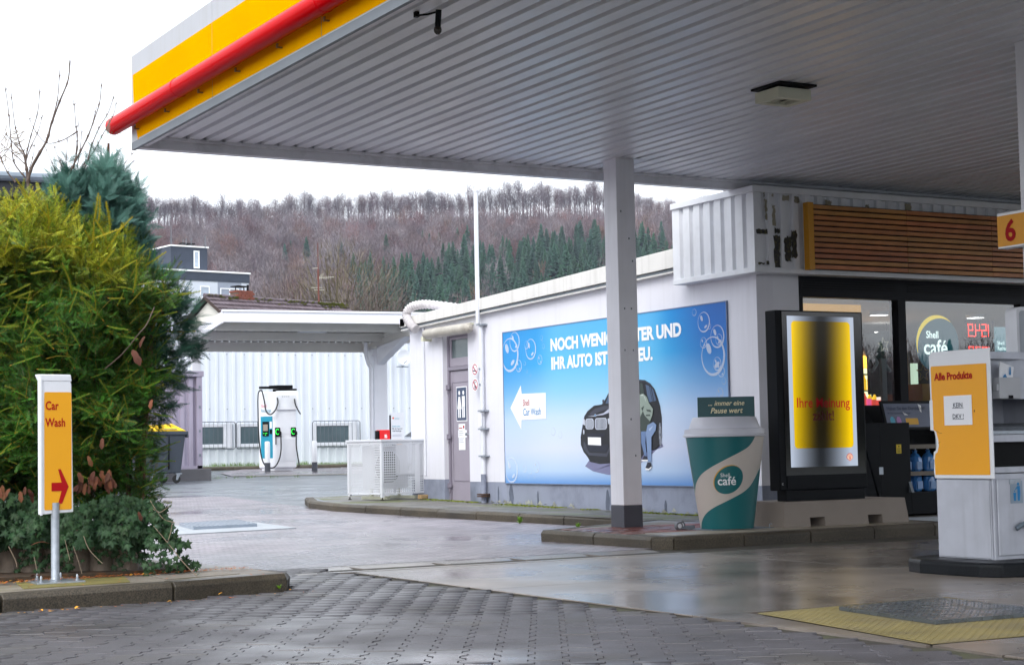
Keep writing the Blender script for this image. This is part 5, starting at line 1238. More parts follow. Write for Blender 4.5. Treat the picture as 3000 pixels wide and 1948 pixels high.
mb = MB(); F.poly(mb, rrect(.30, .03, .50, .11, .015, 3), .004); mb.build('printed_badge', mat('badge_yellow', S('#e0a820'), .5), parent=od)
mb = MB(); F.poly(mb, [(.55, .29), (.60, .27), (.58, .18), (.56, .20)], .004); F.poly(mb, [(.28, .19), (.36, .15), (.30, .15)], .004); mb.build('printed_splash', print_w, parent=od)
st = thing('warning_sticker', (13.85, 15.37, .95), 'small yellow warning sticker on the black rack side', 'sticker')
F = Fr((13.86, 15.372, .86), (1, 0, 0)); mb = MB(); F.slab(mb, 0, 0, .075, .105, -.001, .001); mb.build('sticker', mat('sticker_yellow', S('#e0c21a'), .5), parent=st)
mb = MB(); [F.rect(mb, .01, .012+.014*k, .065, .017+.014*k, .003) for k in range(4)]; F.poly(mb, [(.025, .075), (.05, .075), (.037, .097)], .003); mb.build('print', black_m, parent=st)
so = thing('wall_socket', (13.6, 15.37, .9), 'small grey socket plate between totem and rack', 'socket')
F = Fr((13.57, 15.345, .62), (1, 0, 0)); mb = MB(); F.slab(mb, 0, 0, .055, .085, -.01, .0); mb.build('plate', galv, parent=so)
# canisters in bags
bag_m = bpy.data.materials.new('clear_bag_blue'); bag_m.use_nodes = True; P = bag_m.node_tree.nodes['Principled BSDF']; P.inputs['Base Color'].default_value = (*S('#3f7fc0'), 1); P.inputs['Roughness'].default_value = .12; P.inputs['Coat Weight'].default_value = .6
lab_m = mat('canister_label', S('#7fa0cc'), .3, var=.1)
k = 0
for row, z in enumerate((.40, .635)):
    for i in range(7):
        x = 14.12+i*.19; y = 15.58+(.02 if i % 2 else 0)
        c = thing('fluid_canister', (x, y, z), 'blue screen wash canister bagged in clear film on the %s rack shelf' % ('lower' if row == 0 else 'upper'), 'canister', 'screen wash canisters on the %s rack shelf' % ('lower' if row == 0 else 'upper'))
        mb = MB(); n = 14; prof_ = [(.06, .0), (.075, .02), (.078, .12), (.07, .17), (.045, .205), (.02, .225), (.028, .255), (.012, .262)]
        k0 = len(mb.v)
        mb.lathe((x+.08, y+.04, z), prof_, n)
        mb.v = [(a+rnd.uniform(-.006, .006), b+rnd.uniform(-.006, .006), cc) for a, b, cc in mb.v]
        mb.build('bag', bag_m, parent=c)
        MB().box(x+.04, x+.12, y-.042, y-.036, z+.03, z+.12).build('label', lab_m, parent=c)
        MB().lathe((x+.08, y+.04, z+.262), [(.016, 0), (.016, .02)], 10).build('cap', paper, parent=c)

# ------------------------------------------------------------------ service unit on the pump island
pi = thing_ = MB()
pts = [(9.22+.0, 9.15), (9.14, 9.3), (9.12, 9.6), (9.12, 9.9), (9.2, 10.12), (9.38, 10.22), (9.7, 10.24), (11.8, 10.24), (11.8, 9.12), (9.4, 9.10)]
pts = list(reversed(pts))
isl_m = wetmat('black_island_paint', S('#0e1013'), S('#1f2226'), .3, .55, wscale=2, speck=60, bump=.3, dark=.8, ospec=.15)
pi.prism([(x, y, -.02) for x, y in pts], (0, 0, .125)).build('pump_island', isl_m, kind='structure', bevel=.03, seg=3)
# concrete joints on the island
su = thing('service_unit', (9.4, 9.4, .105), 'grey metal service cabinet with bin, towel box and orange side board', 'service cabinet')
sx0, sy0, sy1, sz0 = 9.40, 9.42, 10.00, .105
MB().box(sx0+.012, 10.12, sy0+.012, sy1, sz0, .70).build('lower_body', steel, parent=su, bevel=.004)
MB().box(sx0+.004, sx0+.0115, sy0+.02, sy1-.01, sz0+.01, .70).build('side_panel', steel, parent=su, bevel=.003)
MB().box(sx0+.02, 10.12, sy1-.06, sy1-.0, .701, 1.66).box(sx0+.02, sx0+.05, sy0+.02, sy1-.061, .701, 1.66).box(10.09, 10.12, sy0+.02, sy1-.061, .701, 1.66).box(sx0+.051, 10.089, sy0+.02, sy1-.061, 1.63, 1.66).build('upper_housing', steel, parent=su)
# side board with the orange print: left edge broken away
F = Fr((sx0, sy1+.01, .71), (0, -1, 0))
bw, bh = .645, .975
outb = [(.02, 0), (bw, 0), (bw, bh), (.03, bh), (0.0, bh-.03), (.0, .605), (-.012, .60), (-.012, .37), (.03, .365), (.05, .30), (.055, .25), (.04, .215), (.018, .205), (.012, .15), (.02, .14), (.012, .05)]
mb = MB(); mb.prism([F.p(a, b, 0) for a, b in outb], F.n*.012); mb.build('side_board', mat('board_white', S('#e3e5ea'), .35, var=.02), parent=su, bevel=.004)
org = [(.032, .028), (bw-.035, .028), (bw-.035, .86), (.03, .865), (.02, .855), (.02, .61), (.028, .60), (.028, .375), (.055, .36), (.075, .30), (.08, .25), (.062, .20), (.04, .19), (.028, .14)]
mb = MB(); F.poly(mb, org, .0145); mb.build('orange_print', mat('board_orange', S('#f0a500'), .4, var=.02), parent=su)
text('board_lettering', 'Alle Produkte', .078, print_red, F, .06, .755, .017, su, bold=.035, sx=.92)
mb = MB(); mb.tube([F.p(.05, .37, .0155), F.p(.09, .35, .0155), F.p(.12, .345, .0155)], .0012, 4).tube([F.p(.075, .27, .0155), F.p(.10, .28, .0155)], .0012, 4).tube([F.p(.47, .50, .0155), F.p(.475, .515, .0155)], .004, 4).build('crack', rust, parent=su)
pn = thing('paper_note', (sx0-.02, 9.7, 1.2), 'white sheet reading KEIN DKV taped on the orange board', 'notice')
F3 = Fr(F.p(.155, .405, .017), (0, -1, 0)); mb = MB(); F3.slab(mb, 0, 0, .295, .225, 0, .002); mb.build('sheet', paper, parent=pn)
text('lettering', 'KEIN', .05, print_dark, F3, .15, .135, .0035, pn, align='CENTER', bold=.01, sx=.95); text('lettering', 'DKV !', .05, print_dark, F3, .15, .05, .0035, pn, align='CENTER', bold=.01, sx=.95)
mb = MB(); F3.rect(mb, .09, .128, .21, .132, .0035); F3.rect(mb, .09, .043, .21, .047, .0035); mb.build('underline', print_dark, parent=pn)
# front side (facing the camera's right): bin door, slot, hood, paper box
G = Fr((sx0+.02, sy0, sz0), (1, 0, 0)); gw = .68
mb = MB(); G.slab(mb, 0, 0, gw, .64, -.01, .008); mb.build('front_frame', steel, parent=su, bevel=.003)
mb = MB(); G.slab(mb, .03, .03, gw-.03, .60, .009, .022); mb.build('bin_door', steel, parent=su, bevel=.006)
mb = MB(); G.slab(mb, .15, .56, .27, .595, .0225, .027); mb.build('door_label', galv, parent=su)
mb = MB(); G.slab(mb, 0, .645, gw, .69, -.01, .02); G.slab(mb, 0, .875, gw, .93, -.01, .02); mb.build('slot_frame', steel, parent=su, bevel=.003)
mb = MB(); G.slab(mb, .005, .691, gw, .874, -.05, -.04); mb.build('slot_opening', black_m, parent=su)
mb = MB(); mb.prism([G.p(0, .93, .02), G.p(0, .93, -.3), G.p(0, 1.02, -.3), G.p(0, .99, -.02), G.p(0, .96, .02)], G.r*gw); mb.build('hood', galv, parent=su, bevel=.006)
mb = MB(); G.slab(mb, .0, 1.20, gw, 1.54, -.10, -.08); mb.build('back_panel', steel, parent=su)
mb = MB(); G.slab(mb, .02, 1.50, .40, 1.545, -.08, .0); mb.build('lip', steel, parent=su)
bxp = thing('towel_box', (9.6, 9.4, 1.3), 'pale grey paper towel box with a folded sheet on the service cabinet', 'towel box')
mb = MB(); G.slab(mb, .085, 1.20, .30, 1.36, -.07, .03); G.slab(mb, .07, 1.26, .084, 1.31, -.03, .02); mb.build('box', mat('box_grey', S('#b4b6bb'), .5), parent=bxp, bevel=.004)
mb = MB(); G.rect(mb, .17, 1.2005, .22, 1.225, .0325); mb.build('cutout', black_m, parent=bxp)
mb = MB(); G.poly(mb, [(.13, 1.34), (.15, 1.48), (.29, 1.44), (.27, 1.34)], -.02); mb.prism([G.p(.13, 1.34, -.022), G.p(.15, 1.48, -.03), G.p(.29, 1.44, -.03), G.p(.27, 1.34, -.022)], G.n*.006); mb.build('leaflet', paper, parent=bxp)
mb = MB(); G.poly(mb, [(.16, 1.36), (.19, 1.39), (.21, 1.36)], -.012); G.poly(mb, [(.23, 1.38), (.24, 1.44), (.25, 1.44), (.25, 1.38)], -.012); mb.build('leaflet_print', print_blue, parent=bxp)
lg = thing('litter_pictogram', (9.7, 9.39, .6), 'small blue put litter in bin pictogram on the cabinet door', 'sticker')
H = Fr(G.p(.16, .415, .0235), (1, 0, 0)); mb = MB(); H.slab(mb, 0, 0, .125, .17, 0, .002); mb.build('plate', mat('picto_grey', S('#8e9fb0'), .4), parent=lg)
mb = MB(); H.poly(mb, ellipse(.078, .145, .011, .012, 12), .004); H.poly(mb, [(.068, .13), (.095, .13), (.098, .07), (.09, .02), (.07, .02), (.068, .07)], .004); H.poly(mb, [(.068, .128), (.045, .105), (.05, .10), (.07, .115)], .004); H.poly(mb, [(.025, .08), (.055, .08), (.05, .02), (.03, .02)], .004); H.rect(mb, .033, .087, .045, .097, .004); mb.build('pictogram', print_blue, parent=lg)
nz_ = thing('air_hose_handle', (10.0, 9.3, .45), 'curved grey hose handle at the right picture edge', 'handle')
MB().tube(smooth_path([Vector((9.62, 9.39, .33)), Vector((9.70, 9.36, .37)), Vector((9.80, 9.34, .31)), Vector((9.87, 9.34, .24))], 6), .018, 10).build('handle', mat('hose_grey', S('#5f6c78'), .4), parent=nz_, smooth=True)
fp = thing('fuel_pump', (10.6, 9.7, .105), 'grey fuel pump with a rounded white framed head behind the service cabinet', 'fuel pump')
MB().box(10.9, 11.7, 9.45, 9.95, .105, 1.9).build('body', steel, parent=fp, bevel=.01)
F4 = Fr((9.945, 9.62, 1.55), (1, 0, 0))
mb = MB(); mb.prism([F4.p(a, b, -.12) for a, b in rrect(0, 0, 1.8, .475, .05)], F4.n*.12); mb.build('head', mat('head_frame', S('#d6d8de'), .4), parent=fp)
mb = MB(); F4.poly(mb, rrect(.025, -.0, 1.77, .445, .03), .003); mb.build('head_panel', mat('head_grey', S('#9ea4ac'), .4), parent=fp)

# ------------------------------------------------------------------ caged air conditioner
e1 = Vector((.965, .262, 0)); e2 = Vector((-.262, .965, 0)); zc0 = g(25.8)+.12
ac = thing('ventilation_cage', (11.88, 25.45, zc0), 'pale perforated metal cage round an outdoor unit on the walkway end', 'cage')
O = Vector((11.90, 25.42, zc0)); La, Lb, Hc = 1.02, .88, .97
cage_m = mat('cage_metal', S('#d3d6dc'), .4, var=.03)
def holes(fr_, u0, v0, u1, v1, nu, nv, bu, bv, nm):
    bu *= 1.25; bv *= 1.2
    """perforated sheet made of crossing bars"""
    mb = MB(); du, dv = (u1-u0)/nu, (v1-v0)/nv
    for i in range(nu+1): fr_.rect(mb, u0+i*du-bu/2, v0, u0+i*du+bu/2, v1, 0)
    for j in range(nv+1): fr_.rect(mb, u0, v0+j*dv-bv/2, u1, v0+j*dv+bv/2, .001)
    mb.build(nm, cage_m, parent=ac)
def cage_side(fr_, L_, parts):
    mb = MB()
    for (a, b, c, d) in ((0, .09, .045, Hc-.02), (L_-.045, .09, L_, Hc-.02), (.045, .09, L_-.045, .115), (.045, Hc-.06, L_-.045, Hc-.02)): fr_.slab(mb, a+.0005, b, c-.0005, d, -.012, .004)
    mb.build('sheet_frame', cage_m, parent=ac)
    for p_ in parts: holes(fr_, *p_, 'perforated_sheet')
FR = Fr(O, e1); FL = Fr(O+e2*Lb, -e2)
cage_side(FR, La, [(.045, .115, .30, .91, 6, 20, .014, .013), (.30, .115, .72, .40, 9, 7, .014, .013), (.30, .40, .72, .91, 13, 30, .010, .011), (.83, .115, .975, .38, 4, 7, .014, .013), (.83, .38, .975, .91, 5, 30, .010, .011)])
mb = MB(); FR.slab(mb, .722, .115, .828, .91, -.01, .002); mb.build('solid_strip', cage_m, parent=ac)
cage_side(FL, Lb, [(.045, .115, .56, .91, 34, 46, .0055, .0065), (.57, .115, .835, .91, 11, 20, .010, .013)])
mb = MB(); mb.prism([O-e1*.02-e2*.02+Vector((0, 0, Hc-.019)), O+e1*(La+.02)-e2*.02+Vector((0, 0, Hc-.019)), O+e1*(La+.02)+e2*(Lb+.02)+Vector((0, 0, Hc-.019)), O-e1*.02+e2*(Lb+.02)+Vector((0, 0, Hc-.019))], (0, 0, .035)); mb.build('lid', cage_m, parent=ac, bevel=.004)
for (a, b) in ((0, 0), (La, 0), (0, Lb), (La, Lb)):
    c = O+e1*min(max(a, .025), La-.025)+e2*min(max(b, .025), Lb-.025)
    MB().obox(c+Vector((0, 0, .5)), e1*.024, e2*.024, Vector((0, 0, .46)) if (a, b) == (0, 0) else Vector((0, 0, .44))).build('post', cage_m, parent=ac)
    MB().tube([c+Vector((0, 0, .045)), c+Vector((0, 0, 0.012))], .01, 8).tube([c+Vector((0, 0, .012)), c], .03, 10).build('foot', black_m, parent=ac)
mb = MB()
for fr_, L_ in ((FR, La), (FL, Lb)):
    for u in (.03, L_*.33, L_*.66, L_-.03):
        for v in (.10, Hc-.04): mb.poly([fr_.p(u+.006*math.cos(k*1.047), v+.006*math.sin(k*1.047), .006) for k in range(6)])
mb.build('screws', dark_grey, parent=ac)
au = thing('outdoor_unit', tuple(O+e1*.5+e2*.45), 'white air conditioning unit standing inside the perforated cage', 'air conditioner')
c = O+e1*.50+e2*.50+Vector((0, 0, .53)); MB().obox(c, e1*.36, e2*.16, Vector((0, 0, .36))).build('casing', white_metal, parent=au, bevel=.01)
cf = c-e2*.162-e1*.08; mb = MB(); mb.tube([cf, cf-e2*.01], .27, 28); mb.build('fan_grille', black_m, parent=au)
for s_ in (-1, 1): MB().obox(O+e1*(.5+s_*.3)+e2*.4+Vector((0, 0, .03)), e1*.035, e2*.32, Vector((0, 0, .025))).obox(O+e1*(.5+s_*.3)+e2*.5+Vector((0, 0, .11)), e1*.02, e2*.02, Vector((0, 0, .06))).build('foot_rail', cream, parent=au)
br = thing('loose_brick', (12.75, 25.35, zc0), 'small weathered stone block lying at the cage foot by the wall', 'stone')
MB().obox(Vector((12.62, 25.38, zc0+.035)), Vector((.07, .01, 0)), Vector((-.01, .05, 0)), Vector((0, 0, .035))).build('stone', mat('weathered_stone', S('#a08660'), .9, var=.3, scale=20, bump=.6), parent=br, bevel=.01)
# ------------------------------------------------------------------ charging yard: white canopy
wc = thing('charging_canopy', (14.5, 40, .4), 'low white monopitch canopy over the charging bays', 'canopy')
wm = mat('canopy_white', S('#e6e7ee'), .4, var=.02); wu = mat('canopy_underside', S('#d6d3cd'), .5, var=.04)
slope = -.085
def zc(y, off=0): return 4.25+off+slope*(y-40)
XA, XB, YA, YBk = 14.5, 21.0, 40.0, 44.3
MB().box(XA, XB, YA-.06, YA, 4.245, 4.50).build('front_fascia', wm, parent=wc, bevel=.004)
MB().box(XA-.03, XB+.02, YA-.09, YA+.05, 4.501, 4.55).build('gutter_edge', wm, parent=wc)
mb = MB(); mb.hexa([(XA-.05, YA, zc(YA, -.03)), (XA, YA, zc(YA, -.03)), (XA, YBk, zc(YBk, -.03)), (XA-.05, YBk, zc(YBk, -.03)), (XA-.05, YA, zc(YA, .25)), (XA, YA, zc(YA, .25)), (XA, YBk, zc(YBk, .25)), (XA-.05, YBk, zc(YBk, .25))]); mb.build('side_fascia', wm, parent=wc)
MB().hexa([(XA, YA, zc(YA, .22)), (XB, YA, zc(YA, .22)), (XB, YBk, zc(YBk, .22)), (XA, YBk, zc(YBk, .22)), (XA, YA, zc(YA, .26)), (XB, YA, zc(YA, .26)), (XB, YBk, zc(YBk, .26)), (XA, YBk, zc(YBk, .26))]).build('roof_sheet', wm, parent=wc)
x = XA+.05; n0 = None
while x < XB-.1:
    mb = MB(); pr = [(0, .0), (.13, .0), (.15, .05), (.18, .05), (.20, 0)]
    for (a, za), (b, zb) in zip(pr, pr[1:]): mb.poly([(x+a, YA+.02, zc(YA, .15+za)), (x+b, YA+.02, zc(YA, .15+zb)), (x+b, YBk, zc(YBk, .15+zb)), (x+a, YBk, zc(YBk, .15+za))])
    mb.build('soffit_sheet', wu, parent=wc); x += .2
for y, (a, b) in ((40.9, (XA, XB)), (42.5, (XA, 19.5))):
    MB().box(a+.02, b, y-.07, y+.07, zc(y)-.07, zc(y, .14)).build('purlin', wu, parent=wc)
MB().box(XA+.02, 20.4, 44.1, 44.3, zc(44.2)-.12, zc(44.2, .14)).build('rear_gutter', wu, parent=wc)
# column with tapered bracket arms
cx_, cy_ = 19.53, 43.0
MB().box(cx_-.19, cx_+.19, cy_-.19, cy_+.19, g(cy_)-.02, 3.6).build('column', wm, parent=wc, bevel=.01)
mb = MB(); mb.prism([(cx_-.1, cy_+.19, 3.35), (cx_-.1, cy_+.19, 3.9), (cx_-.1, cy_+1.1, zc(cy_+1.1)-.1)], (.2, 0, 0)); mb.build('bracket_arm', wm, parent=wc)
mb = MB(); mb.prism([(cx_-.1, cy_-.19, 3.35), (cx_-.1, cy_-.19, 3.9), (cx_-.1, cy_-2.6, zc(cy_-2.6)-.2)], (.2, 0, 0)); mb.build('bracket_arm', wm, parent=wc)
MB().hexa([(cx_-.1, 40.0, 4.0), (cx_+.1, 40.0, 4.0), (cx_+.1, 44, zc(44)-.15), (cx_-.1, 44, zc(44)-.15), (cx_-.1, 40, 4.24), (cx_+.1, 40, 4.24), (cx_+.1, 44, zc(44)), (cx_-.1, 44, zc(44))]).build('main_beam', wu, parent=wc)
MB().tube([(cx_-.42, cy_-.2, 3.95), (cx_-.42, cy_-.2, 3.62), (cx_-.36, cy_-.2, 3.4), (cx_-.28, cy_-.2, 3.25), (cx_-.28, cy_-.2, .35)], .05, 10).build('downpipe', wm, parent=wc, smooth=True)
MB().box(14.62, 14.84, 43.9, 44.1, .4, 3.8).build('column', wm, parent=wc)
wc.rotation_euler.z = R(-6)
MB().box(17.0, 17.7, 41.8, 42.1, zc(41.9)+.06, zc(41.9)+.12).build('ceiling_light', white_metal, parent=wc)

# ------------------------------------------------------------------ metal hall
hl = thing('metal_hall', (20, 50, .5), 'long pale ribbed sheet metal hall behind the charging yard', 'building')
hall_m = mat('hall_sheet', S('#d6dce4'), .38, var=.04, scale=.7, streak=(.5, .52, .56, .25), rvar=.06)
HY = 49.8
MB().box(10, 40, HY+.06, HY+.3, .3, 4.55).build('wall_core', hall_m, parent=hl)
mb = MB(); ribs(mb, (10, HY, 0), (1, 0, 0), (0, -1, 0), 30, .62, 4.6, .26, .07, -.045); mb.build('ribbed_sheet', hall_m, parent=hl)
MB().box(10, 40, HY-.02, HY+.3, .3, .615).build('hall_plinth', hall_m, parent=hl)
MB().box(9.9, 40.1, HY-.1, HY+.3, 4.601, 4.8).build('eaves', hall_m, parent=hl)
mb = MB()
for k in range(60):
    x = 10.3+k*.56
    for z in (2.38, 4.05): 
        if x < 39: mb.box(x-.012, x+.012, HY-.065, HY-.05, z-.012, z+.012)
mb.build('bolts', dark_grey, parent=hl, kind='stuff')
win_g = mat('hall_window_glass', S('#4c5d63'), .12, var=.25, scale=1.2, spec=.7)
bar_m = mat('window_bar', S('#5a6068'), .5)
for k, (xa, xb) in enumerate(((16.75, 18.1), (18.45, 19.5), (20.95, 22.25))):
    w_ = thing('barred_window', ((xa+xb)/2, HY, 1.3), ['barred hall window at the far left beside the grey container', 'barred hall window half hidden behind the charger', 'barred hall window right of the bollards and left of the white column'][k], 'window')
    za, zb_ = 1.22, 1.94
    mb = MB(); yy = HY-.07
    for a in ((xa, xb, za, za+.10), (xa, xb, zb_-.10, zb_), (xa, xa+.10, za+.1005, zb_-.1005), (xb-.10, xb, za+.1005, zb_-.1005)): mb.box(a[0], a[1], yy-.02, yy+.06, a[2], a[3])
    mb.build('frame', white_metal, parent=w_, bevel=.004)
    MB().box(xa+.071, xb-.071, yy+.01, yy+.02, za+.071, zb_-.071).build('pane', win_g, parent=w_)
    MB().box(xb+.02, xb+.18, yy-.005, yy+.06, za-.02, zb_+.02).build('side_box', white_metal, parent=w_)
    x0, x1, z0, z1 = xa-.07, xb+.25, za-.05, zb_+.05
    MB().tube([(x0+.05, yy-.1, z0), (x1-.05, yy-.1, z0), (x1, yy-.1, z0+.05), (x1, yy-.1, z1-.05), (x1-.05, yy-.1, z1), (x0+.05, yy-.1, z1), (x0, yy-.1, z1-.05), (x0, yy-.1, z0+.05), (x0+.05, yy-.1, z0)], .014, 6).build('grille_frame', bar_m, parent=w_)
    n_ = int((x1-x0)/.13)
    b0 = None
    for i in range(1, n_):
        x = x0+(x1-x0)*i/n_
        if b0 is None: b0 = MB().tube([(x, yy-.1, z0), (x, yy-.1, z1)], .006, 5).build('bar', bar_m, parent=w_); xb0 = x
        else: o = b0.copy(); C.objects.link(o); o.parent = w_; o.location.x = x-xb0
ds = thing('satellite_dish', (23.9, 49.3, 3.9), 'white satellite dish on the ribbed hall wall above the info panel', 'dish')
Fd = Vector((23.85, 49.2, 3.98))
MB().lathe((0, 0, 0), [(.02, 0), (.14, -.015), (.245, -.05), (.25, -.045), (.14, -.005), (.02, .01)], 28, axis='Y').build('reflector', white_metal, parent=ds, smooth=True).location = Fd-base_of(ds)
ds.children[0].data.transform(Matrix.Translation(base_of(ds)))
MB().tube([(23.85, 49.2, 3.7), (23.85, 49.6, 3.7)], .03, 8).box(23.65, 24.05, 49.25, 49.32, 3.66, 3.70).tube([(23.85, 49.15, 3.8), (23.85, 48.95, 3.85)], .015, 6).build('arm', galv, parent=ds)

# ------------------------------------------------------------------ charger, bollards
zg = g(46.8)+.02
ch_ = thing('charging_station', (18.9, 47.0, zg), 'tall white rapid charger with teal side, black cables and green lit plugs', 'charger')
a1 = Vector((.86, -.50, 0)).normalized(); a2 = Vector((.50, .86, 0)).normalized()    # front faces down-left
# front face runs along a1 (to the right as seen), depth goes back along a2
Q = at(783, 1376, 1); O = Vector((18.42, 46.62, zg))
chw = mat('charger_white', S('#eceef3'), .35, var=.02); 
e1 = Vector((.93, -.20, 0)).normalized(); e2 = Vector((-.45, .90, 0)).normalized()
FC = Fr(O, e1)
W1, D1 = .66, .62
def cbox(mb, u0, u1, d0, d1, z0, z1, sh=0): mb.hexa([O+e1*u0+e2*d0+Vector((0, 0, z0)), O+e1*u1+e2*d0+Vector((0, 0, z0)), O+e1*u1+e2*d1+Vector((0, 0, z0)), O+e1*u0+e2*d1+Vector((0, 0, z0)), O+e1*u0+e2*d0+Vector((0, 0, z1)), O+e1*u1+e2*d0+Vector((0, 0, z1)), O+e1*u1+e2*d1+Vector((0, 0, z1)), O+e1*u0+e2*d1+Vector((0, 0, z1))])
mb = MB(); cbox(mb, .06, W1-.06, .08, D1-.05, 0, .09); mb.build('foot', chw, parent=ch_)
mb = MB(); cbox(mb, .0, W1, .0, D1, .06, 2.28); mb.build('cabinet', chw, parent=ch_, bevel=.05, seg=3)
mb = MB(); mb.prism([FC.p(a, b, -.02) for a, b in rrect(.02, 1.75, .71, 2.30, .07)], FC.n*.09); mb.build('head_frame', chw, parent=ch_, bevel=.015)
mb = MB(); FC.slab(mb, .07, 1.80, .64, 2.17, .0705, .072); mb.build('head_recess', mat('charger_recess', S('#dfe2e7'), .5), parent=ch_)
mb = MB()
for k in range(12): FC.slab(mb, .06, .28+.055*k, .62, .318+.055*k, .0, .012)
for k in range(13): FC.slab(mb, .06, 1.07+.055*k, .62, 1.108+.055*k, .0, .012)
mb.build('louvres', chw, parent=ch_)
mb = MB()
for k in range(4): FC.rect(mb, .22+.06*k, 2.125, .25+.06*k, 2.14, .074)
mb.build('sensor_slots', black_m, parent=ch_)
FS = Fr(O+e2*D1, -e2)
tealc = mat('charger_teal', S('#1195b4'), .4, var=.03)
mb = MB(); FS.rect(mb, .10, .36, .56, 1.57, .004); mb.build('teal_panel', tealc, parent=ch_)
mb = MB(); FS.slab(mb, .18, 1.0, .42, 1.42, 0, .02); mb.build('screen_housing', black_m, parent=ch_)
mb = MB(); FS.rect(mb, .21, 1.15, .39, 1.34, .022); mb.build('screen', mat('charger_screen', S('#8e8478'), .2, emit=.1), parent=ch_)
mb = MB(); [FS.rect(mb, .22+.06*k, 1.07, .245+.06*k, 1.095, .022) for k in range(3)]; FS.rect(mb, .29, 1.02, .31, 1.05, .022); mb.build('green_keys', mat('green_led', (.03, .9, .08), .4, emit=.8, var=0), parent=ch_)
mb = MB(); FS.rect(mb, .45, 1.22, .54, 1.42, .006); mb.build('notice', paper, parent=ch_); mb = MB(); FS.slab(mb, .45, 1.06, .54, 1.19, .0, .015); mb.build('card_reader', black_m, parent=ch_)
text('lettering', 'Shell', .13, mat('pale_red_print', S('#d9707a'), .5), FS, .12, 1.83, .006, ch_, sx=.9); text('lettering', 'Recharge', .13, mat('pale_teal_print', S('#4a9fb8'), .5), FS, .12, 1.70, .006, ch_, sx=.8)
mb = MB()
for k in range(5): mb.tube([FS.p(.33+.05*math.sin(k), .82-.12*k, .007), FS.p(.36+.04*math.cos(k*2), .74-.12*k, .007)], .009, 4)
mb.build('white_graphic', print_w, parent=ch_)
cab = mat('cable_black', S('#101114'), .45)
grn = mat('green_ring', (.03, .9, .08), .4, emit=.9, var=0)
for u in (.02, .48):
    mb = MB(); mb.prism([FC.p(a+u, b, .012) for a, b in rrect(0, .98, .15, 1.24, .02)], FC.n*.02); mb.build('plug_holster', black_m, parent=ch_)
    mb = MB(); ring(mb, FC, u+.07, 1.12, .06, .085, .018, .034, a0=40, a1=330, k=14); mb.build('green_ring', grn, parent=ch_)
    mb = MB(); mb.tube([FC.p(u+.08, 1.13, .03), FC.p(u+.13, 1.09, .12), FC.p(u+.14, 1.03, .14)], [.035, .045, .03], 10); mb.build('plug', black_m, parent=ch_, smooth=True)
def cable(pts, nm='cable'): MB().tube(smooth_path([Vector(p) for p in pts], 6), .02, 8).build(nm, cab, parent=ch_, smooth=True)
top = lambda u, v, n_=0: FC.p(u, v, n_)
mb = MB(); mb.hexa([top(.42, 2.36, .05), top(.0, 2.36, .25), top(-.35, 2.36, .10), top(-.30, 2.36, .02), top(.42, 2.43, .05), top(.0, 2.43, .25), top(-.35, 2.43, .10), top(-.30, 2.43, .02)])
MB().obox(top(-.12, 2.40, -.10), e1*.26, e2*.05, Vector((0, 0, .035))).build('cable_arm', black_m, parent=ch_)
MB().obox(top(.25, 2.42, -.25), e1*.24, e2*.14, Vector((0, 0, .05))).obox(top(.36, 2.32, -.25), e1*.20, e2*.20, Vector((0, 0, .045))).build('arm_head', black_m, parent=ch_)
cable([top(.08, 2.10, .10), top(.09, 1.95, .13), top(.02, 1.75, .13), top(-.12, 1.62, .10), top(-.24, 1.72, .06), top(-.28, 2.0, .02), top(-.34, 2.28, 0), top(-.38, 2.33, 0)])
cable([top(-.38, 2.33, 0), top(-.46, 2.2, .02), top(-.47, 1.6, .04), top(-.45, .9, .06), top(-.38, .35, .1), top(-.25, .12, .15), top(-.05, .10, .2), top(.1, .3, .16), top(.17, .6, .12), top(.17, 1.02, .12)])
cable([top(.58, 2.06, .10), top(.60, 1.90, .14), top(.68, 1.72, .15), top(.75, 1.62, .12)])
cable([top(.62, 1.02, .12), top(.62, .7, .1), top(.66, .4, .1), top(.69, .15, .12), top(.67, .08, .12)])
MB().tube([top(.04, .98, .03), top(.04, .75, .03)], .015, 6).build('tether', black_m, parent=ch_)
# bollards
for k, (px, py, D_) in enumerate(((757, 1378, 0), (886, 1378, 0))):
    p = [(18.02, 46.15), (19.30, 45.75)][k]; z = g(p[1])+.01
    b_ = thing('bollard', (*p, z), ['white bollard with a dark foot, left one before the charger', 'white bollard with a dark foot, right of the charger'][k], 'bollard', 'bollards by the charging station')
    MB().lathe((*p, z), [(.082, 0), (.082, .26)], 20).build('foot', mat('bollard_grey', S('#4a4d55'), .5), parent=b_)
    MB().lathe((*p, z), [(.075, .26), (.075, .84), (.06, .865), (.02, .87)], 20).build('post', mat('bollard_white', S('#eceef2'), .4), parent=b_, smooth=True)
# grass and weeds helper
def tuft(mb, c, n, h, spread):
    for _ in range(n):
        a = rnd.uniform(0, 6.28); r_ = spread*math.sqrt(rnd.random()); p = Vector(c)+Vector((r_*math.cos(a), r_*math.sin(a), 0)); hh = h*rnd.uniform(.4, 1)
        t = Vector((rnd.gauss(0, .35)*hh, rnd.gauss(0, .35)*hh, hh)); s_ = Vector((math.cos(a+1), math.sin(a+1), 0))*hh*.07
        mb.poly([p-s_, p+s_, p+t])
grass_m = mat('grass_blade', S('#5f7f2c'), .6, var=.35, scale=3)
mb = MB()
for k in range(420):
    x = rnd.uniform(14.5, 26); tuft(mb, (x, 49.25-(x-14)*.06+rnd.uniform(0, .4), .66), 6, .13 if 17.4 < x < 20.4 else .07, .12)
mb.build('grass', grass_m, kind='stuff', label='short green grass along the hall plinth', cat='grass')
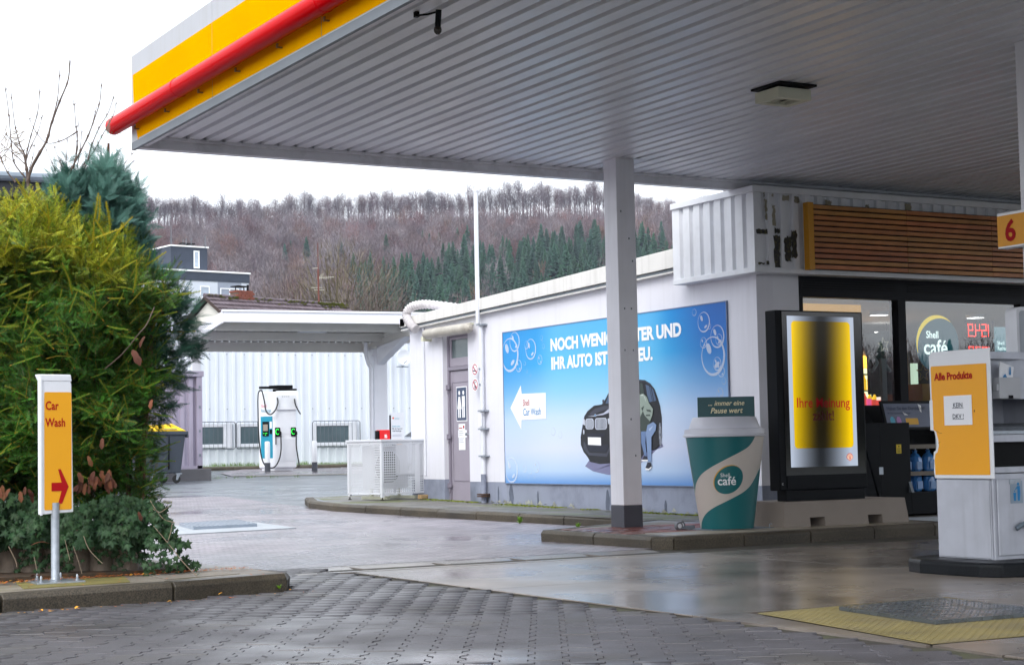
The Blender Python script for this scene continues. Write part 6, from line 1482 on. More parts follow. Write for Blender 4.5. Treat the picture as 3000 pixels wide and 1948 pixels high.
# small things near the column
rb = thing('extinguisher_box', (19.6, 42.4, 1.3), 'bright red extinguisher box on a post behind the cage', 'extinguisher box')
ye = 40.3
def X_at(px, Y_): # world x seen at column px for depth plane Y
    d = FWD+RGT*((px-1500)/FPX); return d.x/d.y*Y_
xa, xb = X_at(1109, ye), X_at(1139, ye)
MB().box(xa, xb, ye, ye+.25, 1.28, 1.56).build('box', mat('signal_red', S('#e01418'), .3), parent=rb, bevel=.02)
MB().box(xa-.05, xa-.002, ye+.02, ye+.2, 1.28, 1.54).box((xa+xb)/2-.04, (xa+xb)/2+.04, ye+.25, ye+.3, .3, 1.5).build('bracket', black_m, parent=rb)
F = Fr((xa, ye-.002, 1.28), (1, 0, 0)); mb = MB(); F.rect(mb, .13, .07, .16, .16, .003); F.rect(mb, .17, .07, .20, .12, .003); F.rect(mb, .17, .13, .19, .16, .003); mb.build('pictogram', print_w, parent=rb)
ip = thing('charging_info_board', (20, 41, 1), 'white information board about the charging app behind the cage', 'board')
ye = 40.9; xa, xb = X_at(1142, ye), X_at(1180, ye); hz = 2.02
MB().box(xa, xb, ye, ye+.06, .35, hz).build('board', white_metal, parent=ip, bevel=.006); MB().box(xa-.03, xa-.001, ye+.01, ye+.05, 1.2, 1.95).build('edge', black_m, parent=ip)
F = Fr((xa, ye, 0), (1, 0, 0)); 
text('lettering', 'Einfach mehr.', .055, mat('app_teal', S('#2b9ab0'), .5), F, .03, 1.64, .003, ip, bold=.01, sx=.8)
text('lettering', 'Mit der App von', .055, print_dark, F, .03, 1.58, .003, ip, bold=.01, sx=.8); text('lettering', 'Shell Recharge.', .055, print_dark, F, .03, 1.52, .003, ip, bold=.01, sx=.8)
text('lettering', 'Recharge', .045, mat('app_teal2', S('#5aa9bb'), .5), F, .10, 1.85, .003, ip, sx=.8)
mb = MB(); [F.rect(mb, .03, 1.43-.03*k, .30, 1.438-.03*k, .003) for k in range(2)]; mb.build('small_print', mat('print_grey2', S('#8c90a4'), .5), parent=ip)
mb = MB(); F.poly(mb, ellipse(.06, 1.875, .025, .025, 16), .003); mb.build('emblem', mat('emblem_red', S('#e0522c'), .5), parent=ip)
mb = MB(); F.poly(mb, rrect(.03, 1.13, .31, 1.32, .02), .003); mb.build('orange_field', mat('board_orange2', S('#f0a010'), .5), parent=ip)
mb = MB(); F.rect(mb, .05, 1.17, .14, 1.29, .005); mb.build('white_square', print_w, parent=ip)
# parked car, mostly behind the white wall
car = thing('parked_car', (22, 44, .45), 'silver car with a black door mirror, mostly hidden behind the white building', 'car')
ycar = 41.0; xc = X_at(1183, ycar)
silver = mat('silver_paint', S('#b6bcc6'), .22, metal=.5, var=.02, coat=.5)
prof_c = [(0, .25), (.0, .62), (.12, .80), (.85, .98), (1.0, 1.0), (1.75, 1.45), (3.2, 1.48), (4.0, 1.05), (4.35, .98), (4.4, .35), (4.2, .25)]
mb = MB(); gz = g(42)
mb.prism([(xc-.25+a, ycar+.0, gz+b) for a, b in prof_c], (0, 1.75, 0)); mb.build('body', silver, parent=car, bevel=.06, seg=3)
mb = MB(); mb.prism([(xc-.25+a, ycar-.006, gz+b) for a, b in [(1.12, 1.03), (1.8, 1.4), (3.1, 1.42), (3.8, 1.05)]], (0, 1.762, 0)); mb.build('side_window', mat('car_glass', S('#15181c'), .08), parent=car)
mb = MB(); mb.hexa([(xc+.80, ycar+.12, gz+1.02), (xc+.80, ycar+1.63, gz+1.02), (xc+1.46, ycar+1.55, gz+1.435), (xc+1.46, ycar+.2, gz+1.435), (xc+.78, ycar+.12, gz+1.03), (xc+.78, ycar+1.63, gz+1.03), (xc+1.44, ycar+1.55, gz+1.45), (xc+1.44, ycar+.2, gz+1.45)]); mb.build('windscreen', MATS['car_glass'], parent=car)
for x in (xc+.6, xc+3.3):
    for y in (ycar-.02, ycar+1.57): 
        wl = MB().lathe((x, y, gz+.31), [(.2, 0), (.31, .01), (.32, .1), (.31, .19), (.2, .2)], 24, axis='Y').build('wheel', rubber, parent=car, smooth=True)
        MB().lathe((x, y-.005, gz+.31), [(.19, 0), (.17, .02), (.05, .02)], 18, axis='Y').build('rim', galv, parent=wl)
MB().obox((xc+.42, ycar-.12, gz+1.03), (.09, 0, .01), (0, .10, 0), (0, 0, .06)).build('door_mirror', black_m, parent=car, bevel=.03)
MB().tube([(xc+.62, ycar+.2, gz+1.04), (xc+1.0, ycar+.1, gz+1.36)], .02, 6).build('wiper', black_m, parent=car)
mb = MB(); mb.poly([(xc-.256, ycar+.15, gz+.62), (xc-.256, ycar+.45, gz+.62), (xc-.25, ycar+.45, gz+.72), (xc-.25, ycar+.15, gz+.72)]); mb.build('headlight', print_w, parent=car)

# ------------------------------------------------------------------ wheelie bin and container
zb0 = g(40)+.0
wb = thing('waste_container', (13.0, 39.9, zb0), 'large dark grey wheeled bin with a yellow lid beside the hedge', 'wheeled bin')
bin_m = mat('bin_plastic', S('#363d47'), .5, var=.06, scale=3); lid_y = mat('bin_lid_yellow', S('#f5c60a'), .4, var=.02)
bxa, bxb = 12.32, 13.36; bya, byb = 39.5, 40.4; z0, z1 = zb0+.24, zb0+1.18
MB().hexa([(bxa+.10, bya+.08, z0), (bxb-.10, bya+.08, z0), (bxb-.10, byb-.08, z0), (bxa+.10, byb-.08, z0), (bxa, bya, z1), (bxb, bya, z1), (bxb, byb, z1), (bxa, byb, z1)]).build('tub', bin_m, parent=wb, bevel=.03, seg=3)
MB().box(bxa-.03, bxb+.05, bya-.04, byb+.04, z1-.03, z1+.05).box(bxb+.02, bxb+.07, bya+.0, bya+.12, z1-.10, z1-.031).build('rim', bin_m, parent=wb, bevel=.012)
MB().hexa([(bxa-.02, bya-.02, z1+.051), (bxb+.03, bya-.02, z1+.051), (bxb+.03, byb+.02, z1+.051), (bxa-.02, byb+.02, z1+.051), (bxa+.08, bya+.10, z1+.20), (bxb-.30, bya+.10, z1+.235), (bxb-.30, byb-.1, z1+.235), (bxa+.08, byb-.1, z1+.20)]).build('lid', lid_y, parent=wb, bevel=.035, seg=3)
MB().box(bxb-.55, bxb-.22, bya-.025, bya-.0, z1+.10, z1+.115).build('lid_handle', dark_grey, parent=wb)
MB().box((bxa+bxb)/2+.1, (bxa+bxb)/2+.115, bya-.005, bya+.3, z0+.1, z1-.05).build('rib', black_m, parent=wb)
for (x, y) in ((bxb-.2, bya+.12), (bxb-.32, byb-.15), (bxa+.2, bya+.12), (bxa+.2, byb-.15)):
    wl = MB().lathe((x, y-.025, zb0+.10), [(.03, -.0), (.095, .005), (.1, .025), (.095, .045), (.03, .05)], 20, axis='Y').build('castor', rubber, parent=wb, smooth=True)
    MB().hexa([(x-.02, y-.04, zb0+.08), (x+.02, y-.04, zb0+.08), (x+.02, y-.03, zb0+.08), (x-.02, y-.03, zb0+.08), (x-.0, y-.04, z0), (x+.10, y-.04, z0), (x+.10, y-.03, z0), (x-.0, y-.03, z0)]).box(x-.03, x+.12, y-.06, y+.06, z0-.025, z0).build('castor_fork', galv, parent=wb)
ct = thing('storage_container', (13.0, 42, .6), 'mauve grey corrugated storage container behind the wheeled bin', 'container')
cm2 = mat('container_paint', S('#9a93a6'), .5, var=.06, scale=2, streak=(.2, .18, .2, .3))
cxr = 14.36; zk = .66
MB().box(10.5, cxr-.02, 41.3, 44, zk, 2.96).build('body', cm2, parent=ct)
mb = MB(); ribs(mb, (10.6, 41.28, 0), (1, 0, 0), (0, -1, 0), cxr-10.8, zk+.08, 2.90, .20, .10, -.05); mb.build('corrugated_side', cm2, parent=ct)
MB().box(10.45, cxr+.04, 41.16, 44.05, 2.961, 3.10).build('top_rail', cm2, parent=ct, bevel=.006); MB().box(cxr-.14, cxr+.0, 41.18, 41.30, zk, 2.96).build('corner_post', cm2, parent=ct, bevel=.006)
MB().box(10.5, cxr+.0, 41.18, 44, zk-.0+.0, zk+.08).build('bottom_rail', cm2, parent=ct)
for z in (1.0, 1.6, 2.2, 2.7): MB().box(cxr-.09, cxr-.05, 41.165, 41.179, z-.03, z+.03).build('bolt_plate', dark_grey, parent=ct)
fb_ = thing('foundation_block', (14.0, 41.5, .35), 'dark mossy concrete block under the mauve container', 'block')
MB().box(10.5, cxr+.16, 41.0, 43.8, g(41)-.02, zk-.002).build('block', mat('dark_concrete', S('#5b5a5e'), .8, var=.2, scale=2, bump=.3, dirt=S('#33322f'), dscale=1.5, damt=.8), parent=fb_, bevel=.01)
mb = MB()
for k in range(14): tuft(mb, (rnd.uniform(14.2, 16.6), rnd.uniform(40.2, 45.5), g(42)+.01), 14, .09, .16)
mb.build('weeds', grass_m, kind='stuff', label='small yellow green weeds on the yard asphalt', cat='weeds')
# weeds on the walkway kerb
weed_m = mat('weed_leaf', S('#6f9a24'), .5, var=.3, scale=9)
def weed(x, y, z, s_, lab):
    o = MB(); 
    for k in range(26):
        a = rnd.uniform(0, 6.28); p = Vector((x, y, z)); q = p+Vector((math.cos(a)*s_*rnd.uniform(.2, 1), math.sin(a)*s_*rnd.uniform(.2, 1), s_*rnd.uniform(.3, 1.3))); w_ = Vector((math.sin(a), -math.cos(a), 0))*s_*.12
        m_ = (p+q)/2+Vector((0, 0, s_*.15)); o.poly([p, m_-w_, q]); o.poly([p, q, m_+w_])
    o.build('weed', weed_m, base=(x, y, z), label=lab, cat='weed')
def wall_kerb(px, py, lift=0):
    d = (FWD+RGT*((px-1500)/FPX)-UPV*((py-974)/FPX)); z = .02
    for _ in range(60):
        t = (z-1)/d.z; p = EYE+d*t; z = .7*z+.3*(g(p.y)+lift)
    return EYE+d*((z-1)/d.z)
for (px, py, s_, lab) in ((1183, 1505, .05, 'tiny weed at the kerb foot below the cage'), (1528, 1533, .085, 'largest weed growing at the kerb foot under the banner'), (1700, 1545, .06, 'spiky weed at the kerb foot left of the pillar'), (1325, 1517, .025, 'small weed at the kerb foot below the door'), (1424, 1522, .025, 'small weed at the kerb foot below the vent pipe')):
    p = wall_kerb(px, py); weed(p.x-.03, p.y, p.z, s_, lab)

# ------------------------------------------------------------------ houses beyond
def cam_pt(px, py, D): return at(px, py, D)
hs2 = thing('tiled_roof_house', tuple(at(700, 1000, 88)), 'white gabled house with a mossy brown tiled roof behind the charging canopy', 'house')
A = at(598, 868, 88); zr = A.z; B = at(1010, 892, 95.0); B.z = zr-.05
dirr = (B-A); dirr.z = 0; Lr = dirr.length; dirr.normalize()
out_ = Vector((dirr.y, -dirr.x, 0))                    # down slope direction towards the viewer
if out_.dot(F2) > 0: out_ = -out_
drop, run = 2.6, 4.0
E1, E2 = A+out_*run-Vector((0, 0, drop)), B+out_*run-Vector((0, 0, drop)); G1, G2 = A-out_*run-Vector((0, 0, drop)), B-out_*run-Vector((0, 0, drop))
roof_m = mat('brown_roof_tile', S('#55484d'), .7, var=.15, scale=3, orand=.12, dirt=S('#77707a'), dscale=3, damt=.5)
gw_ = mat('house_render', S('#dfddd8'), .8, var=.02)
up_ = Vector((0, 0, 1))
mb = MB()
for a, b in ((A, B),):
    c1, c2 = A+dirr*.4, B-dirr*.4
    base = Vector((0, 0, -9))
    for s_ in (1, -1):
        e1_, e2_ = c1+out_*s_*(run-.4)-up_*(drop*(run-.4)/run+.12), c2+out_*s_*(run-.4)-up_*(drop*(run-.4)/run+.12)
        mb.poly([e1_+base, e2_+base, e2_, e1_])
    for c_ in (c1, c2):
        l_, r_ = c_+out_*(run-.4)-up_*(drop*(run-.4)/run+.12), c_-out_*(run-.4)-up_*(drop*(run-.4)/run+.12)
        mb.poly([l_+base, l_, c_-up_*.12, r_, r_+base])
mb.build('wall', gw_, parent=hs2)
MB().poly([A-out_*.02, B-out_*.02, G2, G1]).build('rear_roof', roof_m, parent=hs2)
# front slope: rows of tiles
rows, cols_ = 11, 44; sl = (E1-A); rowl = sl/rows; nrm = sl.cross(dirr).normalized(); 
if nrm.z < 0: nrm = -nrm
tile = None
for i in range(rows):
    mb = MB()
    for j in range(cols_):
        p = A+rowl*i+dirr*(Lr*j/cols_); q = p+dirr*(Lr/cols_); mid_ = (p+q)/2; lift = nrm*.05
        for (a, b, la, lb) in ((p, mid_, 0.0, .045), (mid_, q, .045, 0.0)):
            mb.poly([a+nrm*la, b+nrm*lb, b+rowl*1.06+nrm*(lb+.06), a+rowl*1.06+nrm*(la+.06)])
        mb.poly([p+rowl*1.06+nrm*.06, mid_+rowl*1.06+nrm*.105, q+rowl*1.06+nrm*.06, q+rowl*1.06-nrm*.02, p+rowl*1.06-nrm*.02])
    mb.build('tile_row', roof_m, parent=hs2)
MB().tube([A+up_*.05, B+up_*.05], .11, 8).build('ridge', roof_m, parent=hs2)
MB().hexa([A+dirr*0-up_*.16, A+dirr*.05-up_*.16, E1+dirr*.05-up_*.16, E1-up_*.16, A+up_*.02, A+dirr*.05+up_*.02, E1+dirr*.05+up_*.02, E1+up_*.02]).build('barge_board', mat('barge_brown', S('#3b2b24'), .7), parent=hs2)
mb = MB(); moss = mat('roof_moss', S('#6b6e2a'), .9, var=.3)
for k in range(260):
    t_ = rnd.random(); base = A.lerp(B, t_ if rnd.random() < .5 else (.78+.2*rnd.random())); s_ = .12*rnd.random()+.04; p = base+rowl*abs(rnd.gauss(0, .5 if t_ > .1 else .25))+nrm*.10
    mb.poly([p+dirr*s_, p+nrm*s_*.7, p-dirr*s_]); mb.poly([p+dirr*s_, p-dirr*s_, p+rowl*s_*1.5+nrm*.05])
mb.build('moss', moss, parent=hs2, kind='stuff')
ch1 = A.lerp(B, .36)+up_*.1-out_*.6
brickm = mat('chimney_brick', S('#7c4232'), .8, var=.2, scale=6, bump=.3)
# brick chimney with a metal cowl
chm = thing('brick_chimney', tuple(ch1), 'squat red brick chimney behind the tiled ridge', 'chimney')
cpx = at(705, 900, 90); 
mb = MB(); c0 = at(708, 868, 90)
for i in range(5):
    for j in range(4):
        mb.obox(c0+dirr*(-.42+.26*j+(.10 if i % 2 else 0))+up_*(-.22+.11*i), dirr*.12, out_*.35, up_*.048)
mb.build('brickwork', brickm, parent=chm)
MB().obox(c0-up_*.05, dirr*.50, out_*.33, up_*.30).build('core', mat('mortar', S('#6a5a50'), .9), parent=chm)
MB().obox(c0+up_*.50-dirr*.12, dirr*.38, out_*.30, up_*.025).tube([c0+up_*.2-dirr*.4, c0+up_*.5-dirr*.4], .03, 6).tube([c0+up_*.2+dirr*.15, c0+up_*.5+dirr*.15], .03, 6).build('cowl', black_m, parent=chm)
MB().tube([c0+up_*.2+dirr*.4, c0+up_*.62+dirr*.4], .06, 10).build('pipe', black_m, parent=chm)
# roof aerial
ae = thing('roof_aerial', tuple(at(933, 885, 93)), 'rusty television aerial mast above the tiled roof', 'aerial')
ap = lambda px, py: at(px, py, 93)
MB().tube([ap(934, 884), ap(932, 790)], .05, 6).tube([ap(932, 790), ap(931, 712)], .025, 5).build('mast', mat('rusty_mast', S('#6e3e34'), .7), parent=ae)
mb = MB()
for (a, b) in (((915, 787), (932, 785)), ((932, 815), (978, 812)), ((912, 843), (944, 843)), ((920, 850), (950, 850))): mb.tube([ap(*a), ap(*b)], .022, 5)
for k in range(6): mb.tube([ap(936+k*6.5, 809), ap(936+k*6.5, 818)], .014, 4)
for k in range(3): mb.tube([ap(935+k*3.5, 817-k), ap(941+k*3.5, 803-k)], .012, 4)
mb.build('antenna', mat('aerial_alu', S('#a9a698'), .5), parent=ae)
# apartment block
ab = thing('apartment_block', tuple(at(600, 900, 150)), 'pale flat roofed apartment block with a dark penthouse on the hillside foot', 'building')
D0 = 150
def blockpts(px, py, D): return at(px, py, D)
Pc = at(500, 717, D0); right = Vector((.95, -.32, 0)).normalized(); right = (at(610, 727, D0+2.2)-Pc); right.z = 0; right.normalize(); left = Vector((-right.y, right.x, 0)); 
if left.dot(F2) < 0: left = -left
slate = mat('slate_cladding', S('#333c4c'), .6, var=.1, scale=1.5)
whp = mat('block_white', S('#c9d0dc'), .6, var=.05, scale=.6); gyp = mat('block_grey', S('#8e96a6'), .6, var=.04)
def blk_box(o, rl, ll, z0, z1, m_, nm, off=0.0): 
    o = Vector((o.x, o.y, 0))-right*off-left*off; mb = MB(); mb.hexa([o+up_*z0, o+right*(rl+2*off)+up_*z0, o+right*(rl+2*off)+left*(ll+2*off)+up_*z0, o+left*(ll+2*off)+up_*z0, o+up_*z1, o+right*(rl+2*off)+up_*z1, o+right*(rl+2*off)+left*(ll+2*off)+up_*z1, o+left*(ll+2*off)+up_*z1]); return mb.build(nm, m_, parent=ab)
ztp = Pc.z; zpb = at(560, 785, D0).z; w_ph = 3.55
blk_box(Pc, w_ph, 5, zpb-.3, ztp-.12, slate, 'penthouse'); blk_box(Pc, w_ph, 5, ztp-.12, ztp+.0, print_w, 'penthouse_roof_edge', .1)
Mo = Pc-right*1.6-left*1.2; zr1 = at(600, 788, D0-1).z
Lm = 8.6
blk_box(Mo, Lm, 12, -6, zr1-.9, whp, 'main_wall'); blk_box(Mo, Lm, 12, zr1-.9, zr1-.12, slate, 'attic_band', .06); blk_box(Mo, Lm, 12, zr1-.12, zr1+.02, print_w, 'roof_edge', .14)
FA = Fr(Vector((Mo.x, Mo.y, 0)), right)
if FA.n.dot(F2) > 0: FA = Fr(Vector((Mo.x, Mo.y, 0))+right*Lm, -right)
def wnd(u0, v0, u1, v1, bars=1, mm=print_w):
    fr_ = MB(); t_ = .09
    for a in ((u0, v0, u1, v0+t_), (u0, v1-t_, u1, v1), (u0, v0+t_, u0+t_, v1-t_), (u1-t_, v0+t_, u1, v1-t_)): FA.slab(fr_, *a, 0, .05)
    for k in range(bars-1): uu = u0+(u1-u0)*(k+1)/bars; FA.slab(fr_, uu-t_/2, v0+t_, uu+t_/2, v1-t_, 0, .049)
    o = fr_.build('window', mm, parent=ab); mb = MB(); FA.rect(mb, u0+t_, v0+t_, u1-t_, v1-t_, .012); mb.build('pane', mat('curtained_glass', S('#a8b4c4'), .2, var=.15, scale=3), parent=o)
zt = zr1-.9
def upx(px): 
    # coordinate along the front for a picture column
    o = Vector((Mo.x, Mo.y, 0)); best = min(range(0, 900), key=lambda k: abs((lambda q: 1500+FPX*(q-EYE).dot(RGT)/(q-EYE).dot(FWD))(o+right*(k*.01)+up_*15)-px)); return best*.01
for r_ in range(4):
    zz = zt-.35-2.9*r_
    a, b = upx(586), upx(614); wnd(a, zz-1.15, b, zz-.1)
    a, b = upx(538), upx(556); wnd(a, zz-1.0, b, zz-.1)
    a, b = upx(645), upx(700)
    mb = MB(); FA.slab(mb, upx(638), zz-3.0+.9, upx(707), zz+.35, 0, .02); mb.build('loggia_panel', gyp, parent=ab)
    wnd(a, zz-1.5, b, zz-.2, 2)
    mb = MB(); FA.slab(mb, upx(642), zz-2.3, upx(706), zz-1.35, .3, .4); mb.build('balcony_front', gyp, parent=ab)
    mb = MB(); [mb.tube([FA.p(upx(643)+.15*k, zz-1.35, .35), FA.p(upx(643)+.15*k, zz-1.05, .35)], .01, 4) for k in range(int((upx(706)-upx(643))/.15))]; mb.tube([FA.p(upx(643), zz-1.05, .35), FA.p(upx(706), zz-1.05, .35)], .02, 4); mb.build('balcony_rail', gyp, parent=ab)
    mb = MB(); FA.slab(mb, 0, zz-2.0, upx(638), zz-1.8, 0, .02); mb.build('string_course', gyp, parent=ab)
FPn = Fr(Vector((Pc.x, Pc.y, 0)), right)
if FPn.n.dot(F2) > 0: FPn = Fr(Vector((Pc.x, Pc.y, 0))+right*w_ph, -right)
mb = MB(); 
for a in ((2.2, zpb+.1, 2.75, zpb+.2), (2.2, zpb+1.55, 2.75, zpb+1.65), (2.2, zpb+.2, 2.3, zpb+1.55), (2.65, zpb+.2, 2.75, zpb+1.55)): FPn.slab(mb, *a, 0, .06)
mb.build('penthouse_window', print_w, parent=ab); mb = MB(); FPn.rect(mb, 2.3, zpb+.2, 2.65, zpb+1.55, .02); mb.build('pane', MATS['curtained_glass'], parent=ab.children[-1])
for k, (px, ya, yb) in enumerate(((501, 717, 660), (601, 727, 690), (536, 716, 700), (545, 716, 698), (560, 716, 698))): MB().tube([at(px, ya, D0+1), at(px, yb, D0+1)], .035, 4).build('aerial', dark_grey, parent=ab)
MB().obox(at(548, 715, D0+1.5), right*.65, left*.3, up_*.05).tube([at(548, 720, D0+1.5), at(548, 714, D0+1.5)], .1, 6).build('roof_cowl', black_m, parent=ab)
# dark roof edge at the far left behind the hedge
dr = thing('dark_eaves_building', tuple(at(-60, 560, 24)), 'dark eaves with a zinc gutter of a building behind the hedge, far left', 'building')
p0, p1 = at(-260, 492, 24), at(190, 515, 25); dd = (p1-p0); dd.z = 0; dd.normalize(); nn = Vector((-dd.y, dd.x, 0)); nn = nn if nn.dot(F2) > 0 else -nn
L_ = (p1-p0).length
MB().hexa([p0-up_*.34, p1-up_*.34, p1-up_*.34+nn*5, p0-up_*.34+nn*5, p0-up_*.05, p1-up_*.05, p1+nn*5+up_*.1, p0+nn*5+up_*.1]).build('roof', mat('dark_roof', S('#2c2f35'), .6, var=.1), parent=dr)
MB().tube([p0-up_*.06-nn*.05, p1-up_*.06-nn*.05], .07, 10).build('gutter', mat('zinc_gutter', S('#7f8994'), .4, metal=.5), parent=dr)
MB().hexa([p0-up_*4+nn*.4, p1-up_*4+nn*.4-dd*.4, p1-up_*4+nn*4.8-dd*.4, p0-up_*4+nn*4.8, p0-up_*.35+nn*.4, p1-up_*.35+nn*.4-dd*.4, p1-up_*.35+nn*4.8-dd*.4, p0-up_*.35+nn*4.8]).build('wall', mat('dark_timber_wall', S('#3a3733'), .8, var=.1), parent=dr)

# ------------------------------------------------------------------ car wash sign at the hedge
sg = thing('car_wash_sign', (3.17, 12.27, .12), 'slim white and orange car wash direction sign on a galvanised pole', 'sign')
MB().box(3.02, 3.36, 12.13, 12.50, .121, .133).build('base_plate', galv, parent=sg, bevel=.002)
for (x, y) in ((3.06, 12.18), (3.10, 12.45), (3.27, 12.46), (3.32, 12.20)): MB().lathe((x, y, .133), [(.016, 0), (.016, .012), (.009, .013), (.009, .035), (.004, .045)], 10).build('bolt', galv, parent=sg, smooth=True)
MB().lathe((3.19, 12.30, .133), [(.052, 0), (.034, .01), (.030, .02), (.030, .55)], 20).build('pole', galv, parent=sg, smooth=True)
# panel: front face plane facing the street, slightly turned; upper end curls back on the left
sr = Vector((.985, .17, 0)).normalized(); SO = Vector((3.075, 12.27, .60)); FSg = Fr(SO, sr); fw = .255; fh = .985
mb = MB(); pr = [(0, 0), (fw, .015), (fw-.0, fh-.05), (fw-.012, fh-.025), (.02, fh+.02), (-.01, fh+.025), (-.012, fh+.02)]
wsg = mat('sign_white', S('#e4e7ee'), .35, var=.02)
mb.prism([FSg.p(a, b, -.035) for a, b in [(0.0, 0), (fw, .012), (fw-.012, fh-.06), (fw-.02, fh-.035), (-.004, fh-.01)]], FSg.n*.032); mb.build('box', wsg, parent=sg, bevel=.006)
mb = MB(); mb.prism([FSg.p(-.012, fh+.012, .0), FSg.p(-.012, fh+.012, -.07), FSg.p(-.004, fh-.04, -.035), FSg.p(-.004, fh-.04, -.0)], FSg.r*(fw-.005)); mb.build('curled_top', wsg, parent=sg, bevel=.008)
mb = MB(); mb.prism([FSg.p(-.0, -.006, .0), FSg.p(.018, -.004, .0), FSg.p(.018, fh-.02, .0), FSg.p(-.0, fh-.0, .0)], FSg.n*.006); mb.build('side_rail', wsg, parent=sg, bevel=.005)
mb = MB(); FSg.poly(mb, rrect(.032, .032, fw-.016, fh-.115, .01, 3), .0015); mb.build('orange_face', mat('sign_amber', S('#e8a30c'), .4, var=.02), parent=sg)
text('lettering', 'Car', .085, print_red, FSg, .040, .745, .004, sg, bold=.02, sx=.76); text('lettering', 'Wash', .085, print_red, FSg, .040, .625, .004, sg, bold=.02, sx=.76)
mb = MB(); FSg.poly(mb, [(.085, .165), (.085, .225), (.15, .225), (.15, .165)], .004); FSg.poly(mb, [(.135, .320), (.155, .320), (.215, .195), (.17, .195)], .004); FSg.poly(mb, [(.17, .195), (.215, .195), (.165, .075), (.135, .075)], .004); FSg.poly(mb, [(.145, .165), (.145, .225), (.2, .225), (.2, .165)], .0041); mb.build('arrow', print_red, parent=sg)
# ------------------------------------------------------------------ vegetation near the camera
nr = np.random.default_rng(5)
F2n = np.array([F2.x, F2.y, 0.0]); R2n = np.array([R2.x, R2.y, 0.0]); Zn = np.array([0, 0, 1.0])
def P3(px, py, D):
    """vectorised at()"""
    px = np.asarray(px, float); py = np.asarray(py, float); D = np.asarray(D, float)
    f, r_, u_ = np.array(FWD), np.array(RGT), np.array(UPV)
    return np.array(EYE)+D[:, None]*(f+r_*((px-1500)/FPX)[:, None]-u_*((py-974)/FPX)[:, None])
def in_poly(x, y, poly):
    x = np.asarray(x); y = np.asarray(y); c = np.zeros(x.shape, bool); n = len(poly)
    for i in range(n):
        x0, y0 = poly[i]; x1, y1 = poly[(i+1) % n]
        m_ = ((y0 > y) != (y1 > y)) & (x < (x1-x0)*(y-y0)/((y1-y0) if y1 != y0 else 1e-9)+x0); c ^= m_
    return c
def edge_dist(x, y, poly):
    x = np.asarray(x, float); y = np.asarray(y, float); d = np.full(x.shape, 1e9); nx = np.zeros(x.shape); ny = np.zeros(x.shape); n = len(poly)
    for i in range(n):
        x0, y0 = poly[i]; x1, y1 = poly[(i+1) % n]; L2 = (x1-x0)**2+(y1-y0)**2+1e-9
        t = np.clip(((x-x0)*(x1-x0)+(y-y0)*(y1-y0))/L2, 0, 1); qx, qy = x0+t*(x1-x0), y0+t*(y1-y0)
        dd = np.hypot(x-qx, y-qy); m_ = dd < d; d = np.where(m_, dd, d); nx = np.where(m_, qx-x, nx); ny = np.where(m_, qy-y, ny)
    L_ = np.hypot(nx, ny)+1e-9
    return d, nx/L_, ny/L_
def lumps(x, y, s, k=6, seed=1):
    q = np.random.default_rng(seed); o = np.zeros(x.shape)
    for i in range(k):
        a = q.uniform(0, 6.28); f = q.uniform(.5, 1.8)/s; o += np.sin((x*np.cos(a)+y*np.sin(a))*f*6.28+q.uniform(0, 6.28))
    return o/math.sqrt(k)
def scatter(tpl, pos, axis, nrm, scale, tints, tip=None):
    """place template sprays: tpl = (verts with x along the axis, tris, per-vertex weight of tip colour)"""
    V0, T0, w0 = tpl; n = len(pos); a = axis/np.linalg.norm(axis, axis=1, keepdims=True)
    b = np.cross(nrm, a); b /= (np.linalg.norm(b, axis=1, keepdims=True)+1e-9); c = np.cross(a, b)
    V = pos[:, None, :]+scale[:, None, None]*(V0[None, :, 0:1]*a[:, None, :]+V0[None, :, 1:2]*b[:, None, :]+V0[None, :, 2:3]*c[:, None, :])
    T = (T0[None, :, :]+(np.arange(n)*len(V0))[:, None, None]).reshape(-1, 3)
    col = tints[:, None, :]*(1-w0[None, :, None])+(tip if tip is not None else tints)[:, None, :]*w0[None, :, None]
    return V.reshape(-1, 3), T, col.reshape(-1, 3)
def yew_spray(seed, shoot=False):
    q = random.Random(seed); V, T, W_ = [], [], []
    n = 17 if shoot else 11; L_ = 1.0
    def pt(t): return Vector((t*L_, .06*math.sin(t*3+seed), -.18*t*t))
    for i in range(2):
        t0, t1 = i/2, (i+1)/2; a, b = pt(t0), pt(t1); k = len(V); w_ = (.020 if shoot else .014)*(1-t0*.6)
        V += [a+Vector((0, w_, .004)), a-Vector((0, w_, -.004)), b+Vector((0, w_*.8, .004)), b-Vector((0, w_*.8, -.004))]; T += [(k, k+1, k+3), (k, k+3, k+2)]; W_ += [2.0]*4
    for i in range(n):
        t = .10+.9*i/n; c = pt(t); l_ = (.075 if shoot else .19)*(1.15-.7*abs(t-.45))
        for s_ in (-1, 1):
            d = Vector((.42+q.uniform(-.12, .12), s_*(.9), q.uniform(-.10, .28))).normalized()*l_*q.uniform(.85, 1.15); k = len(V)
            ww = Vector((.026, 0, .006)); V += [c-ww, c+ww, c+d]; T.append((k, k+1, k+2)); sh_ = q.choice((0, .1, .35, .8, 1.0)); W_ += [sh_*.6, sh_*.6, min(1, sh_+.1)]
    return np.array([tuple(v) for v in V]), np.array(T), np.array(W_)
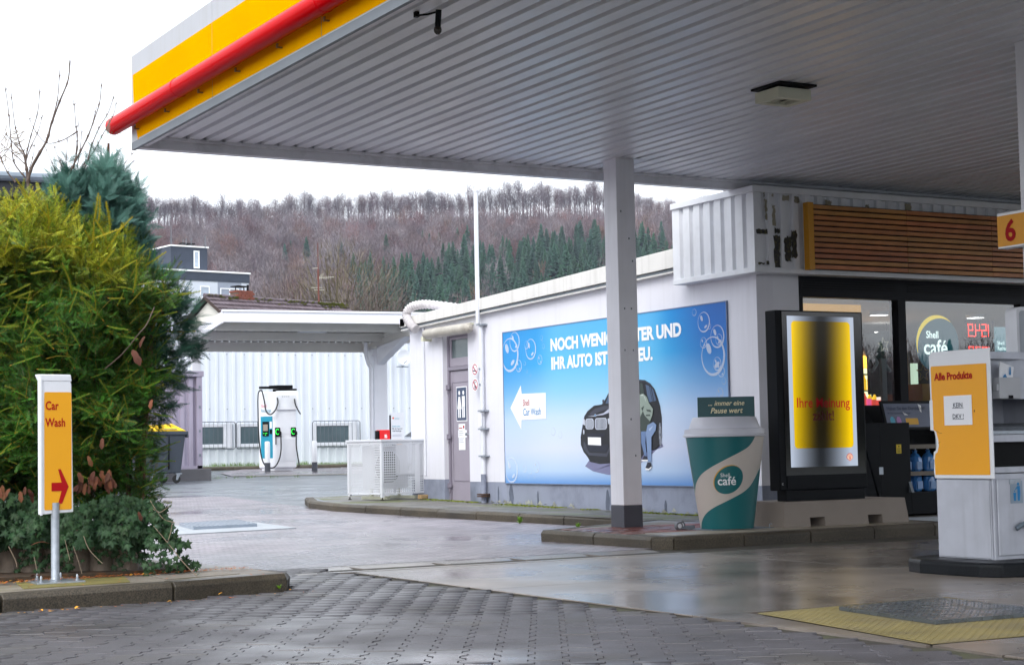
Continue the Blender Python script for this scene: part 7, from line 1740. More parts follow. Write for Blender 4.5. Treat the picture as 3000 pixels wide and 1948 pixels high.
def frond(seed):
    q = random.Random(seed); V, T, W_ = [], [], []
    def strip(a, b, w0, w1, wt):
        k = len(V); d = (b-a).normalized(); s_ = Vector((-d.y, d.x, 0)); V.extend([a+s_*w0, a-s_*w0, b+s_*w1, b-s_*w1]); T.extend([(k, k+1, k+3), (k, k+3, k+2)]); W_.extend([wt]*4)
    ax = lambda t: Vector((t, .05*math.sin(4*t+seed), .05*math.sin(2*t)-.10*t*t))
    for i in range(4): strip(ax(i/4), ax((i+1)/4), .012, .010, .1)
    for i in range(11):
        t = .1+.85*i/11; c = ax(t); L_ = .36*(1.05-t)*q.uniform(.8, 1.15)
        for s_ in (-1, 1):
            d = Vector((.75, s_*.68, q.uniform(-.15, .1))).normalized(); e = c+d*L_; strip(c, e, .012, .004, .4)
            for m_ in (.25, .45, .65, .85):
                p = c+d*L_*m_
                for s2 in (-1, 1):
                    d2 = (d+Vector((-.2*d.x, 0, 0))+Vector((-d.y, d.x, 0))*s2*.75).normalized(); k = len(V); w_ = Vector((-d2.y, d2.x, 0))*.009; ee = p+d2*L_*.30*(1.1-m_*.6); V.extend([p-w_, p+w_, ee]); T.append((k, k+1, k+2)); W_.extend([.5, .5, 1.0])
    return np.array([tuple(v) for v in V]), np.array(T), np.array(W_)
def leafmat(name, rough=.45, trans=.25, var=.12):
    m = bpy.data.materials.new(name); m.use_nodes = True; n = m.node_tree; L = n.links; P = n.nodes['Principled BSDF']
    a = n.nodes.new('ShaderNodeAttribute'); a.attribute_name = 'tint'
    geo = n.nodes.new('ShaderNodeNewGeometry'); nz = n.nodes.new('ShaderNodeTexNoise'); nz.inputs['Scale'].default_value = 14; nz.inputs['Detail'].default_value = 3
    L.new(geo.outputs['Position'], nz.inputs['Vector']); mp = n.nodes.new('ShaderNodeMapRange'); mp.inputs['From Min'].default_value = .3; mp.inputs['From Max'].default_value = .7; mp.inputs['To Min'].default_value = 1-var; mp.inputs['To Max'].default_value = 1+var
    L.new(nz.outputs['Fac'], mp.inputs['Value']); hv = n.nodes.new('ShaderNodeHueSaturation'); L.new(a.outputs['Color'], hv.inputs['Color']); L.new(mp.outputs[0], hv.inputs['Value'])
    L.new(hv.outputs[0], P.inputs['Base Color']); P.inputs['Roughness'].default_value = rough; P.inputs['Specular IOR Level'].default_value = .18
    if trans:
        tr_ = n.nodes.new('ShaderNodeBsdfTranslucent'); L.new(hv.outputs[0], tr_.inputs[0]); mx = n.nodes.new('ShaderNodeMixShader'); mx.inputs[0].default_value = trans
        L.new(P.outputs[0], mx.inputs[1]); L.new(tr_.outputs[0], mx.inputs[2]); L.new(mx.outputs[0], n.nodes['Material Output'].inputs[0])
    return m
yew_m = leafmat('yew_needles', .42, .2); cyp_m = leafmat('cypress_scales', .5, .15)
HP = [(-330, 600), (-150, 590), (0, 590), (60, 600), (110, 580), (160, 605), (240, 640), (290, 655), (330, 685), (360, 715), (400, 735), (430, 775), (465, 800), (505, 822), (528, 850), (525, 885), (495, 915), (495, 960), (488, 1010), (490, 1060), (480, 1110), (475, 1150), (465, 1200), (450, 1260), (452, 1330), (440, 1390), (460, 1440), (455, 1495), (300, 1500), (100, 1480), (-330, 1480)]
def Dfront(px, py, d): return 12.88+1.1*np.exp(-d/55.0)+.20*lumps(px, py, 260, 7, 3)+.10*lumps(px, py, 95, 6, 4)
hedge = thing('yew_hedge', tuple(at(250, 1600, 13.3).xy)+(.15,), 'big green yew hedge with yellow new growth on top, left of the yard', 'hedge')
Nc = 3100
cx_ = nr.uniform(-330, 520, Nc*2); cy_ = nr.uniform(560, 1500, Nc*2); m_ = in_poly(cx_, cy_, HP); cx_, cy_ = cx_[m_][:Nc], cy_[m_][:Nc]; Nc = len(cx_)
d0, nx0, ny0 = edge_dist(cx_, cy_, HP); Dc = Dfront(cx_, cy_, d0)+nr.uniform(-.10, .34, Nc)
ew0 = np.exp(-d0/55.0)[:, None]; edge0 = R2n[None, :]*nx0[:, None]-Zn[None, :]*ny0[:, None]; up0 = np.clip((1150-cy_)/600, -.35, .9)[:, None]
ax0 = (-F2n*.55)*(1-.5*ew0)+edge0*ew0*.9+Zn*(.05+.45*up0)+nr.normal(0, .50, (Nc, 3))*np.array([1.15, 1.15, .75]); ax0 /= np.linalg.norm(ax0, axis=1, keepdims=True)
pn0 = np.cross(ax0, nr.normal(0, 1, (Nc, 3))*.45+Zn*.9-F2n*.2); pn0 /= np.linalg.norm(pn0, axis=1, keepdims=True)   # sideways direction of the fan
nn0 = np.cross(ax0, pn0); K = 12; LB = nr.uniform(.16, .36, Nc)
pos0 = P3(cx_, cy_, Dc)
pos, axis, nrm, sz, px, py, d, clu = [], [], [], [], [], [], [], []
for k in range(K):
    t = (k+.3)/K; sd = (-1)**k; ang = sd*nr.uniform(.45, 1.25, Nc)*(1-.75*(k == K-1)) if k < K-1 else np.zeros(Nc)
    pos.append(pos0+ax0*((t-.5)*LB)[:, None]); axis.append(ax0*np.cos(ang)[:, None]+pn0*np.sin(ang)[:, None]+nr.normal(0, .22, (Nc, 3))+Zn*.06); nrm.append(nn0+nr.normal(0, .45, (Nc, 3)))
    sz.append(nr.uniform(.075, .135, Nc)*(1.15-.35*t)); px.append(cx_); py.append(cy_); d.append(d0); clu.append(np.arange(Nc))
pos, axis, nrm = np.concatenate(pos), np.concatenate(axis), np.concatenate(nrm); sz, px, py, d, clu = map(np.concatenate, (sz, px, py, d, clu)); n = len(px)
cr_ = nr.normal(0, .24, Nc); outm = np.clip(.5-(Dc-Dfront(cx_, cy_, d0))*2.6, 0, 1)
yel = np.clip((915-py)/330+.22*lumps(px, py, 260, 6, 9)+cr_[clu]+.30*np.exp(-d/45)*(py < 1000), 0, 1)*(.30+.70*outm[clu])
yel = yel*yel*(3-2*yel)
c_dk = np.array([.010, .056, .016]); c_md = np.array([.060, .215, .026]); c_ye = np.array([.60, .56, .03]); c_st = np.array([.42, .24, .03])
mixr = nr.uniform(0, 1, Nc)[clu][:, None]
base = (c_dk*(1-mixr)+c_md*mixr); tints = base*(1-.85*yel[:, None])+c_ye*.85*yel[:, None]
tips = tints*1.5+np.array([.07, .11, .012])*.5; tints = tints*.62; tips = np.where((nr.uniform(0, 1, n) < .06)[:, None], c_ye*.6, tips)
# long bright shoots standing clear of the mass
Ns = 620; sx_ = nr.uniform(-330, 520, Ns*2); sy_ = nr.uniform(560, 1500, Ns*2); m_ = in_poly(sx_, sy_, HP); sx_, sy_ = sx_[m_][:Ns], sy_[m_][:Ns]; Ns = len(sx_)
sd_, snx, sny = edge_dist(sx_, sy_, HP); ssw = np.exp(-sd_/55.0)[:, None]
sax = -F2n*.35+(R2n[None, :]*snx[:, None]-Zn[None, :]*sny[:, None])*ssw*.8+Zn*nr.uniform(-.15, .8, (Ns, 1))+R2n*nr.normal(.15, .5, (Ns, 1))
pos = np.concatenate([pos, P3(sx_, sy_, Dfront(sx_, sy_, sd_)-.10)]); axis = np.concatenate([axis, sax]); nrm = np.concatenate([nrm, -F2n*.8+Zn*.4+nr.normal(0, .25, (Ns, 3))]); sz = np.concatenate([sz, nr.uniform(.12, .25, Ns)])
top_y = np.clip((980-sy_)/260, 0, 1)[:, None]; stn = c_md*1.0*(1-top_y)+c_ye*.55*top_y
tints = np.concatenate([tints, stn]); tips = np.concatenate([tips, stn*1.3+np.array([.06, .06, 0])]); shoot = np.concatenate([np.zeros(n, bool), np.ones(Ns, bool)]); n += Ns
Vs, Ts, Cs = [], [], []; off = 0
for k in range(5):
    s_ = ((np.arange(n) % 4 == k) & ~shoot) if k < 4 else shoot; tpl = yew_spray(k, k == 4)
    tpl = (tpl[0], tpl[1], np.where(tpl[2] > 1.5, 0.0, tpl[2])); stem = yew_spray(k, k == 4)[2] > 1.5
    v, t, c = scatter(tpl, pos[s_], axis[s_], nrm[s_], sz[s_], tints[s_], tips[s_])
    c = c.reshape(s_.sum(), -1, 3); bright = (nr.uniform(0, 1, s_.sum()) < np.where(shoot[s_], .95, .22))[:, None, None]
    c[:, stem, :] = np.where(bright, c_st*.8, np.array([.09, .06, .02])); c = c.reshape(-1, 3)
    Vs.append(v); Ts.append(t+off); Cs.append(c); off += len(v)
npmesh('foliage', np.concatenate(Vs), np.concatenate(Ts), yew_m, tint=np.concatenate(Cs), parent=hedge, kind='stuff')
# inner mass of older growth, so that no daylight shows through
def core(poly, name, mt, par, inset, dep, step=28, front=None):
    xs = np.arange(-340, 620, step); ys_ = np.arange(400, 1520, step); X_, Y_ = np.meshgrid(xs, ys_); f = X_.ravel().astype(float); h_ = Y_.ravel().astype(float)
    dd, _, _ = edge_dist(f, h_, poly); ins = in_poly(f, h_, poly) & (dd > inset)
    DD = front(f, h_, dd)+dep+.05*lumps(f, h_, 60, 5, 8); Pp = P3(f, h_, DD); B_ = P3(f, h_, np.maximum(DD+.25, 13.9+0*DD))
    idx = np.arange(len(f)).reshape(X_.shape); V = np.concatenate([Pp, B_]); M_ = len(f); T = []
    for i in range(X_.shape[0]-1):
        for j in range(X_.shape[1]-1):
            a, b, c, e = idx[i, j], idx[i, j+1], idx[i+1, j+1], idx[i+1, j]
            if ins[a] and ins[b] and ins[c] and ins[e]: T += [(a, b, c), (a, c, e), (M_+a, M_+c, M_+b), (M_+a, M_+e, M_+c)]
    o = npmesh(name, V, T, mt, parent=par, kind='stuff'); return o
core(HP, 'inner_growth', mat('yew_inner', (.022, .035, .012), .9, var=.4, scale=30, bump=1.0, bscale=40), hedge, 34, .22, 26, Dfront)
mb = MB()
for k in range(10):
    x = rnd.uniform(-300, 420); a = at(x, 1640, 13.4); b = at(x+rnd.uniform(-60, 60), rnd.uniform(700, 1000), 13.6); mb.tube(smooth_path([a, (a+b)/2+Vector((rnd.gauss(0, .08), rnd.gauss(0, .05), 0)), b], 4), .02, 6)
mb.build('trunk', mat('yew_bark', S('#5b3d2c'), .85, var=.2, scale=10), parent=hedge)
# cypresses behind
def cypress(poly, D0, n, lab, c1, c2, sz_, lean, seed, Dd=.5, inset=26):
    q = np.random.default_rng(seed); xs = [p[0] for p in poly]; ys_ = [p[1] for p in poly]
    px = q.uniform(min(xs), max(xs), n*3); py = q.uniform(min(ys_), max(ys_), n*3); m_ = in_poly(px, py, poly); px, py = px[m_], py[m_]; d, nx, ny = edge_dist(px, py, poly); k_ = (d > inset)|(q.uniform(0, 1, d.shape) < .06); px, py = px[k_][:n], py[k_][:n]; n = len(px)
    d, nx, ny = edge_dist(px, py, poly); D = D0+.45*np.exp(-d/45)+.16*lumps(px, py, 110, 6, seed)+np.abs(q.normal(0, .16, n))
    pos = P3(px, py, D); ew = np.exp(-d/45)[:, None]; edge = R2n[None, :]*nx[:, None]-Zn[None, :]*ny[:, None]
    axis = -F2n*.35+edge*ew*.9+Zn*lean+R2n*.25+q.normal(0, .45, (n, 3)); nrm = Zn*.5-F2n*.8+q.normal(0, .4, (n, 3))
    s_ = q.uniform(*sz_, n); mixr = np.clip(.5+.35*lumps(px, py, 150, 5, seed+3)+q.normal(0, .2, n), 0, 1)[:, None]
    tints = np.array(c1)*(1-mixr)+np.array(c2)*mixr; tips = tints*1.25
    t_ = thing('cypress', (float(pos[:, 0].mean()), float(pos[:, 1].mean()), .15), lab, 'cypress')
    Vs, Ts, Cs = [], [], []; off = 0
    for k in range(3):
        sel = np.arange(n) % 3 == k; v, t, c = scatter(frond(k+seed), pos[sel], axis[sel], nrm[sel], s_[sel], tints[sel], tips[sel]); Vs.append(v); Ts.append(t+off); Cs.append(c); off += len(v)
    npmesh('foliage', np.concatenate(Vs), np.concatenate(Ts), cyp_m, tint=np.concatenate(Cs), parent=t_, kind='stuff')
    return t_
CA = [(110, 620), (135, 545), (150, 505), (180, 500), (200, 470), (225, 500), (240, 455), (262, 490), (285, 470), (300, 430), (316, 398), (332, 430), (345, 480), (372, 480), (378, 520), (400, 535), (428, 560), (420, 600), (445, 620), (440, 670), (452, 700), (445, 740), (470, 770), (460, 830), (300, 850), (110, 700)]
ca = cypress(CA, 14.1, 2900, 'blue green cypress rising behind the yew hedge under the canopy corner', (.022, .075, .058), (.13, .27, .23), (.09, .19), .55, 21)
MB().tube([at(315, 1600, 14.8), at(312, 700, 14.7), at(318, 420, 14.6)], [.06, .04, .01], 8).build('trunk', MATS['yew_bark'], parent=ca)
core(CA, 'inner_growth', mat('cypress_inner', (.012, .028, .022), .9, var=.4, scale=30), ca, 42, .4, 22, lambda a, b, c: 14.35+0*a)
CB = [(440, 780), (500, 800), (530, 850), (550, 850), (560, 900), (590, 920), (575, 960), (598, 1000), (570, 1020), (585, 1060), (545, 1080), (560, 1115), (520, 1125), (530, 1170), (495, 1180), (480, 1230), (430, 1240), (430, 900)]
cb_ = cypress(CB, 13.6, 300, 'dark green cypress boughs sticking out right behind the yew hedge', (.016, .050, .034), (.05, .13, .09), (.13, .26), .05, 33, inset=18)
MB().tube([at(400, 1500, 14.1), at(430, 1100, 14.0), at(490, 870, 13.8)], [.05, .03, .01], 8).build('trunk', MATS['yew_bark'], parent=cb_)
# bare shrub
bs = thing('bare_shrub', tuple(at(180/2.2, 1180/2.2, 14.9).xy)+(.15,), 'leafless shrub with upright budded shoots above the yew hedge, far left', 'shrub')
twig = mat('shrub_bark', S('#5a4a42'), .7, var=.25, scale=12); twig2 = mat('shrub_bark_pale', S('#8a7a68'), .7, var=.2, scale=12)
stems = [([(30, 545), (55, 720), (75, 950), (95, 1060), (165, 1150)], 5), ([(70, 580), (95, 800), (130, 940), (155, 990), (170, 1080)], 5), ([(257, 565), (245, 720), (200, 880), (175, 980), (165, 1060)], 5), ([(385, 450), (372, 640), (330, 800), (295, 920), (240, 1030), (175, 1140)], 6),
         ([(453, 380), (440, 520), (385, 660), (330, 810), (300, 915), (215, 1060), (180, 1170)], 9), ([(275, 740), (250, 840), (200, 950), (170, 1030)], 4), ([(475, 640), (490, 800), (500, 960), (480, 1060), (470, 1200)], 5), ([(655, 530), (645, 660), (600, 800), (560, 900), (500, 1020), (440, 1140)], 6),
         ([(628, 680), (580, 860), (530, 960), (470, 1080)], 5), ([(740, 610), (700, 730), (640, 830), (590, 950), (560, 1060), (500, 1160)], 5), ([(750, 660), (735, 740), (660, 880), (600, 990), (530, 1080)], 4), ([(530, 830), (520, 950), (500, 1080)], 4), ([(508, 775), (500, 900), (490, 1000)], 4),
         ([(180, 745), (230, 850), (300, 925), (400, 910), (505, 850)], 4), ([(345, 930), (380, 1030), (420, 1110)], 3), ([(438, 880), (430, 1000), (420, 1110)], 3), ([(0, 930), (70, 980), (160, 1060)], 4), ([(0, 1000), (40, 1100), (100, 1180)], 5), ([(20, 850), (90, 930), (150, 1000)], 4), ([(222, 925), (215, 1010), (190, 1090)], 3), ([(290, 950), (330, 1040), (360, 1110)], 3), ([(880, 1030), (800, 1110), (760, 1160)], 2.5), ([(865, 985), (820, 1040), (780, 1100)], 2.5), ([(155, 985), (170, 1080), (182, 1170), (190, 1300)], 14)]
mb = MB()
for P_l, w_ in stems:
    Dq = 14.6+rnd.uniform(-.3, .3); pts = smooth_path([at(a/2.207, b/2.207, Dq) for a, b in P_l], 6); L_ = len(pts); r0q = w_/2.207/345*.85
    rads = [r0q*(.45+.75*i/L_)*(1.45 if i % 5 == 2 else 1) for i in range(L_)]; rads[0] = r0q*.25
    mb.tube(pts, rads, 6)
    for i in range(2, L_-2, 5):
        for s_ in (-1, 1):
            if rnd.random() < .6: q = pts[i]; mb.tube([q, q+R2*s_*rnd.uniform(.008, .02)+Vector((0, 0, rnd.uniform(.012, .03)))], [.005, .001], 4)
mb.build('stems', twig, parent=bs)
mb = MB()
for k in range(40):
    a = (rnd.uniform(0, 60), rnd.uniform(380, 500)); p = at(*a, 14.9); q = p+R2*rnd.uniform(-.12, .14)+Vector((0, 0, rnd.uniform(-.1, .12))); mb.tube([p, (p+q)/2+Vector((0, 0, rnd.uniform(-.03, .03))), q], [.004, .003, .001], 4)
mb.build('twigs', twig2, parent=bs, kind='stuff')

# concrete palisade behind the ivy
pal = thing('concrete_palisade', tuple(at(250, 1680, 12.9).xy)+(.12,), 'low row of round brownish concrete palisade posts under the ivy', 'palisade')
palm = mat('palisade_concrete', S('#7d7063'), .8, var=.15, scale=6, bump=.5, bscale=80, dirt=S('#4a4a34'), dscale=4, damt=.6)
for k in range(7):
    c = at(-40+68*k, 1683, 12.95); h_ = .40+rnd.uniform(-.03, .03)
    MB().lathe((c.x, c.y, .12), [(.095, 0), (.097, h_-.03), (.085, h_-.005), (.05, h_)], 18).build('post', palm, parent=pal, smooth=True)
# ivy
ivy = thing('ivy', tuple(at(300, 1600, 12.7).xy)+(.14,), 'dark green ivy with pale veins covering the foot of the hedge', 'ivy')
def ivy_leaf():
    o = [(0, 0), (-.10, .22), (-.46, .10), (-.34, .42), (-.52, .66), (-.20, .66), (0, 1.05), (.20, .66), (.52, .66), (.34, .42), (.46, .10), (.10, .22)]
    V = [(b, a, -.22*abs(a)-.10*b*b) for a, b in o]+[(.38, 0, .03)]; T = [(12, i, (i+1) % 12) for i in range(12)]; W_ = [.5]+[0]*11+[.75]
    W_[6] = .15; W_[2] = .1; W_[10] = .1
    return np.array(V), np.array(T), np.array(W_, float)
IP = [(-330, 1440), (0, 1430), (120, 1455), (240, 1470), (330, 1440), (430, 1455), (480, 1470), (500, 1520), (525, 1570), (560, 1610), (590, 1655), (600, 1690), (400, 1688), (250, 1682), (0, 1672), (-330, 1672)]
q = np.random.default_rng(12); n = 2500
px = q.uniform(-330, 600, n*4); py = q.uniform(1425, 1690, n*4); m_ = in_poly(px, py, IP)
bare = np.zeros(px.shape, bool)
for (ex, ey, rx, ry) in ((15, 1640, 40, 38), (245, 1630, 34, 36), (320, 1660, 40, 36), (130, 1600, 20, 10), (400, 1660, 28, 26), (90, 1655, 18, 14)): bare |= ((px-ex)/rx)**2+((py-ey)/ry)**2 < 1
m_ &= ~(bare & (q.uniform(0, 1, px.shape) < .93)); keep = q.uniform(0, 1, px.shape) < np.where(py > 1590, .45, 1.0); m_ &= keep
px, py = px[m_][:n], py[m_][:n]; n = len(px); d, nx, ny = edge_dist(px, py, IP)
D = 12.62+.30*np.exp(-d/40)+.10*lumps(px, py, 120, 5, 6)+np.abs(q.normal(0, .05, n)); pos = P3(px, py, D)
axis = -Zn*.75+R2n*.35*q.normal(0, 1, (n, 1))-F2n*.25+q.normal(0, .25, (n, 3)); nrm = -F2n*.75+Zn*.55+q.normal(0, .30, (n, 3))
sz = q.uniform(.03, .062, n)*np.where(py < 1590, 1.15, .85)*1.2
base = np.array([.010, .036, .014])*(.75+.6*q.uniform(0, 1, (n, 1)))+np.array([.012, .010, 0])*q.uniform(0, 1, (n, 1)); vein = np.array([.055, .115, .050])*(.7+.5*q.uniform(0, 1, (n, 1)))
ivy_m = leafmat('ivy_leaf', .5, .05, .2)
order = np.argsort(-sz*(px > 0)); big = order[:300]; rest = order[300:]
tl_ = ivy_leaf()
v, t, c = scatter(tl_, pos[rest], axis[rest], nrm[rest], sz[rest], base[rest], vein[rest]); npmesh('leaves', v, t, ivy_m, tint=c, parent=ivy, kind='stuff')
# four shared leaf meshes for the largest leaves
vars_ = []
for k in range(4):
    vv, tt_, cc = scatter(tl_, np.zeros((1, 3)), np.array([[1., 0, 0]]), np.array([[0, 0, 1.]]), np.ones(1), base[big[k:k+1]], vein[big[k:k+1]])
    o = npmesh('leaf', vv+np.array(base_of(ivy)), tt_, ivy_m, tint=cc, parent=ivy); vars_.append(o)
for j, i in enumerate(big):
    o = vars_[j] if j < 4 else vars_[j % 4].copy()
    if j >= 4: C.objects.link(o); o.parent = ivy
    a = Vector(axis[i]).normalized(); b = Vector(nrm[i]).cross(a).normalized(); c_ = a.cross(b)
    M = Matrix(((a.x, b.x, c_.x, 0), (a.y, b.y, c_.y, 0), (a.z, b.z, c_.z, 0), (0, 0, 0, 1))) @ Matrix.Scale(float(sz[i]), 4)
    M.translation = Vector(pos[i])-base_of(ivy); o.matrix_basis = M
mb = MB()
tend = [[(440, 1465), (455, 1490), (480, 1520), (512, 1530)], [(448, 1490), (470, 1500), (500, 1478)], [(450, 1540), (500, 1600), (540, 1650), (580, 1690)], [(490, 1590), (500, 1560), (505, 1530)], [(25, 1600), (45, 1640), (50, 1660)], [(245, 1570), (262, 1610), (300, 1650)], [(100, 1630), (108, 1670)], [(190, 1580), (205, 1640)], [(215, 1600), (232, 1650), (240, 1680)]]
for tn in tend: mb.tube(smooth_path([at(a, b, 12.5) for a, b in tn], 5), .003, 5)
mb.build('vines', MATS['shrub_bark_pale'], parent=ivy)
tp = []
for tn in tend[:4]:
    pts = smooth_path([at(a, b, 12.5) for a, b in tn], 5); tp += [tuple(p) for p in pts[::2]]
tp = np.array(tp); n2 = len(tp); v, t, c = scatter(tl_, tp, q.normal(0, 1, (n2, 3)), q.normal(0, 1, (n2, 3)), q.uniform(.022, .04, n2), np.tile([.03, .06, .035], (n2, 1)), np.tile([.07, .12, .08], (n2, 1)))
npmesh('tendril_leaves', v, t, ivy_m, tint=c, parent=ivy, kind='stuff')
# dead leaves caught in the hedge
def dead_leaf(par, p, s_, m_, nm='leaf', down=True, **kw):
    a = Vector((rnd.gauss(0, .35), rnd.gauss(0, .35), -1 if down else 0)).normalized() if down else Vector((rnd.gauss(0, 1), rnd.gauss(0, 1), rnd.uniform(-.05, .15))).normalized()
    nn_ = Vector((-F2.x, -F2.y, rnd.uniform(-.3, .5)))+Vector((rnd.gauss(0, .5), rnd.gauss(0, .5), 0)) if down else Vector((0, 0, 1)); b = nn_.cross(a).normalized(); c_ = a.cross(b)
    mb = MB(); N = 7; L_ = []; R_ = []
    for i in range(N+1):
        t = i/N; w_ = .21*math.sin(math.pi*min(1, t*.92+.04))**.8*(1+.22*math.sin(11*t)); cu = .16*math.sin(t*3)+.25*t*t*(1 if down else .3)
        L_.append(p+(a*t-b*w_+c_*(cu+.14*w_))*s_); R_.append((p+(a*t+c_*cu)*s_, p+(a*t+b*w_+c_*(cu+.20*w_))*s_))
    for i in range(N): mb.poly([L_[i], R_[i][0], R_[i+1][0], L_[i+1]]); mb.poly([R_[i][0], R_[i][1], R_[i+1][1], R_[i+1][0]])
    if par is None: return mb.build(nm, m_, base=p, smooth=True, **kw)
    return mb.build(nm, m_, parent=par, smooth=True, **kw)
brown = mat('dead_leaf_brown', S('#4a2410'), .8, var=.25, scale=15, orand=.08); brown2 = mat('dead_leaf_tan', S('#5f3418'), .8, var=.25, scale=15, orand=.08)
dl = thing('dead_leaf_cluster', tuple(at(290, 1420, 12.4)), 'hanging cluster of withered brown leaves right of the car wash sign', 'dead leaves')
for k in range(38): dead_leaf(dl, at(rnd.uniform(228, 330), rnd.uniform(1375, 1425), 12.45+rnd.uniform(0, .15)), rnd.uniform(.055, .095), rnd.choice([brown, brown2]))
dl = thing('dead_leaf_cluster', tuple(at(20, 1430, 12.4)), 'small cluster of withered brown leaves left of the car wash sign', 'dead leaves')
for k in range(9): dead_leaf(dl, at(rnd.uniform(-5, 100), rnd.uniform(1415, 1445), 12.45+rnd.uniform(0, .15)), rnd.uniform(.055, .095), rnd.choice([brown, brown2]))
for (a, b, s_, lab) in ((388, 1025, .13, 'large crumpled brown leaf high in the right part of the hedge'), (425, 985, .09, 'brown curled leaf near the hedge edge, highest of the caught ones'), (445, 1170, .08, 'brown leaf on the hedge edge above the wheeled bin'), (300, 1283, .08, 'single brown leaf in the hedge above the leaf cluster'), (258, 1335, .08, 'narrow brown leaf just above the leaf cluster'), (90, 1598, .13, 'broad tan leaf lying on the ivy by the sign pole'), (405, 1498, .07, 'brown leaf hanging at the lower right hedge corner'), (92, 1690, .10, 'grey tan leaf on the kerb left of the sign plate')):
    dead_leaf(None, at(a, b, 12.25), s_, rnd.choice([brown, brown2]), 'dead_leaf', b < 1590, label=lab, cat='leaf')
MB().tube(smooth_path([at(308, 1080, 12.5), at(360, 1035, 12.4), at(405, 980, 12.35), at(430, 950, 12.4), at(452, 900, 12.5)], 4), .004, 5).build('dry_twig', twig, base=at(380, 1000, 12.4), label='thin dry twig lying across the hedge front with brown leaves', cat='twig')
# litter on the kerb and lane
lit_a = mat('litter_orange', S('#b8642a'), .8, var=.3, scale=40); lit_b = mat('litter_yellow', S('#d99a2e'), .7, var=.2)
mb = MB()
for k in range(1500):
    x = rnd.uniform(1.2, 4.75); y = 12.32+.10*(x-2.6)+abs(rnd.gauss(0, .10))-.02
    if rnd.random() < .08: y = rnd.uniform(11.7, 12.4)
    p = Vector((x, y, .128+rnd.uniform(0, .01))); a = rnd.uniform(0, 6.28); l_ = rnd.uniform(.008, .024); t_ = Vector((math.cos(a), math.sin(a), rnd.uniform(0, .25)))*l_; s_ = Vector((-math.sin(a), math.cos(a), .2))*l_*.22
    mb.poly([p-t_-s_*.3, p+s_, p+t_, p-s_], 0 if rnd.random() < .85 else 1)
for k in range(120):
    x = rnd.uniform(1.5, 4.9); p = Vector((x, 11.30+.13*(x-2.6)+rnd.uniform(-.06, .03), .006+rnd.uniform(0, .004))); a = rnd.uniform(0, 6.28); l_ = rnd.uniform(.006, .02); t_ = Vector((math.cos(a), math.sin(a), 0))*l_; s_ = Vector((-math.sin(a), math.cos(a), .2))*l_*.3
    mb.poly([p-t_, p+s_, p+t_, p-s_], 0 if rnd.random() < .6 else 1)
mb.build('leaf_litter', [lit_a, lit_b], kind='stuff', label='fine orange needle litter on the kerb at the foot of the ivy', cat='leaf litter')
for (a, b, s_, lab) in ((220, 1782, .06, 'yellow orange leaf on the lane below the sign, largest one'), (125, 1788, .045, 'orange leaf on the lane at the kerb left of the sign'), (640, 1740, .04, 'small orange leaf at the kerb near its right end'), (852, 1727, .035, 'yellowish leaf beyond the tip of the kerb'), (490, 1762, .035, 'orange crumb of leaf at the kerb foot, middle')):
    d_ = (FWD+RGT*((a-1500)/FPX)-UPV*((b-974)/FPX)); p = EYE+d_*((.012-1)/d_.z); dead_leaf(None, p, s_, lit_b, 'fallen_leaf', False, label=lab, cat='leaf')
weed(4.72, 11.88, .01, .03, 'bright green weed at the kerb foot near its right end')
mb = MB()
for k in range(70):
    y = rnd.uniform(6.5, 13); x = rnd.uniform(2.6, 5.8); p = Vector((x, y, .004)); r_ = rnd.uniform(.003, .008); mb.poly([p+Vector((r_*math.cos(a), r_*math.sin(a), rnd.uniform(.001, .004))) for a in (0, 1.2, 2.6, 3.9, 5.1)])
for k in range(50):
    y = rnd.uniform(6.5, 13.6); x = rnd.uniform(6, 9); p = Vector((x, y, .005)); r_ = rnd.uniform(.003, .009); mb.poly([p+Vector((r_*math.cos(a), r_*math.sin(a), rnd.uniform(.001, .004))) for a in (0, 1.2, 2.6, 3.9, 5.1)])
mb.build('grit', mat('grit', S('#3a332c'), .8, var=.5, scale=30), kind='stuff', label='scattered grit and crumbs on the wet ground', cat='grit')
# moss along the wall foot
mb = MB()
for k in range(2600):
    y = rnd.uniform(16.7, 25.6); x = XW-.01-abs(rnd.gauss(0, .10)); 
    if math.sin(y*2.1)+math.sin(y*5.3+1) < -.3: continue
    p = Vector((x, y, g(y)+.116)); s_ = rnd.uniform(.006, .018); a = rnd.uniform(0, 6.28); mb.poly([p+Vector((s_*math.cos(a), s_*math.sin(a), 0)), p+Vector((s_*math.cos(a+2.1), s_*math.sin(a+2.1), 0)), p+Vector((0, 0, s_*.9))]); mb.poly([p+Vector((s_*math.cos(a+2.1), s_*math.sin(a+2.1), 0)), p+Vector((s_*math.cos(a+4.2), s_*math.sin(a+4.2), 0)), p+Vector((0, 0, s_*.9))])
mb.build('moss', mat('wall_moss', S('#6e7a1e'), .9, var=.4, scale=12), kind='stuff', label='yellow green moss along the foot of the white wall', cat='moss')

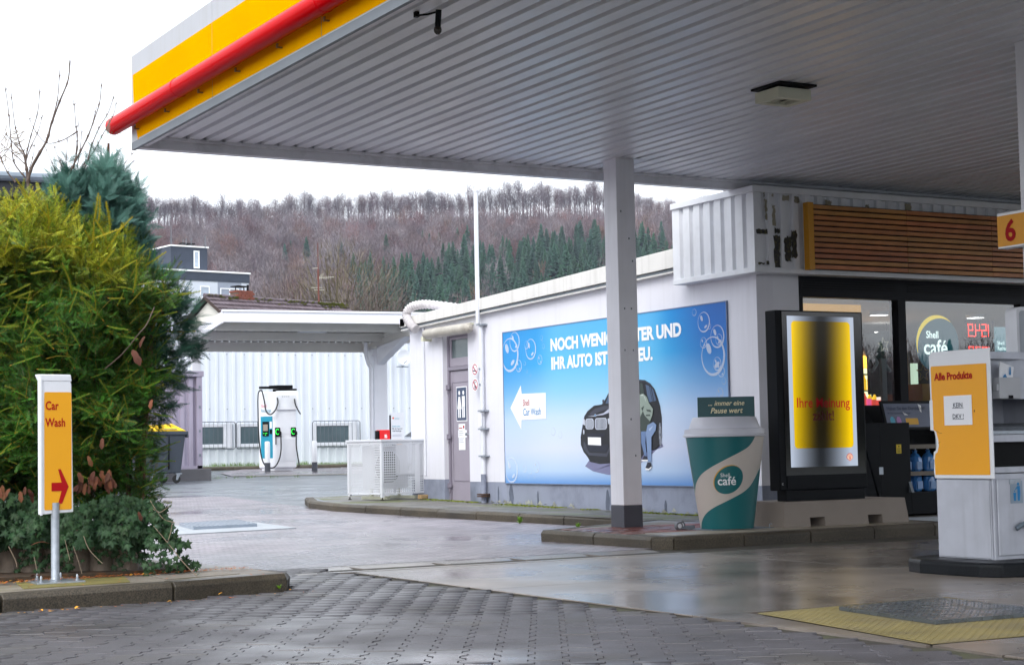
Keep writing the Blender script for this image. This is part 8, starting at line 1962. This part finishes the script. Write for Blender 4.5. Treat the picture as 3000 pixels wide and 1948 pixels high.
# ------------------------------------------------------------------ wooded hill
def hillz(D, L_):
    z = 14+(D-400)*.207 if D > 400 else 14*max(0, (D-300)/100)**2
    ridge = 109+2.5*math.sin(L_*.021+1)+1.5*math.sin(L_*.06)-L_*.004
    if D > 860: z = min(z, ridge)-max(0, D-880)*.25
    return min(z, ridge)
def camg(D, L_): 
    p = F2*D+R2*L_; return p.x, p.y
V, T = [], []; Dn = list(range(300, 1000, 14)); Ln = list(range(-520, 521, 20))
for D in Dn:
    for L_ in Ln: x, y = camg(D, L_); V.append((x, y, hillz(D, L_)+(0 if D > 300 else -1)))
w_ = len(Ln)
for i in range(len(Dn)-1):
    for j in range(w_-1): a = i*w_+j; T += [(a, a+1, a+w_+1), (a, a+w_+1, a+w_)]
npmesh('wooded_hill', V, T, mat('leaf_litter_slope', S('#5c4440'), .9, var=.25, scale=.05), smooth=True, kind='structure')
def bare_tree(seed, H=24, cz=.72, rz=.28, wide=4.0, nb=16, tw=1000, tl=(.7, 1.7), tww=.05):
    q = random.Random(seed); V, T = [], []
    def seg(a, b, r0, r1):
        d = (b-a); s_ = Vector((-d.y, d.x, 0)); s_ = s_.normalized() if s_.length > 1e-4 else Vector((1, 0, 0)); s2 = d.cross(s_).normalized()
        for w_ in (s_, s2):
            k = len(V); V.extend([a-w_*r0, a+w_*r0, b+w_*r1, b-w_*r1]); T.extend([(k, k+1, k+2), (k, k+2, k+3)])
    top_ = Vector((q.gauss(0, .8), q.gauss(0, .8), H*.92)); mid_ = Vector((q.gauss(0, .5), q.gauss(0, .5), H*.5)); c = Vector((0, 0, H*cz))
    seg(Vector((0, 0, -1)), mid_, .34, .24); seg(mid_, top_, .24, .04)
    lob = [(Vector((q.gauss(0, 1), q.gauss(0, 1), q.gauss(0, 1))).normalized(), q.uniform(.75, 1.12)) for _ in range(9)]
    def rad(d): return min(1.1, max(.62, sum(l_*max(0, d.dot(v))**3 for v, l_ in lob)*.55+.42))
    for i in range(nb):
        d = Vector((q.gauss(0, 1), q.gauss(0, 1), q.uniform(-.5, 1.0))).normalized(); e = c+Vector((d.x*wide, d.y*wide, d.z*rz*H))*rad(d)*.9; h_ = min(H*.85, max(H*(cz-rz)*.9, e.z-abs(q.gauss(2.2, 1.2))-wide*.6)); base = mid_.lerp(top_, (h_/H-.5)/.42) if h_ > H*.5 else Vector((0, 0, h_)); m2_ = (base+e)/2+Vector((0, 0, -.2*wide*q.random())); seg(base, m2_, .10, .06); seg(m2_, e, .06, .02)
    for i in range(tw):
        d = Vector((q.gauss(0, 1), q.gauss(0, 1), q.gauss(0, 1))).normalized(); r_ = rad(d)*q.random()**.45; p = c+Vector((d.x*wide*r_, d.y*wide*r_, d.z*rz*H*r_)); d2 = (Vector((d.x, d.y, d.z*.6+.7))+Vector((q.gauss(0, .45), q.gauss(0, .45), q.gauss(0, .35)))).normalized(); l2 = q.uniform(*tl); e2_ = p+d2*l2; s_ = Vector((-d2.y, d2.x, q.uniform(-.5, .5))).normalized()*tww
        k = len(V); V.extend([p-s_, p+s_, e2_]); T.append((k, k+1, k+2))
    return V, T
def conifer(seed, H=19, wd_=4.3):
    q = random.Random(seed); V, T = [], []
    for w_ in (Vector((.2, 0, 0)), Vector((0, .2, 0))):
        k = len(V); V.extend([Vector((0, 0, -1))-w_, Vector((0, 0, -1))+w_, Vector((0, 0, H))]); T.append((k, k+1, k+2))
    n_ = 340
    for i in range(n_):
        t = (i/n_)**.8; h_ = H*(.06+.94*t); r_ = wd_*(1-t)**.85*q.uniform(.6, 1.12)+.15; a = q.uniform(0, 6.28); d = Vector((math.cos(a), math.sin(a), -.30+.2*t)); p = Vector((0, 0, h_)); e = p+d*r_; s_ = Vector((-math.sin(a), math.cos(a), 0))*(.16+.22*r_)
        m_ = p+d*r_*.55; k = len(V); V.extend([p, m_-s_+Vector((0, 0, -.2)), e, m_+s_+Vector((0, 0, -.2)), m_+Vector((0, 0, .18))]); T.extend([(k, k+1, k+4), (k+1, k+2, k+4), (k+2, k+3, k+4), (k+3, k, k+4)])
    return V, T
fr_m = [mat('bare_wood_%s' % n_, S(c), .9, var=.1, scale=.05, orand=.33) for n_, c in (('grey', '#7a7174'), ('purple', '#6d5c5e'), ('red', '#6f5148'))]
con_m = mat('conifer_green', S('#254a36'), .8, var=.15, scale=.1, orand=.25)
protoV = {}
def protos(kind, V, T, m_):
    me = npmesh('_p', V, T, m_); d_ = me.data; bpy.data.objects.remove(me); protoV.setdefault(kind, []).append(d_)
for s_ in range(4): protos('crest', *bare_tree(s_, 25, .73, .27, 3.1+.5*(s_ % 3), 18, 1050, (.7, 1.6), .042), fr_m[s_ % 2])
for s_ in range(5): protos('slope', *bare_tree(20+s_, 17, .58, .42, 4.6, 22, 1500, (.8, 1.9), .055), fr_m[(1, 0, 2, 1, 0)[s_]])
for s_ in range(3): protos('conifer', *conifer(40+s_), con_m)
def put(kind, D, L_, name, lab, cat, grp, sc_=1.0):
    me = rnd.choice(protoV[kind]); o = bpy.data.objects.new(name, me); C.objects.link(o); x, y = camg(D, L_)
    o.location = (x, y, hillz(D, L_)); o.rotation_euler.z = rnd.uniform(0, 6.28); s_ = sc_*rnd.uniform(.85, 1.12); o.scale = (s_*rnd.uniform(.9, 1.15), s_*rnd.uniform(.9, 1.15), s_); props(o, lab, cat, grp)
L0, L1 = -235, 175
nC = 150
for row in range(2):
    for k in range(nC):
        L_ = L0+(L1-L0)*(k+rnd.uniform(.1, .9))/nC; gap = .62+.38*math.sin(L_*.05)*math.sin(L_*.013+1)
        if rnd.random() > .84+.2*gap or (L_ > 45 and rnd.random() < .35): continue
        put('crest', 864+row*7+rnd.uniform(-2, 2), L_, 'bare_ridge_tree', 'tall leafless tree standing in the row along the hill crest', 'tree', 'leafless trees along the hill crest', rnd.choice([1, 1, .9, 1.06]) if L_ < 45 else .8)
gn_pts = [(879+rnd.uniform(-3, 3), L0+(L1-L0)*(k+rnd.random())/150) for k in range(150)]
pts_sl, conl = [], []
D = 430
while D < 806:
    w_half0, w_half1 = -.265*D, .19*D; L_ = w_half0+rnd.uniform(0, 5)
    while L_ < w_half1:
        px_ = 1500+FPX*L_/D; Dj = D+rnd.uniform(-4, 4)
        if px_ > 1030+rnd.uniform(-40, 60) and D < 600+40*math.sin(L_*.05)+(30 if px_ > 1300 else 0): conl.append((Dj, L_)) if rnd.random() < .93 else pts_sl.append((Dj, L_))
        else: pts_sl.append((Dj, L_))
        if (px_ > 1030 and 600 < D < 690 and rnd.random() < .06) or (800 < px_ < 1300 and 560 < D < 680 and rnd.random() < .05): conl.append((Dj+2, L_+2))
        L_ += rnd.uniform(5.2, 8.2)
    D += 8.5
conl.sort(); rnd.shuffle(conl)
for i, (D, L_) in enumerate(conl):
    if i < 280: put('conifer', D, L_, 'conifer', 'dark green conifer in the dense stand at the foot of the wooded hill', 'tree', 'dark conifers at the foot of the hill', rnd.uniform(.75, 1.15))
def gn_scatter(name, pts, kind, lab, cat, smin=.8, smax=1.15, zf=hillz, direct=None):
    """many alike trees as one object: points carrying instances of a few meshes"""
    me = bpy.data.meshes.new(name); P_ = [(*camg(D, L_), zf(D, L_)) for D, L_ in pts] if direct is None else direct
    me.from_pydata(P_, [], []); 
    a = me.attributes.new('pick', 'INT', 'POINT'); K = len(protoV[kind]); a.data.foreach_set('value', [rnd.randrange(K) for _ in P_])
    a = me.attributes.new('ang', 'FLOAT', 'POINT'); a.data.foreach_set('value', [rnd.uniform(0, 6.28) for _ in P_])
    a = me.attributes.new('sca', 'FLOAT', 'POINT'); a.data.foreach_set('value', [rnd.uniform(smin, smax) for _ in P_])
    o = bpy.data.objects.new(name, me); C.objects.link(o)
    ng = bpy.data.node_groups.new(name+'_nodes', 'GeometryNodeTree'); ng.interface.new_socket('Geometry', in_out='INPUT', socket_type='NodeSocketGeometry'); ng.interface.new_socket('Geometry', in_out='OUTPUT', socket_type='NodeSocketGeometry')
    N_ = ng.nodes; L = ng.links; gi = N_.new('NodeGroupInput'); go = N_.new('NodeGroupOutput'); jn = N_.new('GeometryNodeJoinGeometry')
    def attr(nm, ty): q = N_.new('GeometryNodeInputNamedAttribute'); q.data_type = ty; q.inputs['Name'].default_value = nm; return q.outputs[0]
    pk_, an_, sc2 = attr('pick', 'INT'), attr('ang', 'FLOAT'), attr('sca', 'FLOAT')
    cx = N_.new('ShaderNodeCombineXYZ'); L.new(an_, cx.inputs[2])
    e2r = N_.new('FunctionNodeEulerToRotation'); L.new(cx.outputs[0], e2r.inputs[0])
    for k, d_ in enumerate(protoV[kind]):
        src = bpy.data.objects.new(name+'_source', d_)       # not linked to the scene
        oi = N_.new('GeometryNodeObjectInfo'); oi.inputs['Object'].default_value = src; oi.inputs['As Instance'].default_value = True
        cmp_ = N_.new('FunctionNodeCompare'); cmp_.data_type = 'INT'; cmp_.operation = 'EQUAL'
        ii = [s for s in cmp_.inputs if s.type == 'INT']; L.new(pk_, ii[0]); ii[1].default_value = k
        ip_ = N_.new('GeometryNodeInstanceOnPoints'); L.new(gi.outputs[0], ip_.inputs['Points']); L.new(cmp_.outputs[0], ip_.inputs['Selection']); L.new(oi.outputs['Geometry'], ip_.inputs['Instance']); L.new(e2r.outputs[0], ip_.inputs['Rotation']); L.new(sc2, ip_.inputs['Scale']); L.new(ip_.outputs[0], jn.inputs[0])
    L.new(jn.outputs[0], go.inputs[0]); md = o.modifiers.new('trees', 'NODES'); md.node_group = ng
    return props(o, lab, cat, None, 'stuff')
gn_scatter('ridge_wood', [p for p in gn_pts if p[1] < 60 or rnd.random() < .6], 'crest', 'further leafless trees just behind the hill crest', 'woodland')
gn_scatter('bare_woodland', pts_sl, 'slope', 'purple brown leafless woodland covering the hillside', 'woodland')
if len(conl) > 280: gn_scatter('conifer_wood', conl[280:], 'conifer', 'far dark conifers mixed into the hillside wood', 'woodland')
# nearer trees between hill and houses
tb1 = mat('bare_bark_olive', S('#6d6450'), .85, var=.2, scale=.8); tb2 = mat('bare_bark_grey', S('#6d625e'), .85, var=.2, scale=.8)
def gpt(px, D): p = at(px, 1300, D); return Vector((p.x, p.y, .8))
def round_tree(seed, H, wide, m_, lab, base, tw, cz=.60, rz=.40):
    V, T = bare_tree(seed, H, cz, rz, wide, 70, tw, (.5, 1.3), .022); t_ = thing('bare_tree', tuple(base), lab, 'tree')
    npmesh('branches', np.array([tuple(v) for v in V])+np.array(base), T, m_, parent=t_); return t_
round_tree(3, 14.6, 4.6, tb1, 'broad olive brown leafless tree behind the right end of the tiled roof', gpt(1010, 122), 6500)
round_tree(8, 12.6, 3.6, tb2, 'smaller leafless tree at the right flank of the olive one', gpt(1095, 118), 4500)
round_tree(5, 13.4, 4.2, tb2, 'grey leafless tree between the apartment block and the roof aerial', gpt(865, 128), 4500)
round_tree(9, 12.6, 3.6, tb2, 'thin leafless tree directly right of the apartment block', gpt(778, 126), 3000)
# hedge of low bushes at the hill foot
mbp = [(rnd.uniform(330, 420), rnd.uniform(-85, 30)) for _ in range(170)]
gn_scatter('hill_foot_bushes', mbp, 'slope', 'grey brown bushes and small trees at the hill foot', 'bushes', .3, .5, lambda D, L_: 2.5)
# trees across the street behind the camera, mirrored in the shop windows
far = []
for k in range(230): x = rnd.uniform(-10, 150); far.append((90+x*1.05, -105-rnd.uniform(0, 40), -.5))
gn_scatter('street_trees', None, 'slope', 'leafless trees across the street, mirrored in the shop glass', 'trees', .62, .85, direct=far[:150])
gn_scatter('street_conifers', None, 'conifer', 'dark conifers across the street, mirrored in the shop glass', 'trees', .5, .72, direct=far[150:])
bake_texts()
# ------------------------------------------------------------------ haze in the valley air
hz_m = bpy.data.materials.new('haze_air'); hz_m.use_nodes = True; n_ = hz_m.node_tree; n_.nodes.clear()
ho = n_.nodes.new('ShaderNodeOutputMaterial'); hv_ = n_.nodes.new('ShaderNodeVolumePrincipled'); hv_.inputs['Color'].default_value = (.72, .78, 1.0, 1); hv_.inputs['Density'].default_value = 0.00012; hv_.inputs['Anisotropy'].default_value = 0.0
n_.links.new(hv_.outputs[0], ho.inputs['Volume'])
MB().box(-890, 1490, -890, 1490, -3.0, 190).build('haze', hz_m, kind='stuff')
